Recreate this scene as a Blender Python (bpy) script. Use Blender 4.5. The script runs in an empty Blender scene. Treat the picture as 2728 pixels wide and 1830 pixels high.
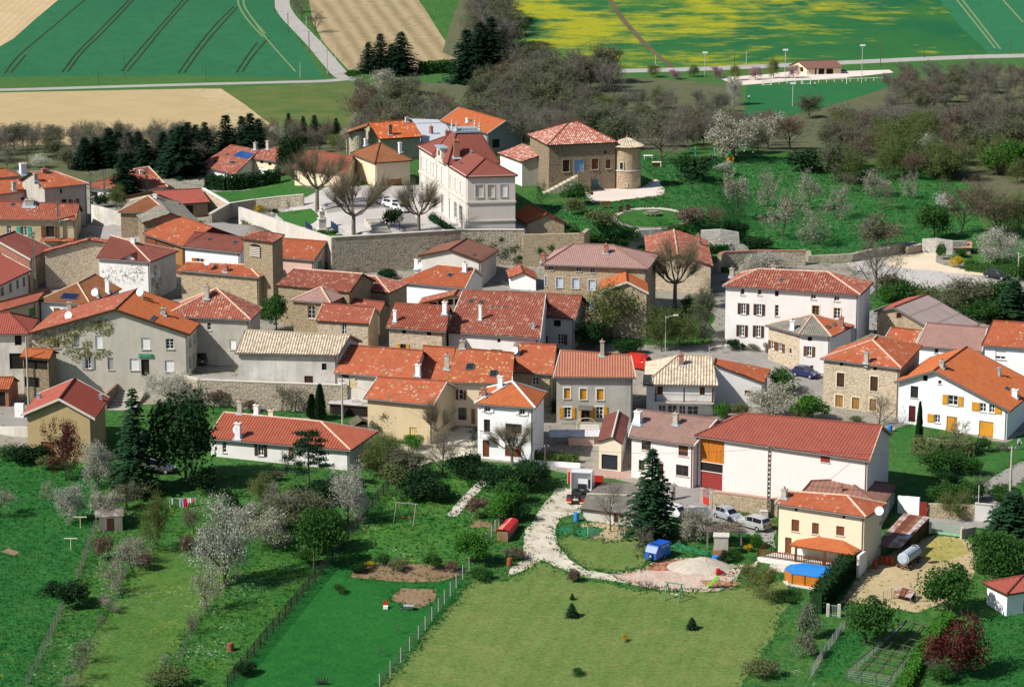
import bpy,bmesh,math,random
import numpy as np
import mathutils
from mathutils import Matrix
V3=mathutils.Vector
from mathutils.geometry import delaunay_2d_cdt
from math import radians as R,sin,cos,tan,pi,sqrt,atan2,hypot,floor
# ------------------------------------------------------------------ camera, sky, sun, exposure
S=bpy.context.scene
COL=S.collection
PITCH=R(13.)
FN=7296.
CAM=V3((0.,0.,90.))
cd=bpy.data.cameras.new('camera')
cam=bpy.data.objects.new('camera',cd)
COL.objects.link(cam)
cam.location=CAM
cam.rotation_euler=(pi/2-PITCH,0,0)
cd.sensor_width=36.
cd.lens=36.*FN/2728.
cd.clip_start=1.
cd.clip_end=6000.
S.camera=cam
SUN_EL=R(43)
SUN_AZ=R(25)
to_sun=V3((-cos(SUN_AZ)*cos(SUN_EL),-sin(SUN_AZ)*cos(SUN_EL),sin(SUN_EL)))
W=bpy.data.worlds.new('World')
S.world=W
W.use_nodes= True
nt=W.node_tree
nt.nodes.clear()
sky=nt.nodes.new('ShaderNodeTexSky')
sky.sky_type='NISHITA'
sky.sun_disc= False
sky.sun_elevation=SUN_EL
sky.sun_rotation=atan2(to_sun.x,to_sun.y)%(2*pi)
bg=nt.nodes.new('ShaderNodeBackground')
bg.inputs['Strength'].default_value=.07
wo=nt.nodes.new('ShaderNodeOutputWorld')
nt.links.new(sky.outputs[0],bg.inputs[0])
nt.links.new(bg.outputs[0],wo.inputs[0])
sl=bpy.data.lights.new('sun','SUN')
sl.energy=4.8
sl.angle=R(.5)
sl.color=(1.,.95,.87)
sun=bpy.data.objects.new('sun',sl)
COL.objects.link(sun)
sun.location=(-300,-100,400)
sun.rotation_euler=(-to_sun).to_track_quat('-Z','Y').to_euler()
S.view_settings.view_transform='Standard'
S.view_settings.look='None'
S.view_settings.exposure=.35
S.view_settings.gamma=1.
S.view_settings.use_curve_mapping= False
S.cycles.max_bounces=5
S.cycles.diffuse_bounces=2
S.cycles.transparent_max_bounces=4
# ------------------------------------------------------------------ measured views of the photograph -> points in the place
VIEWS={'A':(0,0,3.34),'B':(680,0,3.34),'C':(1360,0,3.34),'D':(2028,0,3.34),'E':(0,400,3.897),'F':(500,250,3.897),'G':(1050,270,3.34),'H':(580,560,3.897),'I':(0,700,3.897),'J':(1000,640,3.897),'K':(1560,560,3.897),'L':(2128,500,3.897),'M':(2128,820,3.897),'N':(1560,900,3.897),'O':(860,860,3.897),'Q':(0,960,3.897),'R':(500,1000,3.897),'S':(1240,1200,3.897),'T':(1700,1200,3.897),'U':(2128,1200,2.2267),'V':(2128,1430,2.2267),'W':(0,1300,1.69),'X':(600,1300,1.69),'Y':(1200,1430,1.9086),'Z':(0,0,.8567)}
def px(c,p):
 o=VIEWS[c]
 return (o[0]+p[0]/o[2],o[1]+p[1]/o[2])
CP,SP=cos(PITCH),sin(PITCH)
def ray(c,p):
 x,y=px(c,p)
 a,b=(x-1364.)/FN,(915.-y)/FN
 return V3((a,CP+b*SP,-SP+b*CP))
def on_y(c,p,y):
 d=ray(c,p)
 return CAM+d*(y/d.y)
def on_z(c,p,z):
 d=ray(c,p)
 return CAM+d*((z-CAM.z)/d.z)
def onp(c,p,p0,n):
 d=ray(c,p)
 return CAM+d*((p0-CAM).dot(n)/d.dot(n))
PROF_Y=[-200,120,180,256,320,360,414,450,480,505,530,800,960,1100,1600,2600,4000]
PROF_Z=[-22,-14.5,-11,-4.4,0,2.4,5.7,8.,9.3,10.,8.,-35,-35,-19,48,150,260]
TERR=[]
def terrace(z,pts,ramps):
 es=[]
 n=len(pts)
 for i in range(n):
  a,b=pts[i],pts[(i+1)%n]
  dx,dy=b[0]-a[0],b[1]-a[1]
  l=hypot(dx,dy)
  es.append((a[0],a[1],-dy/l,dx/l,ramps[i]))
 TERR.append((z,es,pts))
terrace(11.,[(-26.5,412.3),(-8,418.3),(8,418.3),(17,420.5),(36,427.),(39,448),(40,500),(-50,500),(-44,440)],[.5,.5,.5,1.5,1.2,5,30,16,.6])
terrace(9.7,[(-46,417),(-31.5,413.5),(-44.5,441),(-75,455),(-72,432)],[3.5,.4,6,8,6])
terrace(4.7,[(-46.5,352.5),(-41,347.),(-21.3,344.),(-19,372),(-30,402),(-52,402)],[1.,.5,1.,6,12,3])
def h(x,y):
 z=float(np.interp(y,PROF_Y,PROF_Z))
 if y<520:
  for zt,es,_ in TERR:
   k=1.
   for ax,ay,nx,ny,r in es:
    d=((x-ax)*nx+(y-ay)*ny)/r
    if d<k:
     k=d
     if k<=0:
      break
   if k>0 and zt>z:
    z+=(zt-z)*min(1.,k)
 return z
def gnd(c,p):
 0
 d=ray(c,p)
 d=d/d.y
 y0=150.
 step=2.
 y=y0
 while y<3500:
  q=CAM+d*y
  if q.z<h(q.x,q.y):
   lo,hi=y-step,y
   for _ in range(24):
    m=(lo+hi)/2
    q=CAM+d*m
    if q.z<h(q.x,q.y):
     hi=m
    else:
     lo=m
   q=CAM+d*hi
   return V3((q.x,q.y,h(q.x,q.y)))
  y+=step
  step=2. if y<560 else 10.
 return CAM+d*2500
def gxy(x,y):
 return V3((x,y,h(x,y)))
 # ------------------------------------------------------------------ objects
def tag(o,label=None,cat=None,group=None,kind=None):
 if label:o['label']=label
 if cat:o['category']=cat
 if group:o['group']=group
 if kind:o['kind']=kind
 return o
def root(name,loc,label,cat,group=None,rz=0.):
 o=bpy.data.objects.new(name, None)
 o.empty_display_size=.5
 COL.objects.link(o)
 o.location=loc
 o.rotation_euler=(0,0,rz)
 return tag(o,label,cat,group)
class MB:
 0
 def __init__(self):
  self.v,self.f,self.m,self.uv=[],[],[],[]
 def face(self,pts,m=0,uv=None):
  i=len(self.v)
  self.v.extend([tuple(p) for p in pts])
  self.f.append(tuple(range(i,i+len(pts))))
  self.m.append(m)
  self.uv.append(uv)
 def box(self,o,ex,ey,ez,m=0):
  0
  o,ex,ey,ez=V3(o),V3(ex),V3(ey),V3(ez)
  if ex.cross(ey).dot(ez)<0:
   o=o+ex
   ex=-ex
  a,b,c,d=o,o+ex,o+ex+ey,o+ey
  e,f,g,hh=a+ez,b+ez,c+ez,d+ez
  i=len(self.v)
  self.v.extend([tuple(p) for p in (a,b,c,d,e,f,g,hh)])
  for q in ((3,2,1,0),(4,5,6,7),(0,1,5,4),(1,2,6,5),(2,3,7,6),(3,0,4,7)):
   self.f.append(tuple(i+k for k in q))
   self.m.append(m)
   self.uv.append(None)
 def cbx(self,c,sx,sy,sz,m=0,rz=0.):
  0
  ex=V3((cos(rz),sin(rz),0))*sx
  ey=V3((-sin(rz),cos(rz),0))*sy
  self.box(V3(c)-ex/2-ey/2,ex,ey,(0,0,sz),m)
 def tube(self,pts,r0,r1=None,n=6,m=0,cap=True):
  if r1 is None:r1=r0
  pts=[V3(p) for p in pts]
  k=len(pts)
  rings=[]
  for j,p in enumerate(pts):
   t=(pts[min(j+1,k-1)]-pts[max(j-1,0)])
   t=t.normalized() if t.length>1e-9 else V3((0,0,1))
   a=t.cross(V3((0,0,1)) if abs(t.z)<.95 else V3((1,0,0))).normalized()
   b=t.cross(a)
   rr=r0+(r1-r0)*j/max(1,k-1)
   i=len(self.v)
   for s in range(n):
    w=2*pi*s/n
    self.v.append(tuple(p+a*(cos(w)*rr)+b*(sin(w)*rr)))
   rings.append(i)
  for j in range(k-1):
   for s in range(n):
    s2=(s+1)%n
    self.f.append((rings[j]+s2,rings[j]+s,rings[j+1]+s,rings[j+1]+s2))
    self.m.append(m)
    self.uv.append(None)
  if cap:
   self.f.append(tuple(rings[0]+s for s in range(n)))
   self.f.append(tuple(rings[-1]+s for s in reversed(range(n))))
   self.m+=[m,m]
   self.uv+=[None, None]
 def prism(self,poly,z0,z1,m=0):
  0
  n=len(poly)
  self.face([(p[0],p[1],z1) for p in poly],m)
  self.face([(p[0],p[1],z0) for p in reversed(poly)],m)
  for i in range(n):
   a,b=poly[i],poly[(i+1)%n]
   self.face([(a[0],a[1],z0),(b[0],b[1],z0),(b[0],b[1],z1),(a[0],a[1],z1)],m)
 def lathe(self,c,prof,n=12,m=0):
  c=V3(c)
  rings=[]
  for r,z in prof:
   i=len(self.v)
   for s in range(n):
    w=2*pi*s/n
    self.v.append((c.x+cos(w)*r,c.y+sin(w)*r,c.z+z))
   rings.append(i)
  for j in range(len(prof)-1):
   for s in range(n):
    s2=(s+1)%n
    self.f.append((rings[j]+s,rings[j]+s2,rings[j+1]+s2,rings[j+1]+s))
    self.m.append(m)
    self.uv.append(None)
  self.f.append(tuple(rings[0]+s for s in reversed(range(n))))
  self.f.append(tuple(rings[-1]+s for s in range(n)))
  self.m+=[m,m]
  self.uv+=[None, None]
 def mesh(self,name,mats,smooth=False):
  me=bpy.data.meshes.new(name)
  me.from_pydata(self.v,[],self.f)
  if not isinstance(mats,(list,tuple)):mats=[mats]
  for q in mats:me.materials.append(q)
  if len(mats)>1:
   me.polygons.foreach_set('material_index',self.m)
  if any(u is not None for u in self.uv):
   ul=me.uv_layers.new(name='UVMap')
   flat=[]
   for f,u in zip(self.f,self.uv):
    if u is None:flat.extend([0.,0.]*len(f))
    else:
     for q in u:flat.extend((q[0],q[1]))
   ul.data.foreach_set('uv',flat)
  if smooth:
   me.polygons.foreach_set('use_smooth',[True]*len(self.f))
  me.update()
  return me
 def bd(self,name,mats,parent=None,world=True,loc=None,smooth=False):
  0
  o_=V3((0,0,0))
  if world:
   if parent is not None:
    q=parent
    while q is not None:
     o_=o_+q.location
     q=q.parent
   elif loc is not None:
    o_=V3(loc)
   elif self.v:
    a=np.array(self.v)
    o_=V3((float((a[:,0].min()+a[:,0].max())/2),float((a[:,1].min()+a[:,1].max())/2),float(a[:,2].min())))
   if o_.length>0:
    self.v=[(x-o_.x,y-o_.y,z-o_.z) for x,y,z in self.v]
  me=self.mesh(name,mats,smooth)
  o=bpy.data.objects.new(name,me)
  COL.objects.link(o)
  if parent is not None:o.parent=parent
  elif world:o.location=o_
  return o
  # ------------------------------------------------------------------ materials
MATS={}
class NT:
 def __init__(self,name):
  self.mat=bpy.data.materials.new(name)
  self.mat.use_nodes= True
  self.t=self.mat.node_tree
  self.t.nodes.clear()
  self.out=self.t.nodes.new('ShaderNodeOutputMaterial')
  self.b=self.t.nodes.new('ShaderNodeBsdfPrincipled')
  self.t.links.new(self.b.outputs[0],self.out.inputs[0])
  self.b.inputs['Roughness'].default_value=.9
  self.b.inputs['Specular IOR Level'].default_value=.2
 def n(self,ty,**kw):
  q=self.t.nodes.new(ty)
  for k,v in kw.items():setattr(q,k,v)
  return q
 def set(self,sock,v):
  if hasattr(v,'is_linked') or hasattr(v,'links'):
   self.t.links.new(v,sock)
  elif isinstance(v,(tuple,list)):
   sock.default_value=tuple(v)+((1.,) if len(v)==3 and len(sock.default_value)==4 else ())
  else:
   sock.default_value=v
 def pos(self,scale=None,obj=False):
  if obj:
   s=self.n('ShaderNodeTexCoord').outputs['Object']
  else:
   s=self.n('ShaderNodeNewGeometry').outputs['Position']
  if scale:
   m=self.n('ShaderNodeMapping')
   self.set(m.inputs[0],s)
   m.inputs['Scale'].default_value=scale
   s=m.outputs[0]
  return s
 def rot(self,vec,ang,scale=(1,1,1)):
  m=self.n('ShaderNodeMapping')
  self.set(m.inputs[0],vec)
  m.inputs['Rotation'].default_value=(0,0,ang)
  m.inputs['Scale'].default_value=scale
  return m.outputs[0]
 def noise(self,vec,scale,detail=3.,rough=.55,dist=0.):
  q=self.n('ShaderNodeTexNoise')
  self.set(q.inputs['Vector'],vec)
  q.inputs['Scale'].default_value=scale
  q.inputs['Detail'].default_value=detail
  q.inputs['Roughness'].default_value=rough
  q.inputs['Distortion'].default_value=dist
  return q.outputs[0]
 def vor(self,vec,scale,feature='F1',rnd=1.):
  q=self.n('ShaderNodeTexVoronoi',feature=feature)
  self.set(q.inputs['Vector'],vec)
  q.inputs['Scale'].default_value=scale
  q.inputs['Randomness'].default_value=rnd
  return q
 def ramp(self,fac,stops,interp='LINEAR'):
  q=self.n('ShaderNodeValToRGB')
  self.set(q.inputs[0],fac)
  q.color_ramp.interpolation=interp
  el=q.color_ramp.elements
  while len(el)>1:el.remove(el[-1])
  for i,(p,c) in enumerate(stops):
   e=el[0] if i==0 else el.new(p)
   e.position=p
   e.color=(c,c,c,1) if isinstance(c,(int,float)) else (tuple(c)+(1,))[:4]
  return q.outputs[0]
 def mix(self,fac,a,b,mode='MIX'):
  q=self.n('ShaderNodeMix',data_type='RGBA',blend_type=mode)
  self.set(q.inputs[0],fac)
  self.set(q.inputs[6],a)
  self.set(q.inputs[7],b)
  return q.outputs[2]
 def math(self,op,a,b=0.,c=None):
  q=self.n('ShaderNodeMath',operation=op)
  self.set(q.inputs[0],a)
  self.set(q.inputs[1],b)
  if c is not None:self.set(q.inputs[2],c)
  return q.outputs[0]
 def bump(self,hgt,strength=.4,dist=.05):
  q=self.n('ShaderNodeBump')
  self.set(q.inputs['Height'],hgt)
  q.inputs['Strength'].default_value=strength
  q.inputs['Distance'].default_value=dist
  self.t.links.new(q.outputs[0],self.b.inputs['Normal'])
 def done(self,col,rough=None,metal=None,spec=None):
  self.set(self.b.inputs['Base Color'],col)
  if rough is not None:self.set(self.b.inputs['Roughness'],rough)
  if metal is not None:self.b.inputs['Metallic'].default_value=metal
  if spec is not None:self.b.inputs['Specular IOR Level'].default_value=spec
  return self.mat
def mul(c,k):
 return tuple(min(1.,x*k) for x in c[:3])
def memo(fn):
 def g(*a,**k):
  key=(fn.__name__,a,tuple(sorted(k.items())))
  if key not in MATS:MATS[key]=fn(*a,**k)
  return MATS[key]
 return g
@memo
def pln(name,col,rough=.7,metal=0.,var=.12,scale=3.):
 t=NT(name)
 f=t.noise(t.pos(),scale,3)
 c=t.mix(t.ramp(f,[(.3,0.),(.7,1.)]),mul(col,1-var),mul(col,1+var))
 return t.done(c,rough,metal,.3)
@memo
def pls(name,col,stain=.7,amt=.5):
 t=NT(name)
 p=t.pos()
 big=t.ramp(t.noise(p,.35,6,.65),[(.42,0.),(.7,1.)])
 streak=t.ramp(t.noise(t.pos((1.6,1.6,.16)),1.,4,.6),[(.48,0.),(.75,1.)])
 fine=t.noise(p,5.,4,.7)
 warm=(col[0]*stain,col[1]*stain*.98,col[2]*stain*.9)
 c=t.mix(t.math('MULTIPLY',big,amt),col,warm)
 c=t.mix(t.math('MULTIPLY',streak,amt*.7),c,mul(col,stain*.85))
 c=t.mix(t.ramp(fine,[(.3,0.),(.7,.22)]),c,mul(col,1.12))
 t.bump(t.noise(p,9.,3),.25,.02)
 return t.done(c,.92,0.,.15)
@memo
def stone(name,c1,c2,c3,mortar,scale=3.2,gap=.09):
 t=NT(name)
 p=t.pos((1,1,1.55))
 p2=t.mix(.06,p,t.n('ShaderNodeTexNoise').outputs[1])
 v=t.vor(p2,scale)
 e=t.vor(p2,scale,'DISTANCE_TO_EDGE')
 rnd=t.n('ShaderNodeSeparateColor')
 t.set(rnd.inputs[0],v.outputs['Color'])
 c=t.ramp(rnd.outputs[0],[(0.,c1),(.35,c2),(.7,c3),(1.,mul(c1,.6))])
 c=t.mix(t.ramp(t.noise(t.pos(),.3,5),[(.42,0.),(.72,.55)]),c,mul(mortar,.9))
 c=t.mix(t.ramp(e.outputs[0],[(gap*.4,1.),(gap,0.)]),c,mortar)
 c=t.mix(t.ramp(t.noise(t.pos(),4,3),[(.35,0.),(.7,.3)]),c,mul(c2,.55))
 t.bump(t.ramp(e.outputs[0],[(0.,0.),(.18,1.)]),.7,.06)
 return t.done(c,.95,0.,.1)
@memo
def tiles(name,c1,c2,c3,pale=(.55,.42,.33),pa=.06,da=.35,du=.28,dv=.36,bump=.35,moss=0.):
 0
 c1,c2,c3=[(q[0]*.80,q[1]*.93+.005,q[2]*.95+.006) for q in (c1,c2,c3)]
 t=NT(name)
 uv=t.n('ShaderNodeUVMap').outputs[0]
 sx=t.n('ShaderNodeSeparateXYZ')
 t.set(sx.inputs[0],uv)
 iu=t.math('FLOOR',t.math('DIVIDE',sx.outputs[0],du))
 iv=t.math('FLOOR',t.math('DIVIDE',sx.outputs[1],dv))
 cb=t.n('ShaderNodeCombineXYZ')
 t.set(cb.inputs[0],iu)
 t.set(cb.inputs[1],iv)
 wn=t.n('ShaderNodeTexWhiteNoise',noise_dimensions='2D')
 t.set(wn.inputs['Vector'],cb.outputs[0])
 r=wn.outputs['Value']
 c=t.ramp(r,[(0.,c1),(.45,c2),(.8,c3),(1.,c1)])
 p=t.pos()
 c=t.mix(t.math('MULTIPLY',t.ramp(t.noise(p,.45,5,.65),[(.4,0.),(.75,1.)]),da),c,mul(c1,.45))
 if pa>.025:
  lich=t.math('ADD',t.math('MULTIPLY',t.noise(p,.7,4),.5),t.math('MULTIPLY',r,.8))
  k=(.25+.8*(1.-pa))/1.1
  c=t.mix(t.ramp(t.math('DIVIDE',lich,1.1),[(k-.03,0.),(min(.999,k+.09),.75)]),c,pale)
 if moss>0:
  c=t.mix(t.ramp(t.noise(p,.9,5,.7),[(.62-.2*moss,0.),(.75,.8)]),c,(.16,.15,.06))
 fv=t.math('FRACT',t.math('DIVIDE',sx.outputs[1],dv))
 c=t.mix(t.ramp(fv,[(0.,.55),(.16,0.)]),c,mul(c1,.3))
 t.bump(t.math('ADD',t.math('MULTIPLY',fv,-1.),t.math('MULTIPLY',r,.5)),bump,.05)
 return t.done(c,.85,0.,.2)
@memo
def msh(name,col,rust,rust_amt=.4):
 t=NT(name)
 p=t.pos()
 f=t.ramp(t.noise(p,.8,6,.7),[(.6-rust_amt*.5,0.),(.72-rust_amt*.5,1.)])
 c=t.mix(f,col,rust)
 c=t.mix(t.ramp(t.noise(p,4,4),[(.35,0.),(.75,.4)]),c,mul(rust,.5))
 return t.done(c,.55,0.,.4)
@memo
def glass(name='window_glass',col=(.02,.025,.03)):
 t=NT(name)
 return t.done(col,.12,0.,.6)
@memo
def wood(name,col):
 t=NT(name)
 f=t.noise(t.pos((5,5,.5)),1.5,4)
 c=t.mix(t.ramp(f,[(.35,0.),(.7,1.)]),mul(col,.75),mul(col,1.15))
 return t.done(c,.75,0.,.2)
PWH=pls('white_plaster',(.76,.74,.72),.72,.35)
P_PURE=pls('bright_white_plaster',(.82,.83,.84),.85,.2)
P_PINK=pls('pale_pink_plaster',(.78,.68,.66),.85,.2)
P_ROSE=pls('rose_plaster',(.62,.42,.36),.8,.3)
P_CREAM=pls('cream_plaster',(.74,.60,.42),.85,.25)
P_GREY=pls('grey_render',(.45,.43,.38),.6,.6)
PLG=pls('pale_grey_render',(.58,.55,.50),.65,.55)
P_TAN=pls('tan_render',(.52,.43,.28),.7,.55)
P_STREAK=pls('stained_white_plaster',(.68,.65,.60),.5,.8)
P_TOWN=pls('town_hall_render',(.62,.58,.53),.85,.3)
ST_TAN=stone('tan_rubble_stone',(.42,.32,.19),(.50,.40,.26),(.36,.29,.19),(.52,.44,.31))
ST_PALE=stone('pale_rubble_stone',(.54,.43,.30),(.60,.50,.37),(.48,.38,.26),(.58,.49,.37),3.)
SBR=stone('brown_rubble_stone',(.26,.19,.12),(.33,.25,.16),(.23,.18,.13),(.30,.24,.17))
ST_GREY=stone('grey_wall_stone',(.40,.35,.26),(.48,.42,.32),(.31,.28,.22),(.44,.39,.30),2.2)
ST_WHITE=stone('whitish_ruin_stone',(.50,.48,.44),(.58,.55,.50),(.42,.40,.37),(.52,.49,.44),2.6)
ST_CHURCH=stone('church_stone',(.34,.27,.17),(.40,.32,.20),(.29,.23,.15),(.38,.31,.21),3.4)
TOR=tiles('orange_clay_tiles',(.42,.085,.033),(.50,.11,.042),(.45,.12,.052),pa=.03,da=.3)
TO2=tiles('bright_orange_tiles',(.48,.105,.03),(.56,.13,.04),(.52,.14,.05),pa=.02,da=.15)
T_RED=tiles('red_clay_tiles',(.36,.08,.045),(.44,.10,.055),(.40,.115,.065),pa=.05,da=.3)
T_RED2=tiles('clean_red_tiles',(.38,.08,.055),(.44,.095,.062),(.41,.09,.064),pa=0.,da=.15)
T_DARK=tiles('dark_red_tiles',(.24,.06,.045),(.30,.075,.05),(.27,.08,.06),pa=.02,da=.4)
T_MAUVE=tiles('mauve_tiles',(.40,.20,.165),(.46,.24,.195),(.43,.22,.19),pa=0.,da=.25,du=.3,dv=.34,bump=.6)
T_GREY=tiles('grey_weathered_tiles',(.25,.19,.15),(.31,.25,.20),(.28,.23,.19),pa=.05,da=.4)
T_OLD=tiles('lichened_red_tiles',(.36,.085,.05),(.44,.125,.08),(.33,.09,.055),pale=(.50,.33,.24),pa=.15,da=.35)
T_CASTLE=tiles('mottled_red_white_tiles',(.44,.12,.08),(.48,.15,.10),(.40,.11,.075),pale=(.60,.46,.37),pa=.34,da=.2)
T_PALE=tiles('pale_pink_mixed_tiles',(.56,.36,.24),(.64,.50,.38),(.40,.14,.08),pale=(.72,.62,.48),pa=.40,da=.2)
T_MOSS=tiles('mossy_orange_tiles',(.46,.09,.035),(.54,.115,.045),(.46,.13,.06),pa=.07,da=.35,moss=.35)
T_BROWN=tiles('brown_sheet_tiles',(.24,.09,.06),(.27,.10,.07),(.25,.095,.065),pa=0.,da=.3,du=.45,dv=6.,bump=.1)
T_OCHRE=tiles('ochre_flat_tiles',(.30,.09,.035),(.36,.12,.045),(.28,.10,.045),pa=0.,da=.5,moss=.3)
T_TOWN=tiles('town_hall_red_tiles',(.25,.06,.043),(.29,.07,.05),(.27,.07,.05),pa=0.,da=.15,du=.2,dv=.3,bump=.2)
MMO=pln('mortar_ridge',(.58,.40,.30),.9,0,.3,4.)
MGU=pln('zinc_gutter',(.13,.12,.115),.5)
M_ZINC=pln('zinc_sheet',(.30,.38,.44),.4,0.,.2)
MWP=pln('white_paint',(.80,.80,.80),.5,0,.05)
MCR=pln('cream_paint',(.66,.60,.44),.6,0,.08)
MSL=pln('stone_sill',(.56,.52,.46),.8)
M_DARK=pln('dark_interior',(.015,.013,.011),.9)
MBK=pln('red_brick',(.34,.155,.105),.9,0,.35,7.)
MCO=pln('concrete',(.40,.37,.31),.9,0,.2,2.)
M_GLASS=glass()
M_IRON=pln('dark_iron',(.03,.03,.035),.5)
M_BLUE_SH=pln('pale_blue_paint',(.50,.60,.72),.6,0,.08)
WBR=wood('brown_wood',(.16,.06,.025))
WDB=wood('dark_brown_wood',(.065,.032,.018))
WYE=wood('yellow_varnished_wood',(.62,.29,.025))
W_ORANGE=wood('orange_varnished_wood',(.48,.16,.02))
W_TAN=wood('tan_wood',(.32,.17,.055))
W_GREY=wood('weathered_grey_wood',(.26,.23,.19))
MGS=pln('grey_shutter_paint',(.33,.35,.36),.7)
M_GREENSH=pln('turquoise_shutter_paint',(.05,.36,.24),.6)
M_REDP=pln('red_paint',(.45,.03,.02),.5,0,.1)
M_DRED=pln('dull_red_paint',(.27,.035,.03),.6,0,.12)
M_BLUEP=pln('blue_door_paint',(.20,.38,.66),.6,0,.1)
# ------------------------------------------------------------------ houses
def line_isect(p,d,q,e):
 den=d[0]*e[1]-d[1]*e[0]
 t=((q[0]-p[0])*e[1]-(q[1]-p[1])*e[0])/den
 return (p[0]+d[0]*t,p[1]+d[1]*t)
def ipl(pts,o):
 0
 n=len(pts)
 if not isinstance(o,(list,tuple)):o=[o]*n
 L=[]
 for i in range(n):
  a,b=pts[i],pts[(i+1)%n]
  dx,dy=b[0]-a[0],b[1]-a[1]
  l=hypot(dx,dy)
  L.append(((a[0]-dy/l*o[i],a[1]+dx/l*o[i]),(dx/l,dy/l)))
 out=[]
 for i in range(n):
  (p,d),(q,e)=L[i-1],L[i]
  out.append(line_isect(p,d,q,e))
 return out
def ssh(mb,poly,period,amp,thick=.16,m_top=0,m_under=1,u_off=0.):
 0
 p=[V3(q) for q in poly]
 e=(p[1]-p[0]).normalized()
 nn= None
 for k in range(2,len(p)):
  c=e.cross(p[k]-p[0])
  if c.length>1e-4:
   nn=c.normalized()
   break
 if nn.z<0:nn=-nn
 up=nn.cross(e)
 uv=[((q-p[0]).dot(e),(q-p[0]).dot(up),(q-p[0]).dot(nn)) for q in p]
 us=[q[0] for q in uv]
 u0,u1=min(us),max(us)
 if u1-u0<.05: return
 n=len(uv)
 def span(u):
  lo,hi,lw,hw=1e9,-1e9,0,0
  for i in range(n):
   a,b=uv[i],uv[(i+1)%n]
   if (a[0]-u)*(b[0]-u)<=1e-9:
    if abs(b[0]-a[0])<1e-9:
     cand=(a,b)
    else:
     t=(u-a[0])/(b[0]-a[0])
     cand=((u,a[1]+(b[1]-a[1])*t,a[2]+(b[2]-a[2])*t),)
    for q in cand:
     if q[1]<lo:lo,lw=q[1],q[2]
     if q[1]>hi:hi,hw=q[1],q[2]
  return lo,hi,lw,hw
 cols=sorted(set([round(x,4) for x in us]+([round(u0+i*period/4,4) for i in range(int((u1-u0)/(period/4))+1)] if amp>0 else [])))
 prev= None
 for u in cols:
  lo,hi,lw,hw=span(min(max(u,u0+1e-5),u1-1e-5))
  w=amp*(.5+.5*cos(2*pi*(u-u0+u_off)/period)) if amp>0 else 0.
  a=p[0]+e*u+up*lo+nn*(lw+w)
  b=p[0]+e*u+up*hi+nn*(hw+w)
  if prev:
   pu,pa,pb,plo,phi=prev
   pts,t=[pa,a],[(pu,plo),(u,lo)]
   if (b-a).length>1e-4:
    pts.append(b)
    t.append((u,hi))
   if (pb-pa).length>1e-4:
    pts.append(pb)
    t.append((pu,phi))
   if len(pts)>=3:mb.face(pts,m_top,t)
  prev=(u,a,b,lo,hi)
 dn=V3((0,0,-thick))
 flip=sum((p[i].x*p[(i+1)%n].y-p[(i+1)%n].x*p[i].y) for i in range(n))>0
 low=[q+dn for q in p]
 mb.face(list(reversed(low)) if flip else low,m_under)
 for i in range(n):
  a,b,c,d=p[i],p[(i+1)%n],low[(i+1)%n],low[i]
  mb.face([a,d,c,b] if flip else [a,b,c,d],m_under)
def panel(mb,o,e,nrm,poly,holes,depth=.18,m=0):
 0
 vs=[V3(q) for q in poly]
 ed=[(i,(i+1)%len(poly)) for i in range(len(poly))]
 for (a,b,c,d) in holes:
  k=len(vs)
  vs+=[V3((a,c)),V3((b,c)),V3((b,d)),V3((a,d))]
  ed+=[(k,k+1),(k+1,k+2),(k+2,k+3),(k+3,k)]
 def W3(u,z,dd=0.):
  return (o.x+e.x*u-nrm.x*dd,o.y+e.y*u-nrm.y*dd,z)
 def inside(u,z):
  s= None
  for i in range(len(poly)):
   a,b=poly[i],poly[(i+1)%len(poly)]
   cr=(b[0]-a[0])*(z-a[1])-(b[1]-a[1])*(u-a[0])
   if abs(cr)<1e-7: continue
   if s is None:s=cr>0
   elif s!=(cr>0): return False
  return True
 rv,_,rf,_,_,_=delaunay_2d_cdt(vs,ed,[],0,1e-5)
 ccw=e.cross(V3((0,0,1))).dot(nrm)>0
 for t in rf:
  cu=sum(rv[i].x for i in t)/len(t)
  cz=sum(rv[i].y for i in t)/len(t)
  if not inside(cu,cz): continue
  if any(a<cu<b and c<cz<d for a,b,c,d in holes): continue
  pts=[rv[i] for i in t]
  ar=sum(pts[i].x*pts[(i+1)%len(pts)].y-pts[(i+1)%len(pts)].x*pts[i].y for i in range(len(pts)))
  if (ar>0)!=ccw:pts.reverse()
  mb.face([W3(q.x,q.y) for q in pts],m)
 for (a,b,c,d) in holes:
  ring=[(a,c),(b,c),(b,d),(a,d)]
  for i in range(4):
   q,r=ring[i],ring[(i+1)%4]
   f=[W3(q[0],q[1]),W3(r[0],r[1]),W3(r[0],r[1],depth),W3(q[0],q[1],depth)]
   mb.face(f if ccw else f[::-1],m)
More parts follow.
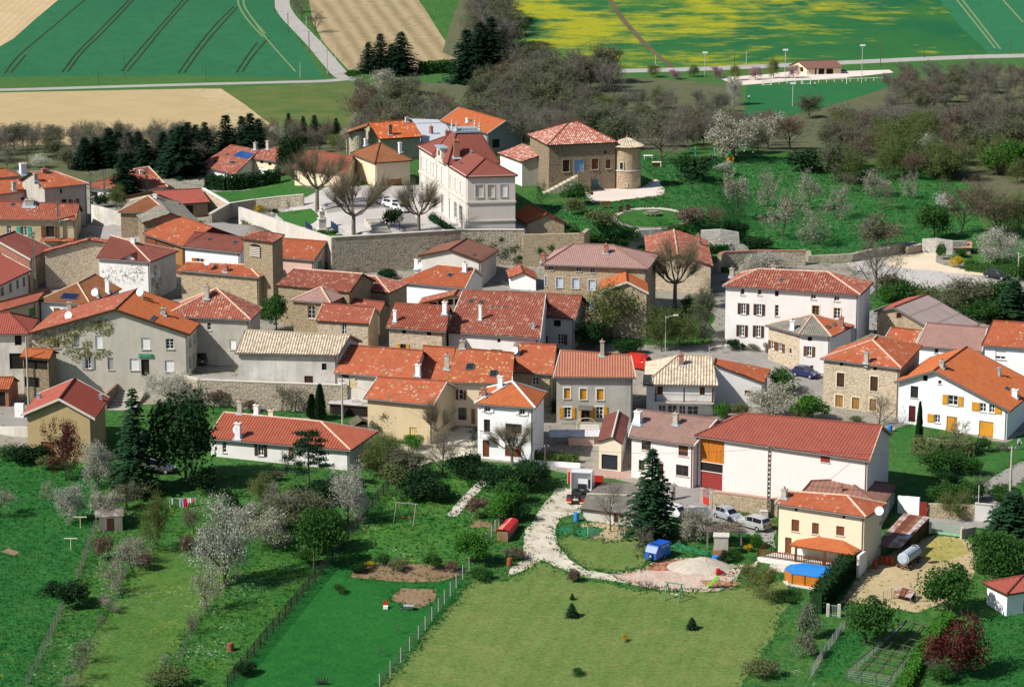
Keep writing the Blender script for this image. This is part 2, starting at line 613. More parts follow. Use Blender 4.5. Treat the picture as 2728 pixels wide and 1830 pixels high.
class House:
 def __init__(s_,name,label,cat='house',group=None):
  s_.name,s_.label,s_.cat,s_.group=name,label,cat,group
  s_.slopes,s_.ridges,s_.eaves,s_.verges=[],[],[],[]
  s_.planes,s_.sides={},{}
  s_.wins,s_.chims,s_.lights,s_.dishes=[],[],[],[]
  s_.extra=[]
  s_.opts=dict(gutter=True,verge=None,ridge=None,period=.30,amp=.07,wallmats={},band=None)
 def opt(s_,**k):
  s_.opts.update(k)
  return s_
  # ---- roofs
 def _start(s_,c,base,A,B):
  0
  s_.c=c
  g=gnd(c,base)
  ref=A if abs(A[0]-base[0])<=abs(B[0]-base[0]) else B
  q=on_y(c,ref,g.y)
  s_.g=g
  return q.z,g.y,ref is A
 def x(s_,c,base,FL,FR,RL,RR,hl=False,hr=False,s=.42,o=.35,k=1.,bl=None,br=None,z=None,shed=False,wl=True):
  ze,y,_=s_._start(c,base,FL,FR)
  if z is not None:ze=z
  F0,F1=on_z(c,FL,ze),on_z(c,FR,ze)
  e=(F1-F0)
  e.z=0
  e.normalize()
  n=V3((-e.y,e.x,0))
  pn=e.cross(n+V3((0,0,s))).normalized()
  R0,R1=onp(c,RL,F0,pn),onp(c,RR,F0,pn)
  d0,d1=(R0-F0).dot(n),(R1-F0).dot(n)
  zr=(R0.z+R1.z)/2
  s_.rise=zr-ze
  s_.depth=(d0+d1)
  s_.width=(F1-F0).length
  if shed:
   B0,B1=R0.copy(),R1.copy()
  else:
   if bl:B0=on_z(c,bl,ze)
   elif hl:B0=F0+n*(d0*(1+k))
   else:B0=R0+(R0-F0)*k
   if br:B1=on_z(c,br,ze)
   elif hr:B1=F1+n*(d1*(1+k))
   else:B1=R1+(R1-F1)*k
   B0.z=ze if k==1 or bl else R0.z-(R0.z-ze)*k
   B1.z=ze if k==1 or br else R1.z-(R1.z-ze)*k
  s_.ze,s_.e,s_.n=ze,e,n
  s_.F0,s_.F1,s_.B0,s_.B1,s_.R0,s_.R1=F0,F1,B0,B1,R0,R1
  s_.planes['f']=(F0,pn)
  s_.slopes.append([F0,F1,R1,R0])
  s_.eaves.append((F0,F1))
  s_.ridges.append((R0,R1))
  if not shed:
   s_.slopes.append([B1,B0,R0,R1])
   s_.eaves.append((B1,B0))
  if hl:
   s_.slopes.append([B0,F0,R0])
   s_.eaves.append((B0,F0))
   s_.ridges+=[(F0,R0),(B0,R0)]
   s_.planes['l']=(F0,(F0-B0).cross(R0-B0).normalized())
  else:
   s_.verges+=[(F0,R0)]+([] if shed else [(B0,R0)])
  if hr:
   s_.slopes.append([F1,B1,R1])
   s_.eaves.append((F1,B1))
   s_.ridges+=[(F1,R1),(B1,R1)]
   s_.planes['r']=(F1,(B1-F1).cross(R1-F1).normalized())
  else:
   s_.verges+=[(F1,R1)]+([] if shed else [(B1,R1)])
  fp=[F0,F1,B1,B0]
  ins=ipl([(q.x,q.y) for q in fp],[o,o,.02 if shed else o,o])
  t=ze+(s*o)-.13
  top=[t,t,(B1.z-.13) if shed else min(t,B1.z+s*o-.13),(B0.z-.13) if shed else min(t,B0.z+s*o-.13)]
  gl= None if (hl or shed) else (R0+(R1-R0).normalized()*o)
  gr= None if (hr or shed) else (R1-(R1-R0).normalized()*o)
  s_._walls(ins,top,{'f': None,'r':gr,'b': None,'l':gl})
  return s_
 def y(s_,c,base,FL,AF,FR,AB,ang=None,o=.35,ob=None,br=None,bl=None,z=None):
  ze,y,isA=s_._start(c,base,FL,FR)
  if ang is None:
   F0,F1=on_z(c,FL,ze),on_z(c,FR,ze)
  else:
   a=R(ang)
   e=V3((cos(a),sin(a),0))
   pn=V3((-e.y,e.x,0))
   ref=on_y(c,FL if isA else FR,y)
   F0,F1=onp(c,FL,ref,pn),onp(c,FR,ref,pn)
  e=F1-F0
  e.z=0
  e.normalize()
  n=V3((-e.y,e.x,0))
  A0=onp(c,AF,F0,n)
  A1=on_z(c,AB,A0.z)
  B0,B1=F0+(A1-A0),F1+(A1-A0)
  if br:B1=on_z(c,br,F1.z)
  if bl:B0=on_z(c,bl,F0.z)
  s_.rise=A0.z-ze
  s_.depth=(A1-A0).length
  s_.width=(F1-F0).length
  s_.ze,s_.e,s_.n=ze,e,n
  s_.F0,s_.F1,s_.B0,s_.B1,s_.R0,s_.R1=F0,F1,B0,B1,A0,A1
  s_.slopes+=[[B0,F0,A0,A1],[F1,B1,A1,A0]]
  s_.eaves+=[(B0,F0),(F1,B1)]
  s_.ridges.append((A0,A1))
  s_.verges+=[(F0,A0),(F1,A0),(B0,A1),(B1,A1)]
  s_.planes['l']=(F0,(F0-B0).cross(A0-B0).normalized())
  s_.planes['r']=(F1,(B1-F1).cross(A0-F1).normalized())
  s_.planes['f']=s_.planes['r']
  fp=[F0,F1,B1,B0]
  ins=ipl([(q.x,q.y) for q in fp],o)
  sl_=(A0.z-F0.z)/max(.5,abs((A0-F0).dot(e)))
  sr_=(A0.z-F1.z)/max(.5,abs((F1-A0).dot(e)))
  top=[F0.z+sl_*o-.13,F1.z+sr_*o-.13,B1.z+sr_*o-.13,B0.z+sl_*o-.13]
  d=(A1-A0).normalized()
  s_._walls(ins,top,{'f':A0+d*o,'r': None,'b':A1-d*o,'l': None})
  return s_
 def hy(s_,c,base,FL,FR,AF,AB,s=.42,o=.35,br=None,bl=None,z=None,hb=False):
  0
  ze,y,_=s_._start(c,base,FL,FR)
  if z is not None:ze=z
  F0,F1=on_z(c,FL,ze),on_z(c,FR,ze)
  e=F1-F0
  e.normalize()
  n=V3((-e.y,e.x,0))
  pn=e.cross(n+V3((0,0,s))).normalized()
  A0=onp(c,AF,F0,pn)
  A1=on_z(c,AB,A0.z)
  dv=A1-A0
  if br:B1=on_z(c,br,ze)
  else:B1=F1+dv+(n*((A0-F0).dot(n))*(2 if hb else 1))
  if bl:B0=on_z(c,bl,ze)
  else:B0=F0+dv+(n*((A0-F0).dot(n))*(2 if hb else 1))
  s_.rise=A0.z-ze
  s_.depth=(B1-F1).length
  s_.width=(F1-F0).length
  s_.ze,s_.e,s_.n=ze,e,n
  s_.F0,s_.F1,s_.B0,s_.B1,s_.R0,s_.R1=F0,F1,B0,B1,A0,A1
  s_.slopes+=[[F0,F1,A0],[F1,B1,A1,A0],[B0,F0,A0,A1]]
  s_.eaves+=[(F0,F1),(F1,B1),(B0,F0)]
  s_.ridges+=[(A0,A1),(F0,A0),(F1,A0)]
  if hb:
   s_.slopes.append([B1,B0,A1])
   s_.ridges+=[(B0,A1),(B1,A1)]
  s_.planes={'f':(F0,pn),'r':(F1,(B1-F1).cross(A0-F1).normalized()),'l':(F0,(F0-B0).cross(A0-B0).normalized())}
  ins=ipl([(q.x,q.y) for q in (F0,F1,B1,B0)],o)
  t=ze+s*o-.13
  s_._walls(ins,[t]*4,{'f': None,'r': None,'b': None if hb else A1-(A1-A0).normalized()*o,'l': None})
  return s_
 def poly(s_,c,base,pts,apex,o=.35,ridge2=None,z=None,h_=None):
  0
  ze,y,_=s_._start(c,base,pts[0],pts[1])
  if z is not None:ze=z
  E=[on_z(c,p,ze) for p in pts]
  if len(E)==3:E.append(E[0]+E[2]-E[1])
  cx=sum(q.x for q in E)/len(E)
  cy=sum(q.y for q in E)/len(E)
  d=ray(c,apex)
  A=V3((cx,cy,CAM.z+d.z/d.y*cy))
  A.x=(cx+d.x/d.y*cy)/2
  s_.rise=A.z-ze
  s_.width=(E[1]-E[0]).length
  s_.depth=(E[2]-E[1]).length
  e=E[1]-E[0]
  e.normalize()
  s_.ze,s_.e,s_.n=ze,e,V3((-e.y,e.x,0))
  s_.F0,s_.F1,s_.B1,s_.B0,s_.R0,s_.R1=E[0],E[1],E[2],E[-1],A,A
  m=len(E)
  names=['f','r','b','l'] if m==4 else ['f','r','q','b','l']
  for i in range(m):
   s_.slopes.append([E[i],E[(i+1)%m],A])
   s_.eaves.append((E[i],E[(i+1)%m]))
   s_.ridges.append((E[i],A))
   s_.planes[names[i]]=(E[i],(E[(i+1)%m]-E[i]).cross(A-E[i]).normalized())
  ins=ipl([(q.x,q.y) for q in E],o)
  s_._walls(ins,[ze-.02]*m,dict.fromkeys(names),names)
  return s_
 def _walls(s_,ins,top,peaks,names=('f','r','b','l')):
  n=len(ins)
  zb=min([h(a,b) for a,b in ins]+[h(sum(a for a,_ in ins)/n,sum(b for _,b in ins)/n)])-.6
  s_.zb=zb
  s_.foot=ins
  for i,nm in enumerate(names):
   a,b=ins[i],ins[(i+1)%n]
   o=V3((a[0],a[1],0))
   e=V3((b[0]-a[0],b[1]-a[1],0))
   l=e.length
   e.normalize()
   nr=V3((e.y,-e.x,0))
   pl=[(0,zb),(l,zb),(l,top[(i+1)%n])]
   pk=peaks.get(nm)
   if pk is not None:
    u=(pk-o).dot(e)
    pl.append((min(max(u,.2),l-.2),pk.z-.16))
   pl.append((0,top[i]))
   s_.sides[nm]=dict(o=o,e=e,n=nr,poly=pl,holes=[],l=l)
   # ---- things on it
 def w(s_,side,x0,y0,x1,y1,st='win',mat=None,c=None,**kw):
  s_.wins.append((side,x0,y0,x1,y1,st,mat,c or s_.c,kw))
  return s_
 def ch(s_,x,yb,yt,mat=None,side='f',wd=.6,pot=True,c=None):
  s_.chims.append((x,yb,yt,mat,side,wd,pot,c or s_.c))
  return s_
 def sky(s_,x0,y0,x1,y1,side='f',mat=None,c=None,name='skylight'):
  s_.lights.append((x0,y0,x1,y1,side,mat,c or s_.c,name))
  return s_
 def dish(s_,x,y,yb,side='f',r=.42,c=None):
  s_.dishes.append((x,y,yb,side,r,c or s_.c))
  return s_
 def done(s_,wall,roof,under=None,**k):
  s_.opt(**k)
  op=s_.opts
  cx=sum(a for a,_ in s_.foot)/len(s_.foot)
  cy=sum(b for _,b in s_.foot)/len(s_.foot)
  rt=root(s_.name,(cx,cy,h(cx,cy)),s_.label,s_.cat,s_.group)
  s_.root=rt
  jobs=[]
  for (side,x0,y0,x1,y1,st,mat,c,kw) in s_.wins:
   sd=s_.sides[side]
   xm,ym=(x0+x1)/2,(y0+y1)/2
   P=[onp(c,q,sd['o'],sd['n']) for q in ((x0,ym),(x1,ym),(xm,y0),(xm,y1))]
   u0,u1=sorted([(P[0]-sd['o']).dot(sd['e']),(P[1]-sd['o']).dot(sd['e'])])
   z1,z0=max(P[2].z,P[3].z),min(P[2].z,P[3].z)
   if side=='r' or side=='l':
    um=(u0+u1)/2
    wmin=kw.get('wmin',0.)
    if u1-u0<wmin:u0,u1=um-wmin/2,um+wmin/2
   if u1<.05 or u0>sd['l']-.05: continue
   u0,u1=max(u0,.12),min(u1,sd['l']-.12)
   if u1-u0<.15 or z1-z0<.15: continue
   pz=sd['poly']
   def inside(u,z):
    for i in range(len(pz)):
     a,b=pz[i],pz[(i+1)%len(pz)]
     if (b[0]-a[0])*(z-a[1])-(b[1]-a[1])*(u-a[0])<.02: return False
    return True
   hole=all(inside(u,z) for u in (u0,u1) for z in (z0,z1))
   if hole:hole= not any(u0<b+.03 and u1>a-.03 and z0<d+.03 and z1>cc-.03 for a,b,cc,d in sd['holes'])
   if hole:sd['holes'].append((u0,u1,z0,z1))
   jobs.append((sd,u0,u1,z0,z1,st,mat,hole,kw))
  wmats=[wall]
  mbw=MB()
  for nm,sd in s_.sides.items():
   if op.get('nowalls'): break
   m=0
   if nm in op['wallmats']:
    if op['wallmats'][nm] not in wmats:wmats.append(op['wallmats'][nm])
    m=wmats.index(op['wallmats'][nm])
   panel(mbw,sd['o'],sd['e'],sd['n'],sd['poly'],sd['holes'],.2,m)
  for f in s_.extra:f(mbw)
  if mbw.v:mbw.bd('wall',wmats,rt)
  mr=MB()
  rl=roof if isinstance(roof,(list,tuple)) else [roof]
  mats=list(rl)+[under or WDB]
  for i,sl_ in enumerate(s_.slopes):
   ssh(mr,sl_,op['period'],op['amp'],.15,min(i,len(rl)-1),len(rl),(i*.37)%1)
  mr.bd('roof',mats,rt)
  if op['ridge'] is not False:
   mg=MB()
   for a,b in s_.ridges:
    if (b-a).length>.3:
     mg.tube([a+V3((0,0,.05)),b+V3((0,0,.05))],.13,.13,6)
   if mg.v:mg.bd('ridge_tiles',op['ridge'] or rl[0],rt)
  if op['verge'] is not None:
   for a,b in s_.verges:
    mv=MB()
    d=(b-a).normalized()
    sd_=d.cross(V3((0,0,1))).normalized()*.05
    mv.box(a-sd_+V3((0,0,-.2)),(b-a),sd_*2,(0,0,.3))
    mv.bd('verge_board',op['verge'],rt)
  if op['gutter']:
   for a,b in s_.eaves[:1]+s_.eaves[2:]:
    mq=MB()
    out=(b-a).cross(V3((0,0,1))).normalized()*.07
    mq.tube([a+out+V3((0,0,-.1)),b+out+V3((0,0,-.1))],.075,.075,5)
    mq.bd('gutter',MGU,rt)
   sd=s_.sides['f']
   zt=sd['poly'][2][1]
   for u in (() if op.get('nowalls') else (.18,)):
    md=MB()
    q=sd['o']+sd['e']*(sd['l']-u)+sd['n']*.08
    md.tube([(q.x,q.y,s_.zb),(q.x,q.y,zt)],.05,.05,5)
    md.bd('downpipe',MGU,rt)
  for j in jobs:s_._win(rt,*j)
  for (x,yb,yt,mat,side,wd,pot,c) in s_.chims:
   p0,pn=s_.planes.get(side,s_.planes['f'])
   b=onp(c,(x,yb),p0,pn)
   t=on_y(c,(x,yt),b.y)
   chimney(rt,b,max(.5,t.z-b.z),wd,mat or MCO,s_.e,pot)
  for (x0,y0,x1,y1,side,mat,c,nm) in s_.lights:
   p0,pn=s_.planes.get(side,s_.planes['f'])
   nn=pn if pn.z>0 else -pn
   a,b,d=onp(c,(x0,y1),p0,nn),onp(c,(x1,y1),p0,nn),onp(c,((x0+x1)/2,y0),p0,nn)
   eh=V3((-nn.y,nn.x,0)).normalized()
   if eh.dot(b-a)<0:eh=-eh
   upv=nn.cross(eh)
   if upv.z<0:upv=-upv
   mid=(a+b)/2
   hw=abs((b-a).dot(eh))/2
   hh_=abs((d-mid).dot(upv))
   o=mid-eh*hw
   mb=MB()
   for q in (0,1):
    mb.box(o+eh*(q*(2*hw-.08)),eh*.08,upv*hh_,nn*.13)
    mb.box(o+eh*.08+upv*(q*(hh_-.08)),eh*(2*hw-.16),upv*.08,nn*.125)
   fr=mb.bd(nm,MGU,rt)
   mp=MB()
   mp.box(o+eh*.08+upv*.08,eh*(2*hw-.16),upv*(hh_-.16),nn*.09)
   mp.bd('pane',mat or M_GLASS,fr)
  for (x,y,yb,side,r,c) in s_.dishes:
   p0,pn=s_.planes.get(side,s_.planes['f'])
   b=onp(c,(x,yb),p0,pn)
   t=on_y(c,(x,y),b.y-.25)
   dish(rt,t,r,b)
  return s_
 def _win(s_,rt,sd,u0,u1,z0,z1,st,mat,hole,kw):
  o,e,n=sd['o'],sd['e'],sd['n']
  up=V3((0,0,1))
  dep=-.17 if hole else .025
  def at(u,z,d=0.):
   return V3((o.x+e.x*u+n.x*d,o.y+e.y*u+n.y*d,z))
  def bar(mb,a,b,c,d,t=.05,dd=None,m=0):
   mb.box(at(a,c,dep if dd is None else dd),e*(b-a),up*(d-c),n*t,m)
  wd,ht=u1-u0,z1-z0
  if st in ('win','open','half','arch'):
   fm=kw.get('frame') or (mat if st in ('win','arch') and mat else MWP)
   mb=MB()
   fw=min(.08,wd*.12)
   bar(mb,u0,u0+fw,z0,z1)
   bar(mb,u1-fw,u1,z0,z1)
   bar(mb,u0+fw,u1-fw,z0,z0+fw)
   bar(mb,u0+fw,u1-fw,z1-fw,z1)
   um=(u0+u1)/2
   if wd>.6:bar(mb,um-fw*.5,um+fw*.5,z0+fw,z1-fw,.045)
   if ht>1.:
    for k in ((.36,.68) if ht>1.35 else (.5,)):
     bar(mb,u0+fw,u1-fw,z0+ht*k-.02,z0+ht*k+.02,.04)
   if st=='arch':
    for k in range(5):
     a0=pi*k/5
     bar(mb,um+cos(a0)*wd*.5-.04,um+cos(a0)*wd*.5+.12,z1-.02+sin(a0)*wd*.3,z1+.12+sin(a0)*wd*.3,.05,.01)
   w_=mb.bd('window',fm,rt)
   mp=MB()
   bar(mp,u0,u1,z0,z1,.012,dep+.004)
   mp.bd('pane',M_GLASS,w_)
   if st=='half':
    mh=MB()
    bar(mh,u0+.02,u1-.02,z0+ht*kw.get('f',.4),z1-.01,.03,dep+.05)
    mh.bd('roller_blind',mat or MWP,w_)
   ms=MB()
   ms.box(at(u0-.1,z0-.09,-.05),e*(wd+.2),up*.09,n*.16)
   ms.bd('sill',kw.get('sill',MSL),w_)
   if st=='open' and mat:
    for sgn in kw.get('sides',(-1,1)):
     sh=MB()
     sw=wd/2+.03 if kw.get('sw') is None else kw['sw']
     a=(u0-.05-sw) if sgn<0 else (u1+.05)
     sh.box(at(a,z0-.02,.035),e*sw,up*(ht+.02),n*.05)
     for k in (.14,.8):
      sh.box(at(a+.04,z0+ht*k,.085),e*(sw-.08),up*.1,n*.025)
     sh.bd('shutter',mat,w_)
  elif st=='closed':
   w_= None
   mb=MB()
   um=(u0+u1)/2
   bar(mb,u0,um-.008,z0,z1,.05)
   for k in (.14,.78):bar(mb,u0+.04,um-.05,z0+ht*k,z0+ht*k+.1,.03,dep+.05)
   w_=mb.bd('shutter',mat or WBR,rt)
   mb=MB()
   bar(mb,um+.008,u1,z0,z1,.05)
   for k in (.14,.78):bar(mb,um+.05,u1-.04,z0+ht*k,z0+ht*k+.1,.03,dep+.05)
   mb.bd('shutter',mat or WBR,rt)
   ms=MB()
   ms.box(at(u0-.1,z0-.1,-.05),e*(wd+.2),up*.1,n*.15)
   ms.bd('sill',MSL,w_)
  elif st in ('door','garage','roller'):
   mb=MB()
   bar(mb,u0,u1,z0,z1,.05)
   k=5 if st!='door' else 3
   for i in range(1,k):
    if st=='door':
     bar(mb,u0+wd*i/k-.012,u0+wd*i/k+.012,z0+.05,z1-.05,.015,dep+.05)
    else:
     bar(mb,u0+.03,u1-.03,z0+ht*i/k-.015,z0+ht*i/k+.015,.015,dep+.05)
   d_=mb.bd({'door':'door','garage':'garage_door','roller':'roller_shutter'}[st],mat or WBR,rt)
   if st=='door' and wd>.5:
    mh=MB()
    mh.box(at(u1-.16,z0+min(1.,ht*.48),dep+.06),e*.05,up*.14,n*.05)
    mh.bd('handle',M_IRON,d_)
   if st=='roller':
    ms=MB()
    ms.box(at(u0-.08,z0-.1,-.05),e*(wd+.16),up*.1,n*.16)
    ms.bd('sill',MSL,d_)
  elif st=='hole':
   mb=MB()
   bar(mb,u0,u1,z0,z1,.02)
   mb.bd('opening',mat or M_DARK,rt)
  if kw.get('surround'):
   mb=MB()
   t=.14
   for (a,b,c2,d2) in ((u0-t,u0,z0,z1+t),(u1,u1+t,z0,z1+t),(u0,u1,z1,z1+t)):
    mb.box(at(a,c2,-.02),e*(b-a),up*(d2-c2),n*.06)
   mb.bd('surround',kw['surround'],rt)
def chimney(rt,b,hgt,wd,mat,e,pot=True,name='chimney'):
 rz=atan2(e.y,e.x)
 mb=MB()
 mb.cbx(b+V3((0,0,-.5)),wd,wd*.8,hgt+.5-.14,0,rz)
 mb.cbx(b+V3((0,0,hgt-.14)),wd+.16,wd*.8+.16,.1,0,rz)
 c_=mb.bd(name,mat,rt)
 if pot:
  ex=V3((cos(rz),sin(rz),0))
  for sgn in ((-.5,.5) if wd>.8 else (0,)):
   mp=MB()
   p=b+ex*(sgn*wd*.5)+V3((0,0,hgt-.04))
   mp.tube([p,p+V3((0,0,.3))],.13,.1,7)
   mp.bd('chimney_pot',MBK,c_)
 else:
  mp=MB()
  ex=V3((cos(rz),sin(rz),0))
  for sx in (-1,1):
   mp.cbx(b+ex*(sx*wd*.4)+V3((0,0,hgt-.04)),.1,wd*.7,.18,0,rz)
  mp.cbx(b+V3((0,0,hgt+.14)),wd+.2,wd*.8+.2,.08,0,rz)
  mp.bd('chimney_cowl',mat,c_)
 mf=MB()
 n=V3((-sin(rz),cos(rz),0))
 fl=wd*.8
 mf.box(b-V3((cos(rz),sin(rz),0))*(fl)-n*(fl)+V3((0,0,-.42*fl+.1)),V3((cos(rz),sin(rz),0))*2*fl,n*2*fl+V3((0,0,.84*fl)),(0,0,.03))
 if hgt>.8:mf.bd('flashing',M_ZINC,c_)
 return c_
def dish(rt,p,r,foot,name='satellite_dish'):
 mb=MB()
 ax=V3((-.35,-.85,.35)).normalized()
 a=ax.cross(V3((0,0,1))).normalized()
 b=ax.cross(a)
 rings=[]
 for k,(rr,dd) in enumerate(((.02,0.),(r*.5,.04),(r,.13))):
  rings.append([p+a*(cos(2*pi*s/14)*rr)+b*(sin(2*pi*s/14)*rr)+ax*dd for s in range(14)])
 for k in range(2):
  for s in range(14):
   s2=(s+1)%14
   mb.face([rings[k][s],rings[k][s2],rings[k+1][s2],rings[k+1][s]])
 mb.face(rings[0])
 d_=mb.bd(name,MWP,rt)
 ma=MB()
 ma.tube([foot-V3((0,0,.2)),V3((foot.x,foot.y,p.z-.05)),p-ax*.03],.035,.03,5)
 ma.tube([p-b*r,p+ax*(r*1.1)],.015,.015,4)
 ma.bd('dish_arm',MGU,d_)
 return d_
def fwl(name,label,c,pts,thick,mat,cap=None,cat='wall',parts=None,min_h=.3):
 0
 Q=[]
 for (x,yt,yb) in pts:
  g=gnd(c,(x,yb))
  t=on_y(c,(x,yt),g.y)
  Q.append((V3((t.x,g.y,0)),min(g.z,h(t.x,g.y))-.8,max(t.z,g.z+min_h)))
 g0=Q[0][0]
 rt=root(name,(g0.x,g0.y,h(g0.x,g0.y)),label,cat)
 mb,mc=MB(),MB()
 for i in range(len(Q)-1):
  a,b=Q[i],Q[i+1]
  e=(b[0]-a[0]).normalized()
  n=V3((-e.y,e.x,0))*thick
  f=[(a[0],a[1]),(b[0],b[1]),(b[0],b[2]),(a[0],a[2])]
  lo=[V3((p.x,p.y,z)) for p,z in f]
  hi=[q+n for q in lo]
  mb.face(lo)
  mb.face(hi[::-1])
  for k in range(4):mb.face([lo[(k+1)%4],lo[k],hi[k],hi[(k+1)%4]])
  if cap:
   d=n.normalized()*.06
   ex=V3((b[0].x-a[0].x,b[0].y-a[0].y,b[2]-a[2]))
   mc.box(V3((a[0].x,a[0].y,a[2]+.002))-d,ex,n+2*d,(0,0,.1))
 mb.bd('wall',mat,rt)
 if cap:mc.bd('coping',cap,rt)
 return rt
 # ------------------------------------------------------------------ the buildings
HS={}
def hs(key,name,label,cat='house',group=None):
 HS[key]=House(name,label,cat,group)
 return HS[key]
 # --- upper left of the village
a=hs('corner','village_house','long grey two-storey house with orange roof above the road, brown shutters')
a.x('E',(890,775),(450,398),(925,352),(318,232),(565,225),hr=True)
a.w('f',618,395,652,456,'win').w('f',745,508,792,555,'open',WBR).w('f',640,512,690,555,'hole')
a.ch(370,320,240).ch(460,235,190,MBK,wd=.8)
a.done(P_GREY,TOR,M_DARK,ridge=MMO)
a=hs('annexe','village_house','lower orange-roofed house joined to the left of the long grey house')
a.x('E',(430,770),(-60,468),(452,403),(-40,312),(325,292))
a.w('f',218,490,250,520,'hole').w('f',300,475,330,505,'hole').w('f',372,465,410,525,'hole')
a.ch(145,418,325)
a.done(P_ROSE,TOR,verge=None)
a=hs('back_left','village_house','orange roof with tall white double chimney behind the long grey house')
a.x('E',(150,640),(-120,300),(215,268),(-80,205),(45,195),hr=True)
a.ch(240,246,135,MWP,wd=1.)
a.done(PWH,TOR)
a=hs('green_shutters','village_house','long red-roofed house with turquoise shutters beside a ladder-like concrete pole')
a.x('E',(775,1010),(-60,722),(797,728),(-30,535),(825,565))
a.w('f',70,785,118,862,'win').w('f',212,795,282,888,'open',M_GREENSH).w('f',478,792,566,905,'open',WBR,frame=WDB)
a.ch(310,568,510,MCO,wd=1.4).sky(108,555,150,580)
a.done(P_TAN,T_RED,verge=WDB)
b=a
sd=a.sides['f']
mb=MB()
pp=[onp('E',q,sd['o'],sd['n']) for q in ((430,915),(770,915))]
q0,q1=pp
out=sd['n']*.9+V3((0,0,-.35))
ssh(mb,[q0+out,q1+out,q1,q0],.25,.06,.06)
mb.bd('porch_roof',[TOR,WDB],a.root)
a=hs('brick_gable','village_house','dark red-roofed house with orange brick gable at the edge of the village')
a.x('E',(320,1490),(318,1137),(535,1012),(-60,925),(155,848))
a.done(ST_TAN,T_DARK,wallmats={'l':MBK},verge=MSL)
a=hs('grey_row','village_house','pale house with row of plain windows under a sloping red roof')
a.x('E',(290,1540),(-30,1418),(325,1247),(-260,1150),(0,1072))
for q in ((5,1425,42,1510),(95,1382,125,1475),(170,1345,196,1440),(236,1320,264,1415)):a.w('f',*q,'win',MGS)
a.done(PLG,T_RED2,verge=MWP)
a=hs('tan_barn','barn','windowless barn with big tan rubble wall and orange roof edge')
a.y('E',(495,1440),(435,1062),(915,934),(1095,962),(950,905),ang=4)
a.done(ST_PALE,T_RED,gutter=False)
a=hs('grey_orange','stone_barn','brown stone barn with orange hip and grey tiled slopes beside the road','barn')
a.poly('E',(1260,930),[(1225,643),(1758,660),(1870,545)],(1540,478))
a.w('f',1700,668,1745,690,'hole')
a.ch(1612,500,455,MWP,'r')
a.done(SBR,[T_OCHRE,T_GREY,T_GREY,T_GREY],ridge=MMO)
a=hs('grey_lean','lean_to','grey tiled low wing on the back of the brown stone barn','shed')
a.x('E',(2050,1010),(2070,752),(1890,556),(1770,655),(1625,490),s=.35)
a.done(SBR,T_GREY)
a=hs('open_shed','open_shed','open shed with ribbed red roof against a stone garden wall','shed')
a.x('E',(2175,690),(1900,560),(2182,540),(1565,425),(2088,404),s=.3)
a.w('f',1930,575,2005,670,'hole')
a.done(SBR,T_RED2,gutter=False)
a=hs('big_barn','barn','timber-fronted barn with broad plain orange roof')
a.x('E',(1905,1330),(1480,868),(1902,1004),(1850,686),(2212,806))
a.w('f',1620,940,1790,1180,'door',WBR).w('f',1800,1000,1890,1190,'door',W_TAN)
a.done(WBR,TOR,verge=WDB)
a=hs('vine_house','village_house','white house with bare vines over its front and a small dormer gable')
a.x('E',(1540,1590),(995,1120),(1562,1162),(1150,890),(1350,945),hr=True)
a.w('r',1570,1270,1612,1370,'closed',MWP,wmin=.9).w('r',1650,1240,1672,1330,'closed',MWP,wmin=.9).w('r',1570,1470,1605,1560,'closed',MWP,wmin=.9)
a.ch(1385,962,912,MWP)
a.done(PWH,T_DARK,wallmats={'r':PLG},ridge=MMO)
mb=MB()
p=[onp('E',q,a.F0-a.n*.05,a.n) for q in ((1215,1143),(1352,1080),(1428,1152))]
bk=a.n*2.2
for q,r in ((p[0],p[1]),(p[1],p[2])):
 mb.face([q,r,r+bk,q+bk])
 mb.face([q-V3((0,0,.18)),r-V3((0,0,.18)),r,q])
mb.face([p[0]+a.n*.3,p[2]+a.n*.3,p[1]+a.n*.3],1)
mb.bd('dormer',[T_DARK,P_PURE],a.root)
a=hs('yellow_window','village_house','white house with yellow shutters behind the church tower')
a.x('E',(1910,1330),(1888,1002),(2505,1066),(2020,852),(2560,912))
a.w('f',2035,1125,2110,1165,'open',W_ORANGE).sky(2145,910,2180,945)
a.sky(2410,940,2445,975)
a.done(P_PURE,T_DARK)
# --- left, lower
a=hs('solar_house','village_house','orange-roofed house with two dark solar panels and a satellite dish','house')
a.hy('I',(760,700),(390,394),(938,434),(806,214),(990,117))
a.w('f',560,470,625,560,'closed',W_TAN)
a.ch(1120,315,175,MWP,'r').ch(1010,360,260,MCO,'r').dish(985,308,370,'r',.55)
a.sky(612,318,790,385,'f',pln('solar_cell',(.012,.02,.06),.15),name='solar_panel')
a.done(PWH,T_OCHRE,ridge=MMO)
a=hs('left_wing','house_wing','low wing with green shutter beside the solar panel house')
a.x('I',(300,680),(-40,512),(388,394),(-40,420),(470,290))
a.w('f',300,468,370,555,'closed',pln('green_shutter',(.10,.20,.07),.7))
a.done(P_TAN,T_RED)
a=hs('sign_house','auberge','big grey gabled house with green sign over the door and ivy on its wall','inn')
a.y('I',(1920,1225),(290,737),(1195,486),(1968,747),(1422,275),o=.4)
a.w('f',1466,780,1556,898,'roller',MWP).w('f',1720,790,1806,895,'win').w('f',1346,996,1440,1115,'roller',MWP)
a.w('f',1466,1005,1550,1178,'hole').w('f',1712,1012,1806,1130,'roller',MWP)
a.w('f',886,978,945,1100,'open',MGS).w('f',1118,986,1178,1110,'closed',MGS)
a.w('f',990,756,1064,888,'closed',MWP).w('f',768,746,830,876,'closed',MGS).w('f',562,802,620,885,'win').w('f',1012,606,1054,664,'hole')
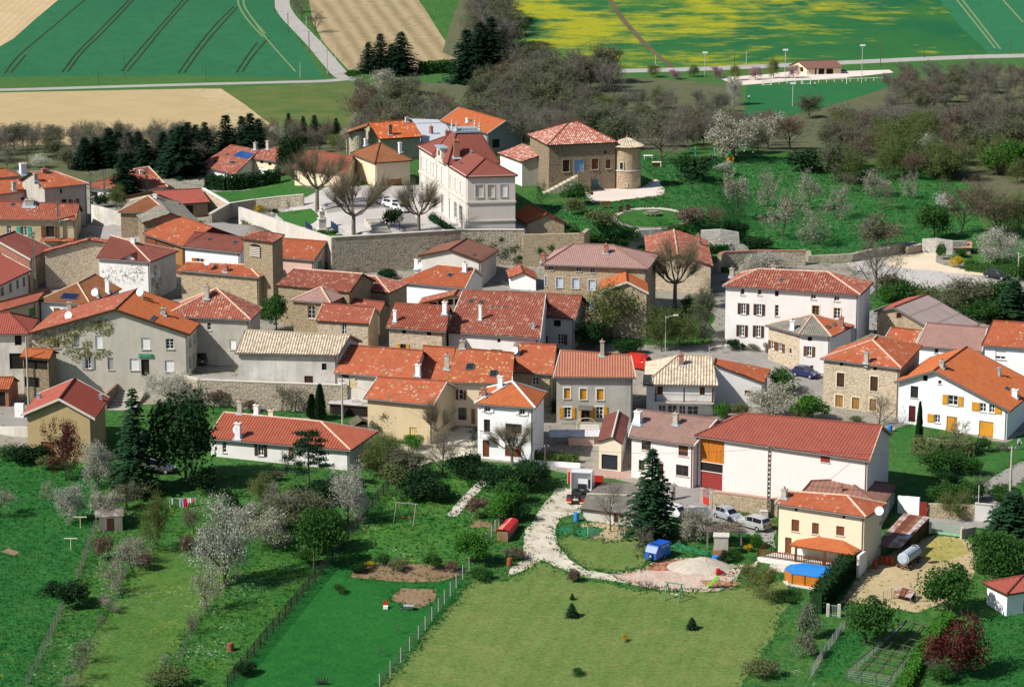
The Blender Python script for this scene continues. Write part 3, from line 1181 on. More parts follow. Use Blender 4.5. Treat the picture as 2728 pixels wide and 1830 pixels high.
for q in ((1962,790,1985,870),(2010,745,2028,830),(2045,690,2062,770),(1962,970,1985,1090),(2000,940,2020,1060),(2042,890,2062,1010)):a.w('r',*q,'win',wmin=.9)
a.ch(1698,545,465,MCO,'r').ch(722,485,405,MCO,'l').dish(712,548,575,'l',.55).dish(1455,305,375,'r',.55).ch(1465,360,300,MCO,'r')
a.sky(1530,530,1700,590,'r',name='skylight')
a.done(pls('worn_beige_render',(.56,.52,.45),.68,.6),[T_RED,TO2],verge=WDB,period=.42)
mb=MB()
sd=a.sides['f']
p0=onp('I',(1437,982),sd['o'],sd['n'])
p1=onp('I',(1587,946),sd['o'],sd['n'])
eu=sd['e']
wd_,hg_=(p1-p0).dot(eu),p1.z-p0.z
mb.box(p0+sd['n']*.03,eu*wd_,(0,0,hg_),sd['n']*.12)
sg=mb.bd('sign_board',pln('green_sign',(.01,.22,.10),.5),a.root)
SIGN=(p0+sd['n']*.155,eu,sd['n'],wd_,hg_,sg)
a=hs('porch_house','village_house','stained grey house with hipped red roof beside the tall concrete pole')
a.x('I',(290,1330),(-160,742),(300,740),(-60,525),(90,520),hr=True)
a.w('f',152,755,224,858,'hole').w('f',98,940,260,1105,'hole')
a.done(P_STREAK,T_RED2)
a=hs('porch','porch','small open balcony with orange tiled roof on stone posts','porch')
a.x('I',(560,1490),(205,976),(512,1000),(262,885),(560,908),o=.3)
a.w('f',235,1010,500,1105,'hole').w('f',250,1190,410,1290,'hole')
a.done(SBR,TO2,gutter=False)
a=hs('low_left','outbuilding','low brick shed with orange tiles at the left edge','shed')
a.x('I',(90,1500),(-150,1315),(97,1315),(-120,1192),(148,1190),o=.2)
a.w('f',-60,1340,55,1490,'hole')
a.done(MBK,TOR,gutter=False)
a=hs('tan_house','stone_house','small tan gabled house with bright red roof and brown door by the dark red tree','house')
a.y('Q',(300,1025),(225,562),(612,400),(987,608),(776,186),o=.55)
a.w('f',428,846,560,1022,'door',WBR)
a.ch(405,398,375,M_ZINC,'l',.3, False).ch(1050,410,385,M_ZINC,'r',.3, False)
a.done(pls('ochre_flaking_render',(.42,.32,.17),.75,.6),[T_RED2,tiles('ribbed_red_tiles',(.33,.055,.035),(.38,.065,.04),(.35,.06,.04),pa=0,da=.15)],verge=MSL,period=.6,amp=.05)
a=hs('red_low','village_house','small red hip-roofed house with stone wall behind the sign house')
a.poly('I',(2560,1090),[(1700,550),(2605,596),(2728,474)],(2290,268))
a.w('f',2150,622,2190,700,'win').w('f',2385,800,2450,900,'closed',MWP)
a.ch(2150,375,232,MCO)
a.done(P_GREY,T_OLD,ridge=MMO,period=.34,amp=.09)
# --- church quarter
a=hs('bell_tower','church_tower','square stone bell tower with white louvres under a small tiled roof','church tower')
a.poly('H',(545,1010),[(243,297),(578,338),(697,262)],(470,224),o=.3)
a.done(ST_CHURCH,T_OLD,gutter=False,period=.3,amp=.1,ridge=None)
sd=a.sides['f']
P4=[onp('H',q,sd['o'],sd['n']) for q in ((337,420),(448,420),(390,352),(390,482))]
u0,u1=(P4[0]-sd['o']).dot(sd['e']),(P4[1]-sd['o']).dot(sd['e'])
z1,z0=P4[2].z,P4[3].z
mb=MB()
mb.box(sd['o']+sd['e']*u0+V3((0,0,z0))+sd['n']*.01,sd['e']*(u1-u0),(0,0,(z1-z0)*.8),sd['n']*.03)
for k in range(7):
 w0,w1=pi*k/7,pi*(k+1)/7
 um=(u0+u1)/2
 r=(u1-u0)/2
 pts=[(um,z0+(z1-z0)*.8),(um+r*cos(w0),z0+(z1-z0)*(.8+.2*sin(w0))),(um+r*cos(w1),z0+(z1-z0)*(.8+.2*sin(w1)))]
 mb.face([sd['o']+sd['e']*u+V3((0,0,z))+sd['n']*.04 for u,z in pts])
lv=mb.bd('bell_opening',M_DARK,a.root)
for k in range(6):
 ms=MB()
 zz=z0+(z1-z0)*(.03+.135*k)
 ms.box(sd['o']+sd['e']*(u0+.06)+V3((0,0,zz))+sd['n']*.05,sd['e']*(u1-u0-.12),V3((0,0,(z1-z0)*.06))+sd['n']*-.02,sd['n']*.16)
 ms.bd('louvre_slat',MSL,lv)
a=hs('nave','church_nave','long stone church nave with red canal tile roof','church')
a.x('H',(640,1180),(600,776),(1372,856),(800,608),(1506,665),o=.25)
a.done(ST_CHURCH,T_OLD,verge=WDB,ridge=MMO,gutter=False,period=.34,amp=.12)
a=hs('choir','church_choir','low church choir with hipped tile roof and small arched window','church')
a.x('H',(1500,1200),(1450,832),(1785,860),(1520,690),(1642,690),hr=True,o=.25)
a.w('f',1540,890,1585,940,'arch',MSL)
a.done(ST_CHURCH,T_OLD,ridge=MMO,gutter=False,period=.34,amp=.12)
a=hs('chapel','side_chapel','square stone side chapel with pale pink hipped roof and arched window','chapel')
a.poly('H',(800,1290),[(758,936),(1172,966),(1332,890)],(1100,800),o=.25)
a.w('f',935,995,1012,1125,'arch',MSL)
a.done(ST_CHURCH,T_MAUVE,ridge=MMO,period=.34,amp=.06)
a=hs('sacristy','sacristy','sacristy with clean coral tile roof and brick corners in front of the chapel','church')
a.x('H',(1085,1430),(1012,1146),(1575,1180),(1090,968),(1632,1014),o=.25)
a.w('f',1290,1165,1340,1290,'win')
a.done(ST_PALE,T_RED,verge=MMO,gutter=False,period=.3,amp=.05)
a=hs('sacristy_back','sacristy_annexe','narrow red-roofed annexe behind the sacristy','church')
a.x('H',(1660,1400),(1300,1038),(1687,1062),(1335,918),(1738,958),o=.2)
a.done(SBR,T_RED,gutter=False,period=.3,amp=.05)
a=hs('rubble_hall','stone_house','rubble stone house with flat red hipped roof left of the bell tower','house')
a.x('H',(410,1010),(-420,622),(432,698),(-320,540),(310,571),hr=True,s=.38)
a.ch(85,640,570,MBK).dish(-110,540,625,'f',.5)
a.sky(-55,570,-20,600)
a.done(ST_TAN,TOR,ridge=MMO)
a=hs('pink_house','village_house','rose-plastered house with orange roof and dark green eaves behind the church')
a.x('H',(925,720),(560,482),(1005,520),(640,292),(1137,330))
a.w('r',1040,525,1085,600,'closed',M_GREENSH,wmin=.9)
a.done(P_ROSE,TOR,verge=pln('green_verge',(.03,.10,.07),.6))
a=hs('canal_house','long_house','long white house with pale mixed canal tiles on the terrace','house')
a.x('H',(230,1812),(180,1482),(1252,1506),(285,1246),(1376,1302))
a.w('f',900,1720,990,1830,'door',WDB).w('f',1080,1590,1130,1660,'hole')
a.done(P_STREAK,T_PALE,verge=MGU,period=.36,amp=.12)
# --- terraced castle quarter
a=hs('solar_red','village_house','white house with mottled red roof and blue solar panel by the hedge')
a.x('F',(470,935),(112,746),(490,838),(442,534),(745,592))
a.sky(440,592,645,668,'f',pln('solar_cell_blue',(.02,.07,.22),.15),name='solar_panel').sky(420,698,480,728).sky(255,690,295,715).sky(380,620,415,640)
a.done(PWH,T_OLD,verge=None)
a=hs('cream_red','village_house','cream house with white shutters and mottled red roof joined to the solar panel house')
a.x('F',(900,880),(652,666),(925,708),(745,588),(1010,540),s=.5)
a.w('f',735,765,790,830,'closed',MWP).w('f',835,785,872,830,'open',MWP).w('f',750,695,785,725,'hole').w('f',835,715,870,745,'hole')
a.ch(705,580,505,MCO).ch(835,575,487,MCO)
a.done(P_CREAM,T_OLD)
a=hs('hidden_red','village_house','red-roofed house half hidden behind bare plane trees')
a.x('F',(1560,975),(1080,762),(1640,838),(1260,590),(1720,650))
a.done(P_CREAM,T_RED)
a=hs('castle_farm','stone_house','dark stone farmhouse with bright striped orange roof','house')
a.x('B',(1400,1420),(1105,1240),(1492,1216),(1000,1096),(1392,1070),s=.5)
a.w('l',1005,1175,1020,1220,'hole',wmin=.7)
a.ch(1200,1200,1108,MBK).ch(1350,1085,1045,MSL)
a.done(ST_GREY,tiles('striped_orange_tiles',(.52,.09,.022),(.60,.12,.03),(.56,.13,.04),pale=(.70,.36,.2),pa=.12,da=.2,dv=.7),gutter=False)
a=hs('ochre_house','village_house','pale house with ochre hipped roof behind the bare plane trees')
a.poly('F',(1945,975),[(1690,618),(1945,720),(2335,692)],(1985,512))
a.w('r',2070,885,2225,975,'door',W_TAN)
a.ch(2205,620,505,MWP,'r').ch(1850,540,465,MWP,'f')
a.done(P_CREAM,T_OCHRE)
a=hs('zinc_hall','outbuilding','flat pale grey sheet metal roof between orange roofs','outbuilding')
a.x('B',(1500,1420),(1490,1272),(1765,1215),(1425,1103),(1692,1096),s=.12)
a.ch(1565,1190,1125,MBK)
a.done(PLG,pln('pale_metal_roof',(.50,.52,.55),.6,0,.1),gutter=False,amp=.03,period=.9)
a=hs('long_orange','barn','long barn with plain bright orange roof behind the town hall')
a.x('B',(2065,1400),(1645,1076),(2067,1190),(1812,958),(2230,1078))
a.w('r',2110,1240,2175,1315,'hole')
a.ch(1890,1090,1050,MWP)
a.done(pls('violet_grey_render',(.30,.26,.30),.8,.3),TO2,verge=MSL)
a=hs('brown_roof','village_house','grey house with ribbed brown roof under the plaza wall')
a.y('G',(225,1600),(213,1376),(490,1322),(780,1428),(648,1224))
a.sky(690,1352,750,1372,'r')
a.done(PLG,T_BROWN,verge=WDB,period=.5,amp=.04)
a=hs('small_shed','outbuilding','small stone outbuilding with orange roof beside the town hall','outbuilding')
a.y('G',(1178,1195),(1175,1089),(1355,1004),(1537,1081),(1205,916),o=.3,z=12.65)
a.w('l',1120,1110,1165,1188,'door',MWP)
a.done(ST_TAN,TO2,gutter=False)
M_TANS=pln('tan_dressed_stone',(.34,.28,.20),.9,0,.2)
a=hs('castle','castle_house','stone castle house with mottled hipped roof and blue door above steps','castle')
a.x('G',(1930,780),(1366,393),(1990,366),(1548,200),(1622,181),hl=True,hr=True)
a.w('f',1500,522,1560,628,'closed',WDB,surround=M_TANS).w('f',1605,520,1686,660,'door',M_BLUEP,surround=M_TANS).w('f',1757,512,1816,606,'closed',WBR,surround=M_TANS)
a.w('f',1885,522,1925,600,'closed',WBR).w('f',1775,692,1818,780,'door',pln('teal_door',(.06,.22,.30),.6)).w('f',1870,435,1885,470,'hole')
a.done(SBR,T_CASTLE,ridge=T_RED,gutter=False,period=.34,amp=.12)
CASTLE=a
a=hs('castle_wing','castle_wing','pale wing of the castle house on posts with mottled lean-to roof','castle')
a.x('G',(1120,760),(920,462),(1127,540),(1132,386),(1376,456),shed=True,s=.3)
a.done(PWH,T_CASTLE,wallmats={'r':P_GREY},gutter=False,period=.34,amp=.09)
# --- mid rows
a=hs('orange_gable','village_house','white-walled house with wide coral roof, skylight and chimney')
a.x('J',(265,700),(222,431),(932,502),(655,258),(1035,297))
a.sky(738,345,790,382).ch(930,325,235,MWP).ch(430,300,195,MWP)
a.dish(458,265,300,'f',.5)
a.done(P_PURE,TOR,verge=MSL,ridge=MMO)
a=hs('white_cube','village_house','small bright white house with red gabled roof','house')
a.y('J',(1540,530),(1385,392),(1535,334),(1690,408),(1502,254),o=.3)
a.done(P_PURE,T_RED,gutter=False)
a=hs('long_west','long_house','rubble house with yellow shutters at the left end of the longest tiled roof','house')
a.x('J',(155,1380),(110,905),(735,950),(203,654),(775,690))
a.w('f',275,925,318,970,'hole').w('f',535,945,580,990,'hole').w('f',262,1078,318,1132,'open',WYE,frame=WDB)
a.ch(205,845,720,MWP,wd=.45).ch(722,765,635,MWP)
a.done(ST_PALE,T_RED,verge=None,period=.34,amp=.12)
a=hs('long_main','long_house','white house under the longest weathered canal tile roof','house')
a.x('J',(1690,1450),(728,952),(1712,1020),(910,520),(1770,556))
a.w('f',1265,1022,1298,1062,'hole').w('f',1200,1135,1320,1160,'hole')
a.ch(1090,830,670,MWP,wd=.4).sky(955,615,1015,655).sky(1062,628,1122,668)
for q in (1200,1270,1335):a.sky(q,685,q+26,706)
a.ch(1640,920,850,M_ZINC,wd=.3)
a.done(PWH,T_OLD,verge=MSL,period=.34,amp=.11)
a=hs('long_east','village_house','grey house with red shuttered door at the right end of the longest roof')
a.x('J',(2060,1160),(1735,792),(2085,818),(1768,556),(2150,580))
a.w('f',1890,975,1955,1080,'open',WBR,sides=(1,)).w('f',1850,830,1925,895,'hole').w('f',1740,990,1790,1070,'hole')
a.done(PLG,T_OLD,period=.34,amp=.12)
a=hs('loggia','roof_loggia','pale orange roof over an open timber loggia behind the longest roof','house')
a.y('J',(820,1180),(440,664),(815,574),(938,618),(855,514),o=.25)
for q in ((650,620,700,672),(752,612,808,672),(825,612,885,672),(560,645,640,672)):a.w('f',*q,'hole')
a.done(P_CREAM,T_OLD,verge=W_TAN,gutter=False,amp=.08)
a=hs('row_left','long_house','pale house with broad plain red roof in the front row','house')
a.x('O',(180,770),(110,513),(940,592),(285,236),(1045,292),o=.4)
a.w('f',272,572,355,690,'door',pln('cream_door',(.55,.45,.27),.7)).w('f',200,535,270,565,'hole')
a.ch(990,548,425,MWP)
a.done(PLG,T_MOSS,amp=.02,period=.2)
a=hs('row_low','barn','tan barn whose red roof sweeps down low in the front row')
a.x('O',(470,1180),(420,782),(1152,854),(570,563),(1292,610),shed=False,o=.4)
a.w('f',900,1085,975,1170,'door',pln('pale_yellow_door',(.55,.42,.18),.7))
a.done(pls('cream_tan_render',(.60,.48,.30),.75,.5),T_MOSS,verge=MSL,amp=.02,period=.2)
a=hs('row_mid','village_house','middle roof of the front row with tall grey chimney')
a.x('O',(1240,960),(938,592),(1290,612),(1042,240),(1378,263),o=.3)
a.ch(1290,480,325,MCO)
a.done(P_CREAM,T_MOSS,gutter=False,amp=.02,period=.2)
a=hs('row_cream','village_house','cream house with brown shutters and two skylights in the front row')
a.x('O',(1400,1075),(1290,614),(1965,634),(1388,262),(1990,316),o=.4)
a.w('f',1412,692,1458,795,'open',WBR).w('f',1655,712,1705,800,'open',W_TAN).w('f',1405,880,1492,1005,'win',WDB).w('f',1540,892,1580,1050,'door',W_TAN)
a.sky(1478,425,1565,492).sky(1725,495,1808,562)
a.ch(1450,262,180,MCO)
a.done(P_CREAM,tiles('yellow_lichened_tiles',(.44,.085,.035),(.52,.11,.045),(.44,.12,.055),pale=(.55,.42,.16),pa=.12,da=.3,moss=.25),amp=.02,period=.2,ridge=None)
a=hs('row_stone','stone_house','stone house with plain orange-red roof and dish between cream house and grey house','house')
a.x('J',(1830,1740),(1408,1366),(1852,1392),(1442,1072),(1884,1090),o=.3)
a.w('f',1628,1422,1698,1502,'win')
a.ch(1465,1185,1070,MCO).dish(1448,1145,1190,'f',.5)
a.done(ST_TAN,T_MOSS,verge=WDB,amp=.02,period=.2)
a=hs('yellow_shutters','village_house','grey house with bright yellow shutters and ribbed salmon roof')
a.x('N',(478,885),(-335,407),(522,413),(-262,130),(472,184))
a.w('f',115,528,188,645,'closed',WYE,surround=MWP).w('f',-225,520,-160,630,'closed',WYE,surround=MWP).w('f',-60,525,10,640,'closed',WYE,surround=MWP)
a.w('f',105,714,182,840,'open',WYE,surround=MWP).w('f',-45,735,40,890,'hole',surround=WYE).w('f',-225,720,-150,830,'open',WYE,surround=MWP)
a.ch(172,190,30,MCO,wd=.5)
a.done(P_GREY,tiles('salmon_ribbed_tiles',(.46,.15,.09),(.52,.18,.11),(.48,.17,.10),pa=0,da=.2),verge=MSL,period=.34,amp=.08)
a=hs('balcony_house','village_house','white house with long iron balcony and pale mixed canal tiles')
a.x('N',(625,800),(604,484),(1380,497),(960,188),(1302,186),hl=True,s=.4)
a.w('f',742,500,802,590,'door',WBR).w('f',1185,505,1238,590,'door',WBR)
for q in ((755,695,835,800),(850,695,950,800),(968,700,1040,800),(1055,705,1172,800)):a.w('f',*q,'win',MWP)
a.ch(992,280,170,MBK)
a.done(PWH,T_PALE,ridge=None,period=.38,amp=.12)
sd=a.sides['f']
mb=MB()
q=[onp('N',p,sd['o']+sd['n']*1.3,sd['n']) for p in ((715,662),(1330,672))]
q[1].z=q[0].z
mb.box(q[0]-V3((0,0,.2)),q[1]-q[0],(0,0,.2),-sd['n']*1.28)
bal=mb.bd('balcony',MSL,a.root)
mb=MB()
L_=(q[1]-q[0]).length
for i in range(int(L_/.13)):
 p=q[0]+(q[1]-q[0])*(i/int(L_/.13))
 mb.cbx(p-sd['n']*.06,.025,.025,1.)
mb.box(q[0]+V3((0,0,.98))-sd['n']*.1,q[1]-q[0],(0,0,.06),sd['n']*.06)
rl_=mb.bd('balustrade',M_IRON,bal)
tag(rl_,kind='stuff')
for f in (.02,.5,.98):
 mb=MB()
 p=q[0]+(q[1]-q[0])*f-sd['n']*.12
 mb.cbx(p,.16,.16,a.ze-q[0].z-.1)
 mb.bd('post',WDB,bal)
a=hs('balcony_annexe','house_wing','white wing with sloping ribbed orange roof beside the balcony house')
a.x('N',(1822,730),(1852,466),(1921,326),(1332,270),(1352,216),s=.36,shed=True)
a.w('l',1652,545,1722,580,'closed',W_TAN)
a.done(PWH,TOR,gutter=False,period=.34)
a=hs('garage','garage','narrow garage with faded dark red roof and dark roller door','garage')
a.y('N',(145,1365),(120,1075),(275,1030),(387,1100),(345,757),o=.22)
a.w('f',165,1212,332,1368,'garage',pln('dark_garage_door',(.02,.025,.03),.6))
a.done(pls('cream_garage_render',(.72,.64,.50),.8,.3),tiles('faded_dark_tiles',(.20,.055,.04),(.26,.07,.05),(.20,.07,.055),pa=0,da=.6),gutter=False,ridge=MSL,amp=.02)
a=hs('pink_farm','farmhouse','pale pink two-storey farmhouse with brown-framed windows and faded mauve tiles','house')
a.x('N',(462,1450),(445,1022),(1130,1117),(533,745),(1370,842),k=1.)
a.w('f',582,1068,678,1165,'win',WBR).w('f',965,1120,1064,1225,'half',WBR,frame=WBR,f=.35).w('f',552,1268,610,1375,'win',WBR).w('f',745,1298,808,1470,'door',WDB).w('f',938,1320,1068,1432,'win',WBR)
a.ch(545,890,755,MWP,wd=.8).ch(937,900,775,MCO)
a.done(P_PINK,tiles('faded_mauve_tiles',(.33,.17,.135),(.40,.21,.165),(.36,.19,.15),pa=0,da=.35,du=.3,dv=.34,bump=.7),verge=MWP,amp=.05)
a=hs('pink_barn','barn','large pale pink barn with orange boarded upper door and red gate')
a.x('N',(1172,1545),(1132,1016),(2950,1278),(1655,785),(3080,912),hl=True)
a.w('f',1188,1048,1440,1296,'door',W_ORANGE).w('f',1188,1300,1425,1392,'hole').w('f',1190,1396,1420,1585,'garage',M_DRED)
a.w('f',2442,1170,2535,1288,'closed',M_DRED)
a.done(P_PINK,tiles('barn_red_tiles',(.35,.08,.052),(.41,.095,.062),(.38,.09,.062),pa=.01,da=.2),verge=MMO,period=.42,amp=.1)
# --- right side
a=hs('mauve_house','stone_house','stone house with mauve hipped roof and pale blue shutters','house')
a.x('K',(-425,1150),(-457,567),(657,608),(-122,352),(285,364),hl=True,hr=True)
a.w('f',48,598,95,650,'win',M_BLUE_SH).w('f',-100,592,-45,640,'win',M_BLUE_SH).w('f',-390,575,-335,625,'win',M_BLUE_SH)
for x0,y0 in ((30,725),(-138,708),(-305,698),(-472,685)):a.w('f',x0,y0,x0+68,y0+105,'closed',M_BLUE_SH,surround=MSL)
for x0,y0 in ((22,948),(-140,935),(-170,925)):a.w('f',x0,y0,x0+68,y0+100,'closed',M_BLUE_SH)
a.ch(212,448,355,MBK).ch(-440,540,450,MBK,'l')
a.done(ST_TAN,T_MAUVE,amp=.05)
a=hs('mauve_wing','house_wing','stone wing with bright orange gabled roof behind the budding tree')
a.y('K',(640,1345),(155,842),(430,745),(655,862),(415,600),o=.3)
a.done(ST_TAN,TO2,verge=MSL,gutter=False)
a=hs('tree_barn','barn','stone barn with weathered orange gable roof behind a big bare tree')
a.y('K',(1290,880),(635,536),(960,462),(1326,578),(917,202))
a.ch(1170,355,255,MBK,'r').sky(1050,300,1100,372,'r',MCO)
a.done(ST_PALE,T_OLD,gutter=False,ridge=MMO,amp=.06)
a=hs('long_white','village_house','long three-storey white house with dark shutters and orange canal tile hip roof')
a.x('K',(1430,1420),(1424,787),(2853,882),(1800,612),(2518,646),hl=True,hr=True)
a.w('f',1608,815,1650,880,'win').w('f',1785,822,1826,882,'win').w('f',1612,966,1664,1078,'open',WDB).w('f',1776,975,1828,1088,'open',WDB)
a.w('f',1598,1192,1650,1308,'open',WDB).w('f',1768,1198,1818,1316,'open',WDB).w('f',1965,985,2005,1100,'win',MCR).w('f',1965,838,2005,895,'hole')
a.w('f',2337,872,2392,925,'win').w('f',2580,890,2635,945,'win').w('f',2352,990,2424,1105,'win',W_TAN,surround=MCR).w('f',2576,1015,2646,1128,'win',surround=MCR)
a.ch(1520,695,600,MCO,'l').sky(2012,712,2050,745).ch(1955,610,570,MCO)
a.done(PWH,T_OLD,ridge=MMO,period=.36,amp=.12)
a=hs('corner_house','village_house','white corner house with grey tile roof, orange back pitch and brown shutters')
a.poly('M',(8,660),[(-2,278),(342,303),(576,187),(160,95),(-348,182)],(140,72))
a.w('f',92,298,138,345,'hole').w('f',82,400,134,500,'open',WBR).w('f',118,598,150,632,'hole')
a.w('q',480,240,505,295,'win',wmin=.8)
for q in ((-290,345,-250,430),(-212,365,-170,455)):a.w('l',q[0],q[1],q[2],q[3],'open',WBR)
a.w('l',-105,420,-75,480,'win')
a.ch(440,200,95,MBK,'r').ch(-68,230,128,MWP,'l').sky(285,175,355,212,'r').sky(355,150,415,186,'r')
a.done(PWH,[T_GREY,TOR,TOR,T_RED,T_GREY],wallmats={'l':ST_PALE},ridge=MMO)
a=hs('tall_stone','stone_house','tall stone house with closed brown and orange shutters and orange hipped roof','house')
a.hy('M',(272,1010),(225,526),(1067,631),(768,338),(812,294),br=(1287,388))
for q in ((395,675,475,822),(742,712,822,865)):a.w('f',*q,'closed',WDB,surround=MCR)
for q in ((380,905,460,1030),(552,930,632,1052),(735,945,805,1072)):a.w('f',*q,'closed',W_TAN,surround=MCR)
a.w('f',425,565,460,602,'hole').w('f',772,615,808,650,'hole')
a.ch(702,575,455,MCO,wd=.55)
a.done(ST_PALE,[T_MOSS,TOR,TOR],ridge=MMO,amp=.05,period=.36)
a=hs('yellow_white','village_house','white gabled house with yellow shutters and doors under a broad ribbed orange roof')
a.y('M',(1012,1190),(995,772),(1397,656),(2192,1077),(1745,406),ang=-30,o=.45)
a.w('f',1550,908,1652,1010,'open',WYE).w('f',1880,988,1945,1078,'open',WYE,sides=(-1,),sw=1.).w('f',1975,1000,2032,1090,'open',WYE,sides=(1,),sw=.9)
a.w('f',1410,1108,1468,1192,'open',WYE,sides=(-1,),sw=.9).w('f',1533,1128,1644,1290,'door',WYE).w('f',1870,1178,2022,1345,'garage',WYE)
a.w('f',1448,752,1482,790,'win',MBK).w('f',1160,812,1240,935,'win',WDB).w('f',1140,1016,1212,1185,'door',pln('wine_door',(.09,.012,.015),.5)).w('f',1288,700,1338,762,'hole')
a.ch(1485,625,545,MCO,'r').ch(2245,932,840,MWP,'r',wd=.7).ch(2080,705,635,M_ZINC,'r',.3, False).sky(2145,800,2215,850,'r')
a.done(P_PURE,TO2,verge=MGU,period=.42,amp=.09)
a=hs('far_right','village_house','white house with roller blind window and orange roof at the right edge')
a.x('M',(1935,760),(1900,386),(2520,432),(2015,136),(2540,172))
a.w('f',2042,415,2150,535,'half',MWP,f=.25)
a.done(P_PURE,TOR,verge=WDB,amp=.03)
a=hs('mauve_mid','village_house','white house with flat faded mauve roof between two orange roofs')
a.x('M',(1235,660),(1222,392),(1902,452),(1330,158),(1958,210))
a.w('f',1408,415,1450,470,'win',MSL)
a.done(P_PURE,tiles('dull_mauve_tiles',(.36,.17,.14),(.40,.20,.165),(.38,.18,.15),pa=0,da=.25),verge=MSL,amp=.02)
a=hs('orange_sliver','outbuilding','mossy orange roof squeezed beside the mauve roof','outbuilding')
a.x('M',(905,560),(868,352),(1215,364),(960,205),(1275,241))
a.done(ST_PALE,T_MOSS,verge=MSL,gutter=False,amp=.02)
a=hs('ribbed_barn','barn','stone barn with large ribbed grey-mauve roof and brick corner')
a.y('L',(795,1690),(780,1282),(985,1246),(1540,1566),(1330,1112),ang=-28)
a.w('f',1018,1305,1066,1355,'hole',surround=MBK)
a.done(ST_TAN,[T_RED2,tiles('grey_mauve_sheets',(.36,.24,.22),(.42,.28,.26),(.39,.26,.24),pa=0,da=.25,dv=3)],verge=MGU,period=.55,amp=.10,gutter=False)
a=hs('pavilion','village_house','small white square house with orange pyramid roof and brown doors')
a.poly('O',(1572,1405),[(1573,836),(2207,886),(2327,722)],(1985,612))
a.w('f',1680,868,1738,926,'open',MWP).w('f',2040,892,2098,956,'open',MWP).w('f',1672,1002,1736,1132,'win',WDB).w('f',1895,1048,2066,1148,'win',WDB)
a.w('f',1660,1216,1728,1392,'door',WBR).w('f',1892,1268,2062,1392,'garage',WBR)
a.ch(1845,660,545,MWP).ch(1672,760,675,MBK)
a.done(P_PURE,TO2,ridge=MWP,amp=.04)
sd=a.sides['f']
mb=MB()
q=[onp('O',p,sd['o']+sd['n']*.02,sd['n']) for p in ((1655,1180),(1752,1180))]
mb.box(q[0]-V3((0,0,.15)),sd['e']*(q[1]-q[0]).length,(0,0,.15),sd['n']*.8)
bl_=mb.bd('balcony',MWP,a.root)
mb=MB()
for i in range(9):
 mb.cbx(q[0]+sd['e']*((q[1]-q[0]).length*i/8.2+.02)+sd['n']*.74,.03,.03,.9)
mb.box(q[0]+sd['n']*.72+V3((0,0,.88)),sd['e']*(q[1]-q[0]).length,(0,0,.05),sd['n']*.05)
mb.bd('railing',M_IRON,bl_)
for q in (a.R0,):
 mb=MB()
 mb.lathe(q,[(.1,0),(.12,.2),(.05,.3),(.1,.5),(.03,.7),(.02,1.3)],8)
 mb.bd('finial',MWP,a.root)
a=hs('low_long','village_house','long low white house with orange-red hip roof behind the tall pine')
a.x('R',(1655,1000),(200,652),(1692,779),(380,386),(1382,481),hl=True,hr=True)
a.w('f',727,716,788,832,'open',WDB,sw=.35).w('f',1048,752,1100,868,'closed',W_TAN).w('f',705,945,790,1075,'door',WDB).w('f',360,690,400,800,'win')
a.ch(525,655,487,MWP,wd=.7).ch(545,395,262,MCO,'f').ch(716,405,300,MWP).ch(868,415,355,MCR).dish(510,562,640,'f',.5)
a.done(PWH,tiles('low_house_tiles',(.40,.085,.045),(.47,.105,.055),(.43,.11,.06),pa=0,da=.15),ridge=MMO,period=.38,amp=.1)
a=hs('cream_house','village_house','cream house with closed brown shutters above the pool terrace')
a.x('T',(1432,1095),(1420,549),(2368,692),(1572,425),(2172,470),hl=True,hr=True,s=.4)
for q in ((1592,716,1672,838),(1805,750,1876,866),(2056,785,2140,880)):a.w('f',*q,'closed',WBR)
a.w('f',1524,902,1592,1070,'door',WBR).w('f',1625,598,1655,628,'hole').w('f',2120,668,2150,702,'hole').w('f',1640,1010,1705,1130,'roller',MWP)
a.w('r',2510,730,2530,770,'hole',wmin=.7)
a.ch(1518,490,395,MCO).dish(2505,725-100,700,'r',.5)
a.done(pls('cream_render',(.74,.63,.46),.85,.25),[TOR,TOR,TOR,TOR],ridge=MMO,amp=.04)
CREAM=a
a=hs('brown_back','house_wing','rear wing with ribbed brown roof behind the cream house')
a.x('U',(585,480),(-20,292),(497,338),(75,182),(286,172),hl=True,hr=True,s=.3)
a.ch(250,242,205,MBK,wd=.35)
a.done(PLG,tiles('brown_rib_tiles',(.28,.12,.085),(.33,.14,.10),(.30,.13,.095),pa=0,da=.2,dv=3.),period=.6,amp=.06,gutter=False)
a=hs('clubhouse','clubhouse','small white clubhouse with brown roof beside the football pitch','clubhouse')
a.x('D',(402,678),(402,612),(730,604),(322,546),(668,537),o=.5,s=.4)
a.w('f',510,614,562,670,'hole').w('f',580,614,640,668,'hole').w('f',478,614,492,674,'hole').w('l',345,600,375,640,'hole')
a.done(P_CREAM,tiles('brown_club_tiles',(.24,.10,.075),(.28,.12,.09),(.26,.11,.08),pa=0,da=.2),gutter=False,amp=0.,ridge=None)
a=hs('red_far','village_house','red hipped roof house behind the dark spruce')
a.x('E',(1690,470),(1300,408),(1745,384),(1400,200),(1545,176),hl=True,hr=True,s=.5)
a.ch(1465,245,205,MWP)
a.done(PWH,T_RED,ridge=MMO)
a=hs('red_far_low','village_house','low white house with red roof left of the dark spruce')
a.x('E',(900,500),(890,388),(1190,402),(1000,330),(1260,262))
a.w('f',900,435,1015,480,'hole')
a.done(PWH,T_RED)
a=hs('corner_bungalow','bungalow','white bungalow corner with red roof at the lower right edge','house')
a.x('V',(1240,480),(1232,342),(1500,300),(1330,232),(1560,200),hl=True)
a.w('f',1333,375,1350,440,'win',WBR)
a.done(P_PURE,T_RED2,gutter=False)
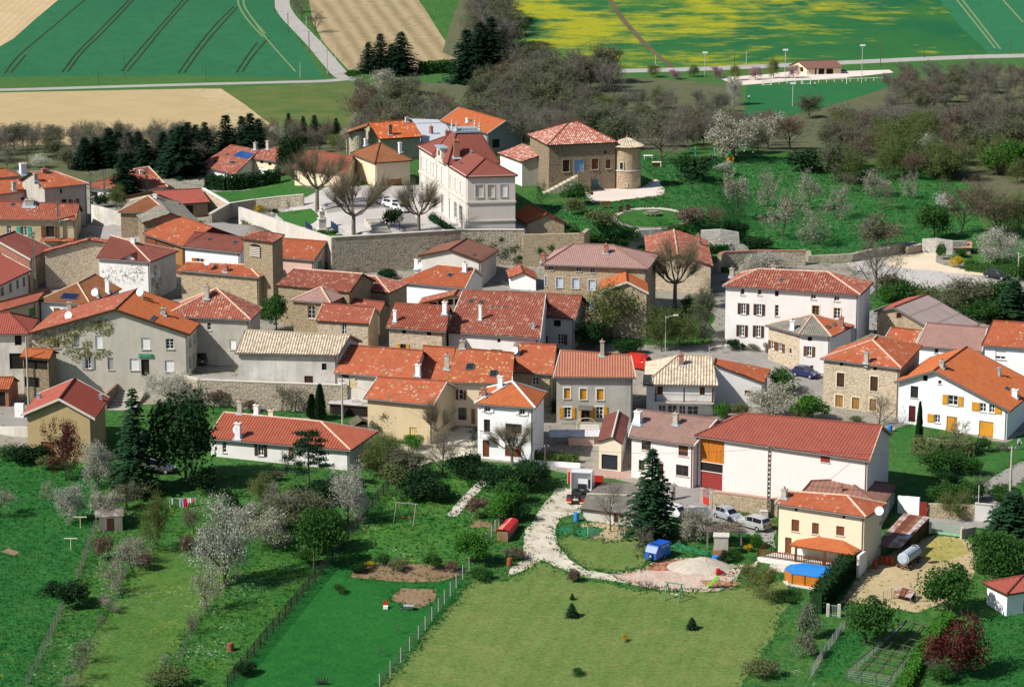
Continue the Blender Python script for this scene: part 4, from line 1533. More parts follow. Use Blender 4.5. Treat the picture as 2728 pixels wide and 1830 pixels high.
a=hs('hedge_hut','garden_hut','tiny tiled hut beside white blossom and the gravel square','hut')
a.x('L',(1610,700),(1600,630),(1800,628),(1680,560),(1800,556),o=.2)
a.done(ST_PALE,tiles('pale_orange_tiles',(.46,.24,.14),(.52,.28,.17),(.48,.25,.15),da=.2),gutter=False)
a=hs('wood_shed','field_shed','dark timber shed with flat roof among trees at the upper right','shed')
a.x('D',(1900,1330),(1895,1250),(2042,1246),(1935,1236),(2042,1232),s=.1,o=.15)
a.done(WDB,W_TAN,gutter=False,amp=0,ridge=False)
a=hs('truck_shed','farm_shed','long shed with grey corrugated roof beside the truck','shed')
a.x('S',(1200,725),(1197,604),(1762,668),(1260,452),(1765,470),s=.17,bl=(1440,326),br=(1900,350),o=.25)
a.w('f',1540,640,1580,735,'door',WDB).w('f',1600,650,1640,695,'hole')
a.done(PLG,msh('grey_corrugated',(.42,.41,.39),(.20,.18,.15),.5),gutter=False,period=.3,amp=.06,ridge=MCO)
a=hs('lean_to','lean_to','lean-to with white-grey corrugated sheets against the front row','shed')
a.x('O',(455,985),(48,838),(463,868),(195,692),(500,722),s=.25,shed=True,o=.2)
a.w('f',95,850,440,960,'hole')
a.done(WDB,msh('white_corrugated',(.55,.55,.55),(.30,.27,.24),.3),gutter=False,period=.3,amp=.06,ridge=False)
# ------------------------------------------------------------------ town hall
UPV=V3((0,0,1))
a=House('town_hall','pale town hall with steep red central roof, zinc crest and four finials','town hall')
ze,yy,_=a._start('G',(635,1172),(640,676),(1100,664))
F0,F1,B0=on_z('G',(640,676),ze),on_z('G',(1100,664),ze),on_z('G',(203,404),ze)
ex=(F1-F0).normalized()
ey=(B0-F0).normalized()
B1=F1+(B0-F0)
Lh,Wh=(B0-F0).length,(F1-F0).length
a.ze,a.e,a.n,a.F0,a.F1,a.B0,a.B1=ze,ex,ey,F0,F1,B0,B1
a.width,a.depth,a.rise=Wh,Lh,0
ins=ipl([(q.x,q.y) for q in (F0,F1,B1,B0)],.3)
a._walls(ins,[ze-.06]*4,dict.fromkeys('frbl'))
def thp(u,v,z=0.):
 return F0+ey*(u*Lh)+ex*(v*Wh)+V3((0,0,z))
rw=Wh*.5*.55
uc0,uc1=.36,.62
ap=.5*Wh/Lh*.95
R0_,R1_=thp(ap,.5,rw),thp(uc0+.04,.5,rw)
R2_,R3_=thp(uc1-.04,.5,rw),thp(1-ap,.5,rw)
cz=on_y('G',(670,268),thp((uc0+uc1)/2,.5).y).z-ze
mz=.35
c0,c1,c2,c3=thp(uc0-.02,-.02,mz),thp(uc0-.02,1.02,mz),thp(uc1+.02,1.02,mz),thp(uc1+.02,-.02,mz)
t0,t1,t2,t3=thp(uc0+.085,.26,cz),thp(uc0+.085,.72,cz),thp(uc1-.085,.72,cz),thp(uc1-.085,.26,cz)
a.slopes=[[thp(uc0,0),F0,R0_,R1_],[F0,F1,R0_],[F1,thp(uc0,1),R1_,R0_],[B0,thp(uc1,0),R2_,R3_],[B1,B0,R3_],[thp(uc1,1),B1,R3_,R2_],[c0,c1,t1,t0],[c1,c2,t2,t1],[c2,c3,t3,t2],[c3,c0,t0,t3]]
a.ridges=[(F0,R0_),(F1,R0_),(R0_,R1_),(B0,R3_),(B1,R3_),(R3_,R2_),(c0,t0),(c1,t1),(c2,t2),(c3,t3)]
a.eaves=[(F0,F1),(F1,B1),(B0,F0)]
a.planes={'l':(F0,(R0_-F0).cross(ey).normalized()),'f':(F0,ex.cross(R0_-F0).normalized()),'m':(c0,(c1-c0).cross(t0-c0).normalized())}
for q in ((725,745,792,855),(835,745,892,855)):a.w('f',*q,'roller',P_TOWN,surround=MSL)
a.w('f',946,740,1006,850,'half',MWP,surround=MSL,f=0.)
for q in ((497,665,517,775),(541,690,562,802),(588,720,609,832),(326,550,342,655),(352,556,369,682),(380,572,398,702),(420,592,437,740),(244,500,261,600),(286,525,303,630)):
 a.w('l',*q,'closed',MWP,wmin=1.1,surround=MSL)
for q in ((535,900,559,1040),(582,930,608,1072),(326,790,342,900),(420,830,437,1000),(352,800,370,960),(244,720,261,800),(286,740,303,840)):
 a.w('l',*q,'arch',MWP,wmin=1.2,surround=MSL)
a.w('l',488,868,512,1050,'door',MWP,wmin=1.4,surround=MSL)
a.ch(555,498,345,MBK,'m',.9).ch(690,470,440,MCO,'l',.4)
a.sky(562,535,612,556,'l')
a.done(P_TOWN,T_TOWN,ridge=None,amp=0,gutter=False)
rt=a.root
for zz,th in ((.12,.22),(-4.05,.3),(-6.9,.16)):
 mb=MB()
 for nm in 'frl':
  sd=a.sides[nm]
  if zz<-6 and nm!='f': continue
  mb.box(sd['o']+V3((0,0,ze+zz-.2))-sd['e']*.1,sd['e']*(sd['l']+.2),(0,0,th),sd['n']*.16)
 mb.bd('string_course',MSL,rt)
sd=a.sides['l']
for u in (.02,1-uc1-.02,1-uc0-.02,.97):
 mb=MB()
 mb.box(sd['o']+sd['e']*(sd['l']*u)+V3((0,0,a.zb))-sd['n']*.05,sd['e']*.45,(0,0,ze-a.zb-.2),sd['n']*.13)
 mb.bd('pilaster',MSL,rt)
mb=MB()
mid=(t0+t2)/2
mb.box(t0-ex*.25-ey*.25,(t1-t0)+ex*.5,(t3-t0)+ey*.5,(0,0,.3))
mb.box(t0+ex*.15+ey*.15+UPV*.3,(t1-t0)-ex*.3,(t3-t0)-ey*.3,(0,0,.35))
cr=mb.bd('zinc_crest',M_ZINC,rt)
for q in (t0,t1,t2,t3):
 mb=MB()
 mb.lathe(q+UPV*.3,[(.2,0),(.22,.2),(.09,.35),(.2,.6),(.06,.85),(.13,1.05),(.04,1.2),(.02,2.)],8)
 mb.bd('finial',MSL,cr)
dm=thp(.5,-.03,0)
mb=MB()
mb.box(dm-ey*1.5-ex*.02,ey*3.,ex*2.2,(0,0,2.2))
dr=mb.bd('dormer',MSL,rt)
mb=MB()
mb.box(dm-ey*1.75-ex*.3+UPV*2.2,ey*3.5,ex*2.9,(0,0,.25))
mb.bd('dormer_roof',M_ZINC,dr)
mb=MB()
mb.box(dm-ey*.5-ex*.04+UPV*.7,ey*1.,ex*.03,(0,0,1.1))
mb.bd('clock_panel',M_DARK,dr)
mb=MB()
for k in range(4):
 mb.box(thp(.5,-.035,0)-ey*(2.6-k*.6)+UPV*(.25*k),ey*(5.2-1.2*k),ex*.3,(0,0,.25))
mb.bd('pediment',MSL,rt)
b=thp(uc1+.03,.3,1.4)
chimney(rt,b,on_y('G',(448,262),b.y).z-b.z,.9,MBK,ex)
# ------------------------------------------------------------------ castle tower, steps
g0=gnd('G',(2062,783))
rad=(2190-1943)/2/3.34/FN*g0.y*1.02
ctr=V3((on_y('G',(2068,780),g0.y+rad).x,g0.y+rad,0))
zt=on_y('G',(1950,388),ctr.y).z
za=on_y('G',(2075,318),ctr.y).z
zb_=on_y('G',(2065,622),ctr.y-rad).z
rt=root('round_tower',(ctr.x,ctr.y,h(ctr.x,ctr.y)),'round tan stone tower with conical tile roof at the castle corner','tower')
mb=MB()
gz=h(ctr.x,ctr.y)-.8
mb.lathe((ctr.x,ctr.y,0),[(rad*1.03,gz),(rad*1.02,zb_),(rad,zb_+.05),(rad,zt)],36)
mb.bd('wall',stone('tower_stone',(.44,.33,.20),(.54,.42,.27),(.40,.30,.18),(.50,.40,.27),3.4),rt)
mb=MB()
mb.lathe((ctr.x,ctr.y,0),[(rad*1.02,zb_-.12),(rad*1.07,zb_-.1),(rad*1.07,zb_+.08),(rad*1.,zb_+.1)],36)
mb.bd('string_course',MSL,rt)
mb=MB()
ap_=V3((ctr.x,ctr.y,za))
for i in range(16):
 q=[V3((ctr.x+cos(2*pi*k/16)*(rad+.55),ctr.y+sin(2*pi*k/16)*(rad+.55),zt-.1)) for k in (i,i+1)]
 ssh(mb,[q[0],q[1],ap_],.36,.09,.12)
mb.bd('roof',[T_PALE,WDB],rt)
mb=MB()
mb.lathe(ap_,[(.16,-.1),(.16,.15),(.05,.25),(.02,.7)],8)
mb.bd('finial',MBK,rt)
def tower_win(x0,y0,x1,y1,nm='window'):
 xm=(x0+x1)/2
 d=ray('G',(xm,y1))
 x=on_y('G',(xm,y1),ctr.y-rad).x
 th=math.asin(max(-.95,min(.95,(x-ctr.x)/rad)))
 n=V3((sin(th),-cos(th),0))
 e=V3((cos(th),sin(th),0))
 p=ctr+n*rad
 z0,z1=on_y('G',(xm,y1),p.y).z,on_y('G',(xm,y0),p.y).z
 w=(x1-x0)/3.34/FN*p.y
 mb=MB()
 mb.box(V3((p.x,p.y,z0))-e*w/2-n*.1,e*w,UPV*(z1-z0),n*.14)
 o=mb.bd(nm,M_GLASS,rt)
 mf=MB()
 for s in (-1,1):mf.box(V3((p.x,p.y,z0))+e*(s*(w/2+.06)-.06)-n*.08,e*.12,UPV*(z1-z0),n*.2)
 mf.box(V3((p.x,p.y,z1))-e*(w/2+.12)-n*.08,e*(w+.24),UPV*.15,n*.2)
 mf.box(V3((p.x,p.y,z0-.1))-e*(w/2+.12)-n*.08,e*(w+.24),UPV*.1,n*.25)
 mf.bd('frame',MSL,o)
tower_win(2010,545,2040,606)
tower_win(2050,735,2073,758)
tower_win(2170,695,2180,735)
a=CASTLE
sd=a.sides['f']
pl=sd['o']+sd['n']*1.7
l0,l1=onp('G',(1632,668),pl,sd['n']),onp('G',(1748,676),pl,sd['n'])
rt=root('stone_steps',gxy(l0.x,l0.y),'outside stone staircase climbing to the blue castle door','staircase')
gz=h(l0.x,l0.y)
e_,n_=sd['e'],sd['n']
mb=MB()
mb.box(V3((l0.x,l0.y,gz-.5)),e_*(l1-l0).dot(e_),-n_*1.66,(0,0,l0.z-gz+.5))
mb.bd('landing',ST_TAN,rt)
ns=16
hs=(l0.z-gz)/ns
for i in range(ns):
 mb=MB()
 mb.box(V3((l0.x,l0.y,gz-.5))-e_*(.36*(i+1)),e_*.358,-n_*1.5,(0,0,max(.2,l0.z-gz-hs*(i+.6))+.5))
 mb.bd('step',MSL if i%2 else ST_TAN,rt)
mb=MB()
mb.box(V3((l0.x,l0.y,gz-.5))+n_*.002,e_*(l1-l0).dot(e_),n_*.2,(0,0,l0.z-gz+1.3))
mb.bd('parapet',SBR,rt)
# ------------------------------------------------------------------ terrace, porch roof and pool of the cream house
sd=CREAM.sides['f']
zt=onp('T',(1560,1072),sd['o'],sd['n']).z
A_,B_=on_z('T',(1238,1105),zt),on_z('T',(2085,1226),zt)
e_=(B_-A_).normalized()
n_=V3((e_.y,-e_.x,0))
rt=root('terrace',gxy(A_.x,A_.y),'raised house terrace with brown picket balustrade and orange porch roof','terrace')
bk0=sd['o']+sd['n']*.05-sd['e']*.2
bk1=sd['o']+sd['e']*(sd['l']+.3)+sd['n']*.05
mb=MB()
gz=min(h(A_.x,A_.y),h(B_.x,B_.y))-1
mb.prism([(A_.x,A_.y),(B_.x,B_.y),(bk1.x,bk1.y),(bk0.x,bk0.y)],gz,zt)
mb.bd('platform',PWH,rt)
LB=(B_-A_).length
mb=MB()
nb=int(LB/.2)
for i in range(nb):
 if .17*nb<i<.2*nb+4: pass
 mb.box(A_+e_*(LB*i/nb)-n_*.16+UPV*.1,e_*.1,n_*.03,(0,0,.85))
for zz in (.2,.75):
 mb.box(A_-n_*.13+UPV*zz,e_*LB,n_*.05,(0,0,.09))
tag(mb.bd('picket_balustrade',WBR,rt),kind='stuff')
bal_end=on_z('T',(1345,1015),zt)
mb=MB()
dv=bal_end-A_
for i in range(12):mb.box(A_+dv*(i/12)+UPV*.1,dv.normalized()*.1,n_*.03,(0,0,.85))
mb.box(A_+UPV*.75-n_*.04,dv,n_*.05,(0,0,.09))
tag(mb.bd('picket_balustrade',WBR,rt),kind='stuff')
posts=[onp('T',p,A_-n_*.3,n_) for p in ((1636,1150),(1930,1200),(2230,1240))]
pz=onp('T',(1600,988),A_-n_*.3,n_).z
for p in posts:
 mb=MB()
 mb.cbx(V3((p.x,p.y,zt)),.22,.22,pz-zt,0,atan2(e_.y,e_.x))
 mb.bd('post',WBR,rt)
a=House('porch_roof','x')
a.x('T',(1240,1210),(1563,980),(2242,1085),(1975,870),(2086,882),hl=True,hr=True,s=.36,z=pz,o=.3)
mr=MB()
for i,q in enumerate(a.slopes):ssh(mr,q,.3,.03,.14,0,1)
mr.bd('porch_roof',[TO2,WBR],rt)
mb=MB()
for i in range(7):
 f0=on_z('T',(1385,1150),zt)
 mb.box(f0+n_*(.32*i+.02)+UPV*(gz-zt),e_*1.9,n_*.318,(0,0,zt-gz-.2*(i+1)))
mb.bd('steps',MSL,rt)
mb=MB()
q=posts[2]
mb.box(q+e_*.4-UPV*(q.z-gz),e_*.3,-n_*2.5,(0,0,pz-gz-.1))
mb.bd('side_wall',PWH,rt)
for kx,ky in ((1745,1100),(1810,1060)):
 pass
pc=gnd('T',(1735,1412))
rt=root('garden_pool',pc,'raised wooden garden pool with blue cover below the terrace','pool')
gz=max(h(pc.x+i,pc.y+j) for i in (-2,0,2) for j in (-1,1))
ang=atan2(e_.y,e_.x)
def pl2(u,v):
 return (pc.x+e_.x*u-n_.x*v,pc.y+e_.y*u-n_.y*v)
hl_,hw_=2.75,2.
oc=[(-hl_+1.2,-hw_),(hl_-1.2,-hw_),(hl_,-hw_+1.2),(hl_,hw_-1.2),(hl_-1.2,hw_),(-hl_+1.2,hw_),(-hl_,hw_-1.2),(-hl_,-hw_+1.2)]
oc=[pl2(u,v+1.9) for u,v in oc]
mb=MB()
cxp,cyp=pl2(0,1.9)
mb.prism([(cxp+(x-cxp)*1.22,cyp+(y-cyp)*1.22) for x,y in oc],gz-1.5,gz+.05)
mb.bd('slab',MSL,rt)
for i in range(8):
 p,q=oc[i],oc[(i+1)%8]
 d=V3((q[0]-p[0],q[1]-p[1],0))
 o_=V3((d.y,-d.x,0)).normalized()
 k=2 if d.length>2 else 1
 for j in range(k):
  mb=MB()
  s0=V3((p[0],p[1],gz+.05))+d*(j/k)+d*.02
  mb.box(s0,d*(1/k-.04),-o_*.06,(0,0,1.1))
  for zz in (.35,.7):mb.box(s0+UPV*zz+o_*.002,d*(1/k-.04),o_*.012,(0,0,.025))
  mb.bd('side_panel',W_ORANGE,rt)
 mb=MB()
 mb.cbx((p[0],p[1],gz+.05),.16,.16,1.16,0,ang)
 mb.bd('corner_post',W_TAN,rt)
mb=MB()
mb.prism([(cxp+(x-cxp)*1.03,cyp+(y-cyp)*1.03) for x,y in oc],gz+1.2,gz+1.28)
mb.bd('cover',pln('blue_pool_cover',(.015,.22,.62),.45,0,.12,1.5),rt)
# ------------------------------------------------------------------ rusty lean-to and other sheds
rt=root('rusty_lean_to',gnd('U',(600,655)),'long open lean-to with rusty sheet metal roof beside the cream house','shed')
g=gnd('U',(600,655))
zl=on_y('U',(602,575),g.y).z
p0,p1=on_z('U',(442,565),zl),on_z('U',(603,576),zl)
q0,q1=on_z('U',(622,374),zl+.9),on_z('U',(776,397),zl+.9)
RU=[msh('rusty_sheet',(.30,.12,.06),(.16,.05,.025),.5),msh('bright_zinc_sheet',(.52,.55,.58),(.32,.14,.08),.35),msh('pale_rust_sheet',(.40,.30,.20),(.22,.08,.035),.5)]
for i in range(4):
 for j in range(3):
  def bl_(s,t): return (p0*(1-s)+p1*s)*(1-t)+(q0*(1-s)+q1*s)*t
  mb=MB()
  c4=[bl_(i/4+.004,j/3),bl_((i+1)/4-.004,j/3),bl_((i+1)/4-.004,(j+1)/3+.01),bl_(i/4+.004,(j+1)/3+.01)]
  dz=UPV*(.02*((i+j)%3))
  mb.face([c+dz for c in c4])
  mb.face([c+dz-UPV*.05 for c in reversed(c4)])
  for k in range(4):mb.face([c4[k]+dz,c4[k]+dz-UPV*.05,c4[(k+1)%4]+dz-UPV*.05,c4[(k+1)%4]+dz])
  mb.bd('roof_sheet',RU[(i*2+j*j+(j==0))%3 if j else (1 if i>1 else 0)],rt)
for s,t in ((.02,.02),(.98,.02),(.98,.35),(.98,.68),(.98,.98),(.5,.02)):
 p=bl_(s,t)
 mb=MB()
 mb.cbx((p.x,p.y,h(p.x,p.y)-.2),.14,.14,p.z-h(p.x,p.y)+.14)
 mb.bd('post',WDB,rt)
mb=MB()
pa,pb=bl_(.97,.4),bl_(.97,.99)
mb.box((pa.x,pa.y,h(pa.x,pa.y)-.3),V3((pb.x-pa.x,pb.y-pa.y,0)),(-.1,0,0),(0,0,2.2))
mb.bd('side_boards',WDB,rt)
rt=root('sheet_shelter',gnd('V',(660,398)),'small low shelter with bent zinc and rust roof','shelter')
g=gnd('V',(662,398))
zl=on_y('V',(665,362),g.y).z
p0,p1=on_z('V',(560,338),zl),on_z('V',(665,362),zl)
q0,q1=on_z('V',(580,290),zl+.3),on_z('V',(696,320),zl+.3)
for i in range(3):
 mb=MB()
 c4=[bl_(i/3,0),bl_((i+1)/3-.01,0),bl_((i+1)/3-.01,1),bl_(i/3,1)]
 mb.face(c4)
 mb.face([c-UPV*.04 for c in reversed(c4)])
 mb.bd('roof_sheet',RU[0] if i==1 else RU[1],rt)
for s,t in ((.03,.05),(.97,.05),(.03,.95),(.97,.95)):
 p=bl_(s,t)
 mb=MB()
 mb.cbx((p.x,p.y,h(p.x,p.y)-.2),.1,.1,p.z-h(p.x,p.y)+.15)
 mb.bd('post',W_GREY,rt)
mb=MB()
a_,b_=bl_(.05,.9),bl_(.95,.9)
mb.box((a_.x,a_.y,h(a_.x,a_.y)-.2),V3((b_.x-a_.x,b_.y-a_.y,0)),(0,.06,0),(0,0,b_.z-h(b_.x,b_.y)+.1))
mb.bd('back_boards',WDB,rt)
W_AVI=wood('dark_grey_wood',(.11,.10,.085))
zg=gnd('V',(545,870))
zf=zg.z
ht_=1.9
c0=gnd('V',(285,850))
zl=on_y('V',(285,785),c0.y).z
p0,p1=on_z('V',(287,785),zl),on_z('V',(548,822),zl)
q0,q1=on_z('V',(640,490),zl),on_z('V',(785,540),zl)
rt=root('aviary',gxy(p0.x,p0.y),'long wire aviary with bare grey pole frame and netting','aviary')
for i in range(8):
 t=i/7
 mb=MB()
 for s in (0,.33,.67,1):
  p=bl_(s,t)
  mb.tube([(p.x,p.y,h(p.x,p.y)-.3),(p.x,p.y,zl)],.05,.05,5)
 mb.tube([bl_(0,t),bl_(1,t)],.045,.045,5)
 mb.bd('frame_bay',W_AVI,rt)
for s in (0,.33,.67,1):
 mb=MB()
 mb.tube([bl_(s,0),bl_(s,1)],.05,.05,5)
 mb.bd('rail',W_AVI,rt)
mb=MB()
for k in range(5):
 for (sa,ta,sb,tb) in ((0,0,1,0),(1,0,1,1),(0,0,0,1)):
  a_,b_=bl_(sa,ta),bl_(sb,tb)
  m_=[a_*(1-f)+b_*f for f in [j/6 for j in range(7)]]
  mb.tube([(p.x,p.y,h(p.x,p.y)+(zl-h(p.x,p.y))*(k+.5)/5) for p in m_],.012,.012,3,0, False)
for (sa,ta,sb,tb,cnt) in ((0,0,1,0,18),(1,0,1,1,50),(0,0,0,1,50)):
 for j in range(cnt):
  f=j/cnt
  p=bl_(sa+(sb-sa)*f,ta+(tb-ta)*f)
  mb.tube([(p.x,p.y,h(p.x,p.y)),(p.x,p.y,zl)],.010,.010,3,0, False)
tag(mb.bd('netting',MGS,rt),kind='stuff')
# ------------------------------------------------------------------ free-standing and retaining walls
PW=root('plaza_wall',(-10,416,h(-10,416)),'tall rubble retaining wall with stone coping below the town hall square','retaining wall')
pts=[(-27.5,411.7),(-8,418.),(1.9,418.),(1.9,420.5)]
mb,mc=MB(),MB()
for i in range(2):
 a_,b_=V3((*pts[i],0)),V3((*pts[i+1],0))
 e_=(b_-a_).normalized()
 n_=V3((-e_.y,e_.x,0))
 mb.box(a_+UPV*4.2-e_*.1,(b_-a_)+e_*.2,n_*.55,(0,0,7.3),0 if i==0 else (1 if i==2 else 0))
 mc.box(a_+UPV*11.503-n_*.08,b_-a_,n_*.72,(0,0,.12))
mb.bd('wall',[ST_GREY,ST_TAN],PW)
mc.bd('coping',MSL,PW)
mb=MB()
for a_,b_ in (((1.7,417.),(11.2,418.)),((11.2,418.),(12.2,422))):
 a_,b_=V3((*a_,0)),V3((*b_,0))
 e_=(b_-a_).normalized()
 mb.box(a_+UPV*4,b_-a_,V3((-e_.y,e_.x,0))*.7,(0,0,6.98))
mb.bd('shed_footing',ST_TAN,PW)
rt=root('square_wall',gxy(-36,425),'whitish sloping wall with hedge along the left side of the monument square','wall')
mb=MB()
mb.box((-27.,411.9,5),V3((-17.6,27.9,0)),V3((.4,.25,0)),(0,0,6.25))
mb.bd('wall',PLG,rt)
fwl('garden_wall','grey rubble wall round the lawn of the solar panel house','F',[(250,1248,1338),(440,1142,1292),(700,1102,1238),(950,1072,1200),(1200,1050,1165)],.5,ST_GREY,MSL)
fwl('shed_wall','stone side wall with white coping beside the open red-roofed shed','F',[(150,985,1200),(422,1145,1292)],.4,ST_PALE,MWP)
fwl('ruin_wall','light grey rubble wall above the mauve-roofed house','K',[(455,330,440),(560,205,420),(850,195,400)],.8,ST_WHITE)
fwl('ruin_wall','tall whitish ruined wall topped with ivy right of the tree barn','K',[(1195,215,430),(1400,205,440),(1590,235,440),(1600,355,440),(1690,362,440)],.8,ST_WHITE)
fwl('orchard_wall','old stone wall with red tile coping behind the white blossom','K',[(1410,470,650),(1440,440,600),(1800,425,575),(2290,428,575)],.6,ST_GREY,MBK)
fwl('road_wall','low stone wall below the orchard along the gravel square','L',[(0,660,720),(80,655,760),(100,712,780),(560,690,770),(1010,585,690),(1215,565,645)],.6,ST_GREY)
fwl('ramp_wall','short sloping stone wall beside the gravel ramp','L',[(1130,628,698),(1280,590,668)],.5,ST_PALE,MSL)
fwl('yard_wall','whitish stone wall behind the gravel ramp','L',[(1282,535,672),(1430,528,690),(1600,555,700),(1750,560,690)],.5,ST_WHITE)
TW=root('street_wall',gxy(-30,345),'rubble terrace wall overgrown with bare creepers below the canal tile house','retaining wall')
mb,mc=MB(),MB()
for (a_,b_) in (((-46.5,352.3),(-41,346.8)),((-41,346.8),(-21.3,343.8)),((-21.3,343.8),(-20.4,352))):
 a_,b_=V3((*a_,0)),V3((*b_,0))
 e_=(b_-a_).normalized()
 n_=V3((-e_.y,e_.x,0))
 mb.box(a_-e_*.05,(b_-a_)+e_*.1,n_*.5,(0,0,5.))
 mc.box(a_+UPV*5.003-n_*.05,b_-a_,n_*.6,(0,0,.1))
mb.bd('wall',ST_GREY,TW)
mc.bd('coping',MSL,TW)
fwl('lane_wall','tan rubble wall behind the two silver cars','T',[(775,430,590),(1100,470,640),(1450,520,690)],.5,ST_TAN,pln('pink_coping',(.50,.30,.24),.8))
fwl('white_street_wall','low white wall under a dark railing beside the small white house','S',[(548,92,132),(720,105,150),(1190,135,188)],.25,P_PURE)
fwl('red_door_wall','white courtyard wall ending in a dull red door','U',[(588,268,372),(716,280,392)],.3,P_PURE)
a_=fwl('red_yard_door','dull red metal yard door between white and stone walls','U',[(718,305,393),(762,308,396)],.12,M_DRED,cat='door')
fwl('stone_road_wall','tan rubble wall right of the dull red yard door','U',[(766,318,392),(815,316,396),(848,318,398),(1042,325,414)],.45,ST_TAN)
fwl('white_road_wall','white stained wall beside the road at the right','U',[(1046,316,418),(1242,336,425)],.35,PWH,MSL)
fwl('gate_wall','low concrete wall ending the green yard gate','U',[(968,468,528),(1052,452,505)],.3,MCO)
fwl('white_lane_wall','slanting white plaster wall beside the lane to the spruce','E',[(944,568,772),(1080,600,782),(1252,650,775)],.3,P_STREAK)
fwl('terrace_wall','pale garden wall with rust coloured railing below the yellow-shuttered house','M',[(1340,1352,1422),(1560,1375,1440),(1960,1395,1460)],.3,PLG)
fwl('low_street_wall','pale low wall along the road by the small tan house','Q',[(-20,688,760),(140,690,790),(285,690,800)],.3,PLG)
# ------------------------------------------------------------------ the ground
@memo
def grass(name,c1,c2,c3,big=.05,mid=.5,white=0.,yellow=0.,stripes=None,fine=.35,bump=.5):
 t=NT(name)
 p=t.pos()
 c1,c2,c3=[(q[0]*1.35,q[1]*1.22,q[2]*1.05) for q in (c1,c2,c3)]
 c=t.mix(t.ramp(t.noise(p,big,4,.6),[(.36,0.),(.64,1.)]),c1,c2)
 c=t.mix(t.ramp(t.noise(p,mid,5,.7),[(.42,0.),(.68,.75)]),c,c3)
 if stripes:
  ang,per,sc=stripes
  w=t.n('ShaderNodeTexWave',wave_type='BANDS',bands_direction='X')
  t.set(w.inputs['Vector'],t.rot(p,ang))
  w.inputs['Scale'].default_value=2*pi/per/20*1.
  w.inputs['Distortion'].default_value=.6
  w.inputs['Detail'].default_value=2.
  w.inputs['Detail Scale'].default_value=.3
  c=t.mix(t.math('MULTIPLY',w.outputs['Fac'],sc),c,mul(c1,1.7))
 f=t.noise(p,2.4,5,.8)
 c=t.mix(t.ramp(f,[(.38,min(1,fine*1.7)),(.5,0.)]),c,mul(c1,.4))
 c=t.mix(t.ramp(f,[(.5,0.),(.62,min(1,fine*1.5))]),c,mul(c2,1.75))
 for amt,colr,off in ((white,(.72,.74,.66),0.),(yellow,(.62,.50,.02),31.7)):
  if amt>0:
   q=t.rot(p,.3+off,(1,1,1))
   m=t.ramp(t.noise(q,.16,4,.65),[(.62-amt*.22,0.),(.74-amt*.15,1.)])
   s=t.ramp(t.noise(q,2.6,3,.8),[(.58,0.),(.66,1.)])
   c=t.mix(t.math('MULTIPLY',t.math('MULTIPLY',m,s),.8),c,colr)
 t.bump(t.noise(p,2.2,6,.8),bump,.35)
 return t.done(c,.95,0.,.08)
@memo
def earth(name,c1,c2,c3=None,big=.08,rows=None,bump=.3,weeds=None,grit=.3):
 t=NT(name)
 p=t.pos()
 c=t.mix(t.ramp(t.noise(p,big,5,.65),[(.36,0.),(.66,1.)]),c1,c2)
 if rows:
  ang,per,sc=rows
  w=t.n('ShaderNodeTexWave',wave_type='BANDS',bands_direction='X')
  t.set(w.inputs['Vector'],t.rot(p,ang))
  w.inputs['Scale'].default_value=2*pi/per/20
  w.inputs['Distortion'].default_value=.7
  w.inputs['Detail'].default_value=4.
  w.inputs['Detail Scale'].default_value=.08
  c=t.mix(t.math('MULTIPLY',w.outputs['Fac'],sc),c,c3 or mul(c1,.6))
 if weeds:
  m=t.ramp(t.noise(p,.35,6,.75),[(.53,0.),(.66,.85)])
  c=t.mix(m,c,weeds)
 f=t.noise(p,2.8,6,.8)
 c=t.mix(t.ramp(f,[(.38,min(1,grit*1.5)),(.5,0.)]),c,mul(c1,.5))
 c=t.mix(t.ramp(f,[(.5,0.),(.62,min(1,grit*1.5))]),c,mul(c2,1.3))
 t.bump(f,bump,.15)
 return t.done(c,.95,0.,.08)
@memo
def rape(name):
 0
 t=NT(name)
 p=t.pos()
 g=t.mix(t.ramp(t.noise(p,.03,4),[(.35,0.),(.65,1.)]),(.012,.10,.045),(.04,.14,.035))
 q=t.rot(p,.25,(.016,.011,.01))
 m=t.noise(q,1.,5,.62,.5)
 d=t.noise(t.rot(p,.1,(.045,.14,.05)),1.,5,.75)
 k=t.math('ADD',t.math('MULTIPLY',m,.75),t.math('MULTIPLY',d,.5))
 c=t.mix(t.ramp(k,[(.61,0.),(.72,.85)]),g,(.40,.37,.015))
 f=t.noise(p,1.2,5,.8)
 c=t.mix(t.ramp(f,[(.35,.4),(.6,0.)]),c,(.02,.11,.03))
 t.bump(f,.4,.5)
 return t.done(c,.95,0.,.05)
def dir_ang(c,p,q):
 0
 a_,b_=gnd(c,p),gnd(c,q)
 return -(atan2(b_.y-a_.y,b_.x-a_.x)+pi/2)
ZONES=[]
zr=random.Random(11)
def zone(name,mat,c,pts,world=False,jit=.45):
 P=[tuple(p) for p in pts] if world else [tuple(gnd(c,p)[:2]) for p in pts]
 Q=[]
 for i in range(len(P)):
  a_,b_=P[i],P[(i+1)%len(P)]
  l=hypot(b_[0]-a_[0],b_[1]-a_[1])
  st=2.5 if a_[1]<560 else 25.
  k=max(1,int(l/st))
  am=jit if a_[1]<560 else jit*1.5
  for j in range(k):
   f=0 if j==0 else am
   Q.append((a_[0]+(b_[0]-a_[0])*j/k+zr.uniform(-f,f),a_[1]+(b_[1]-a_[1])*j/k+zr.uniform(-f,f)))
 ZONES.append((name,mat,Q))
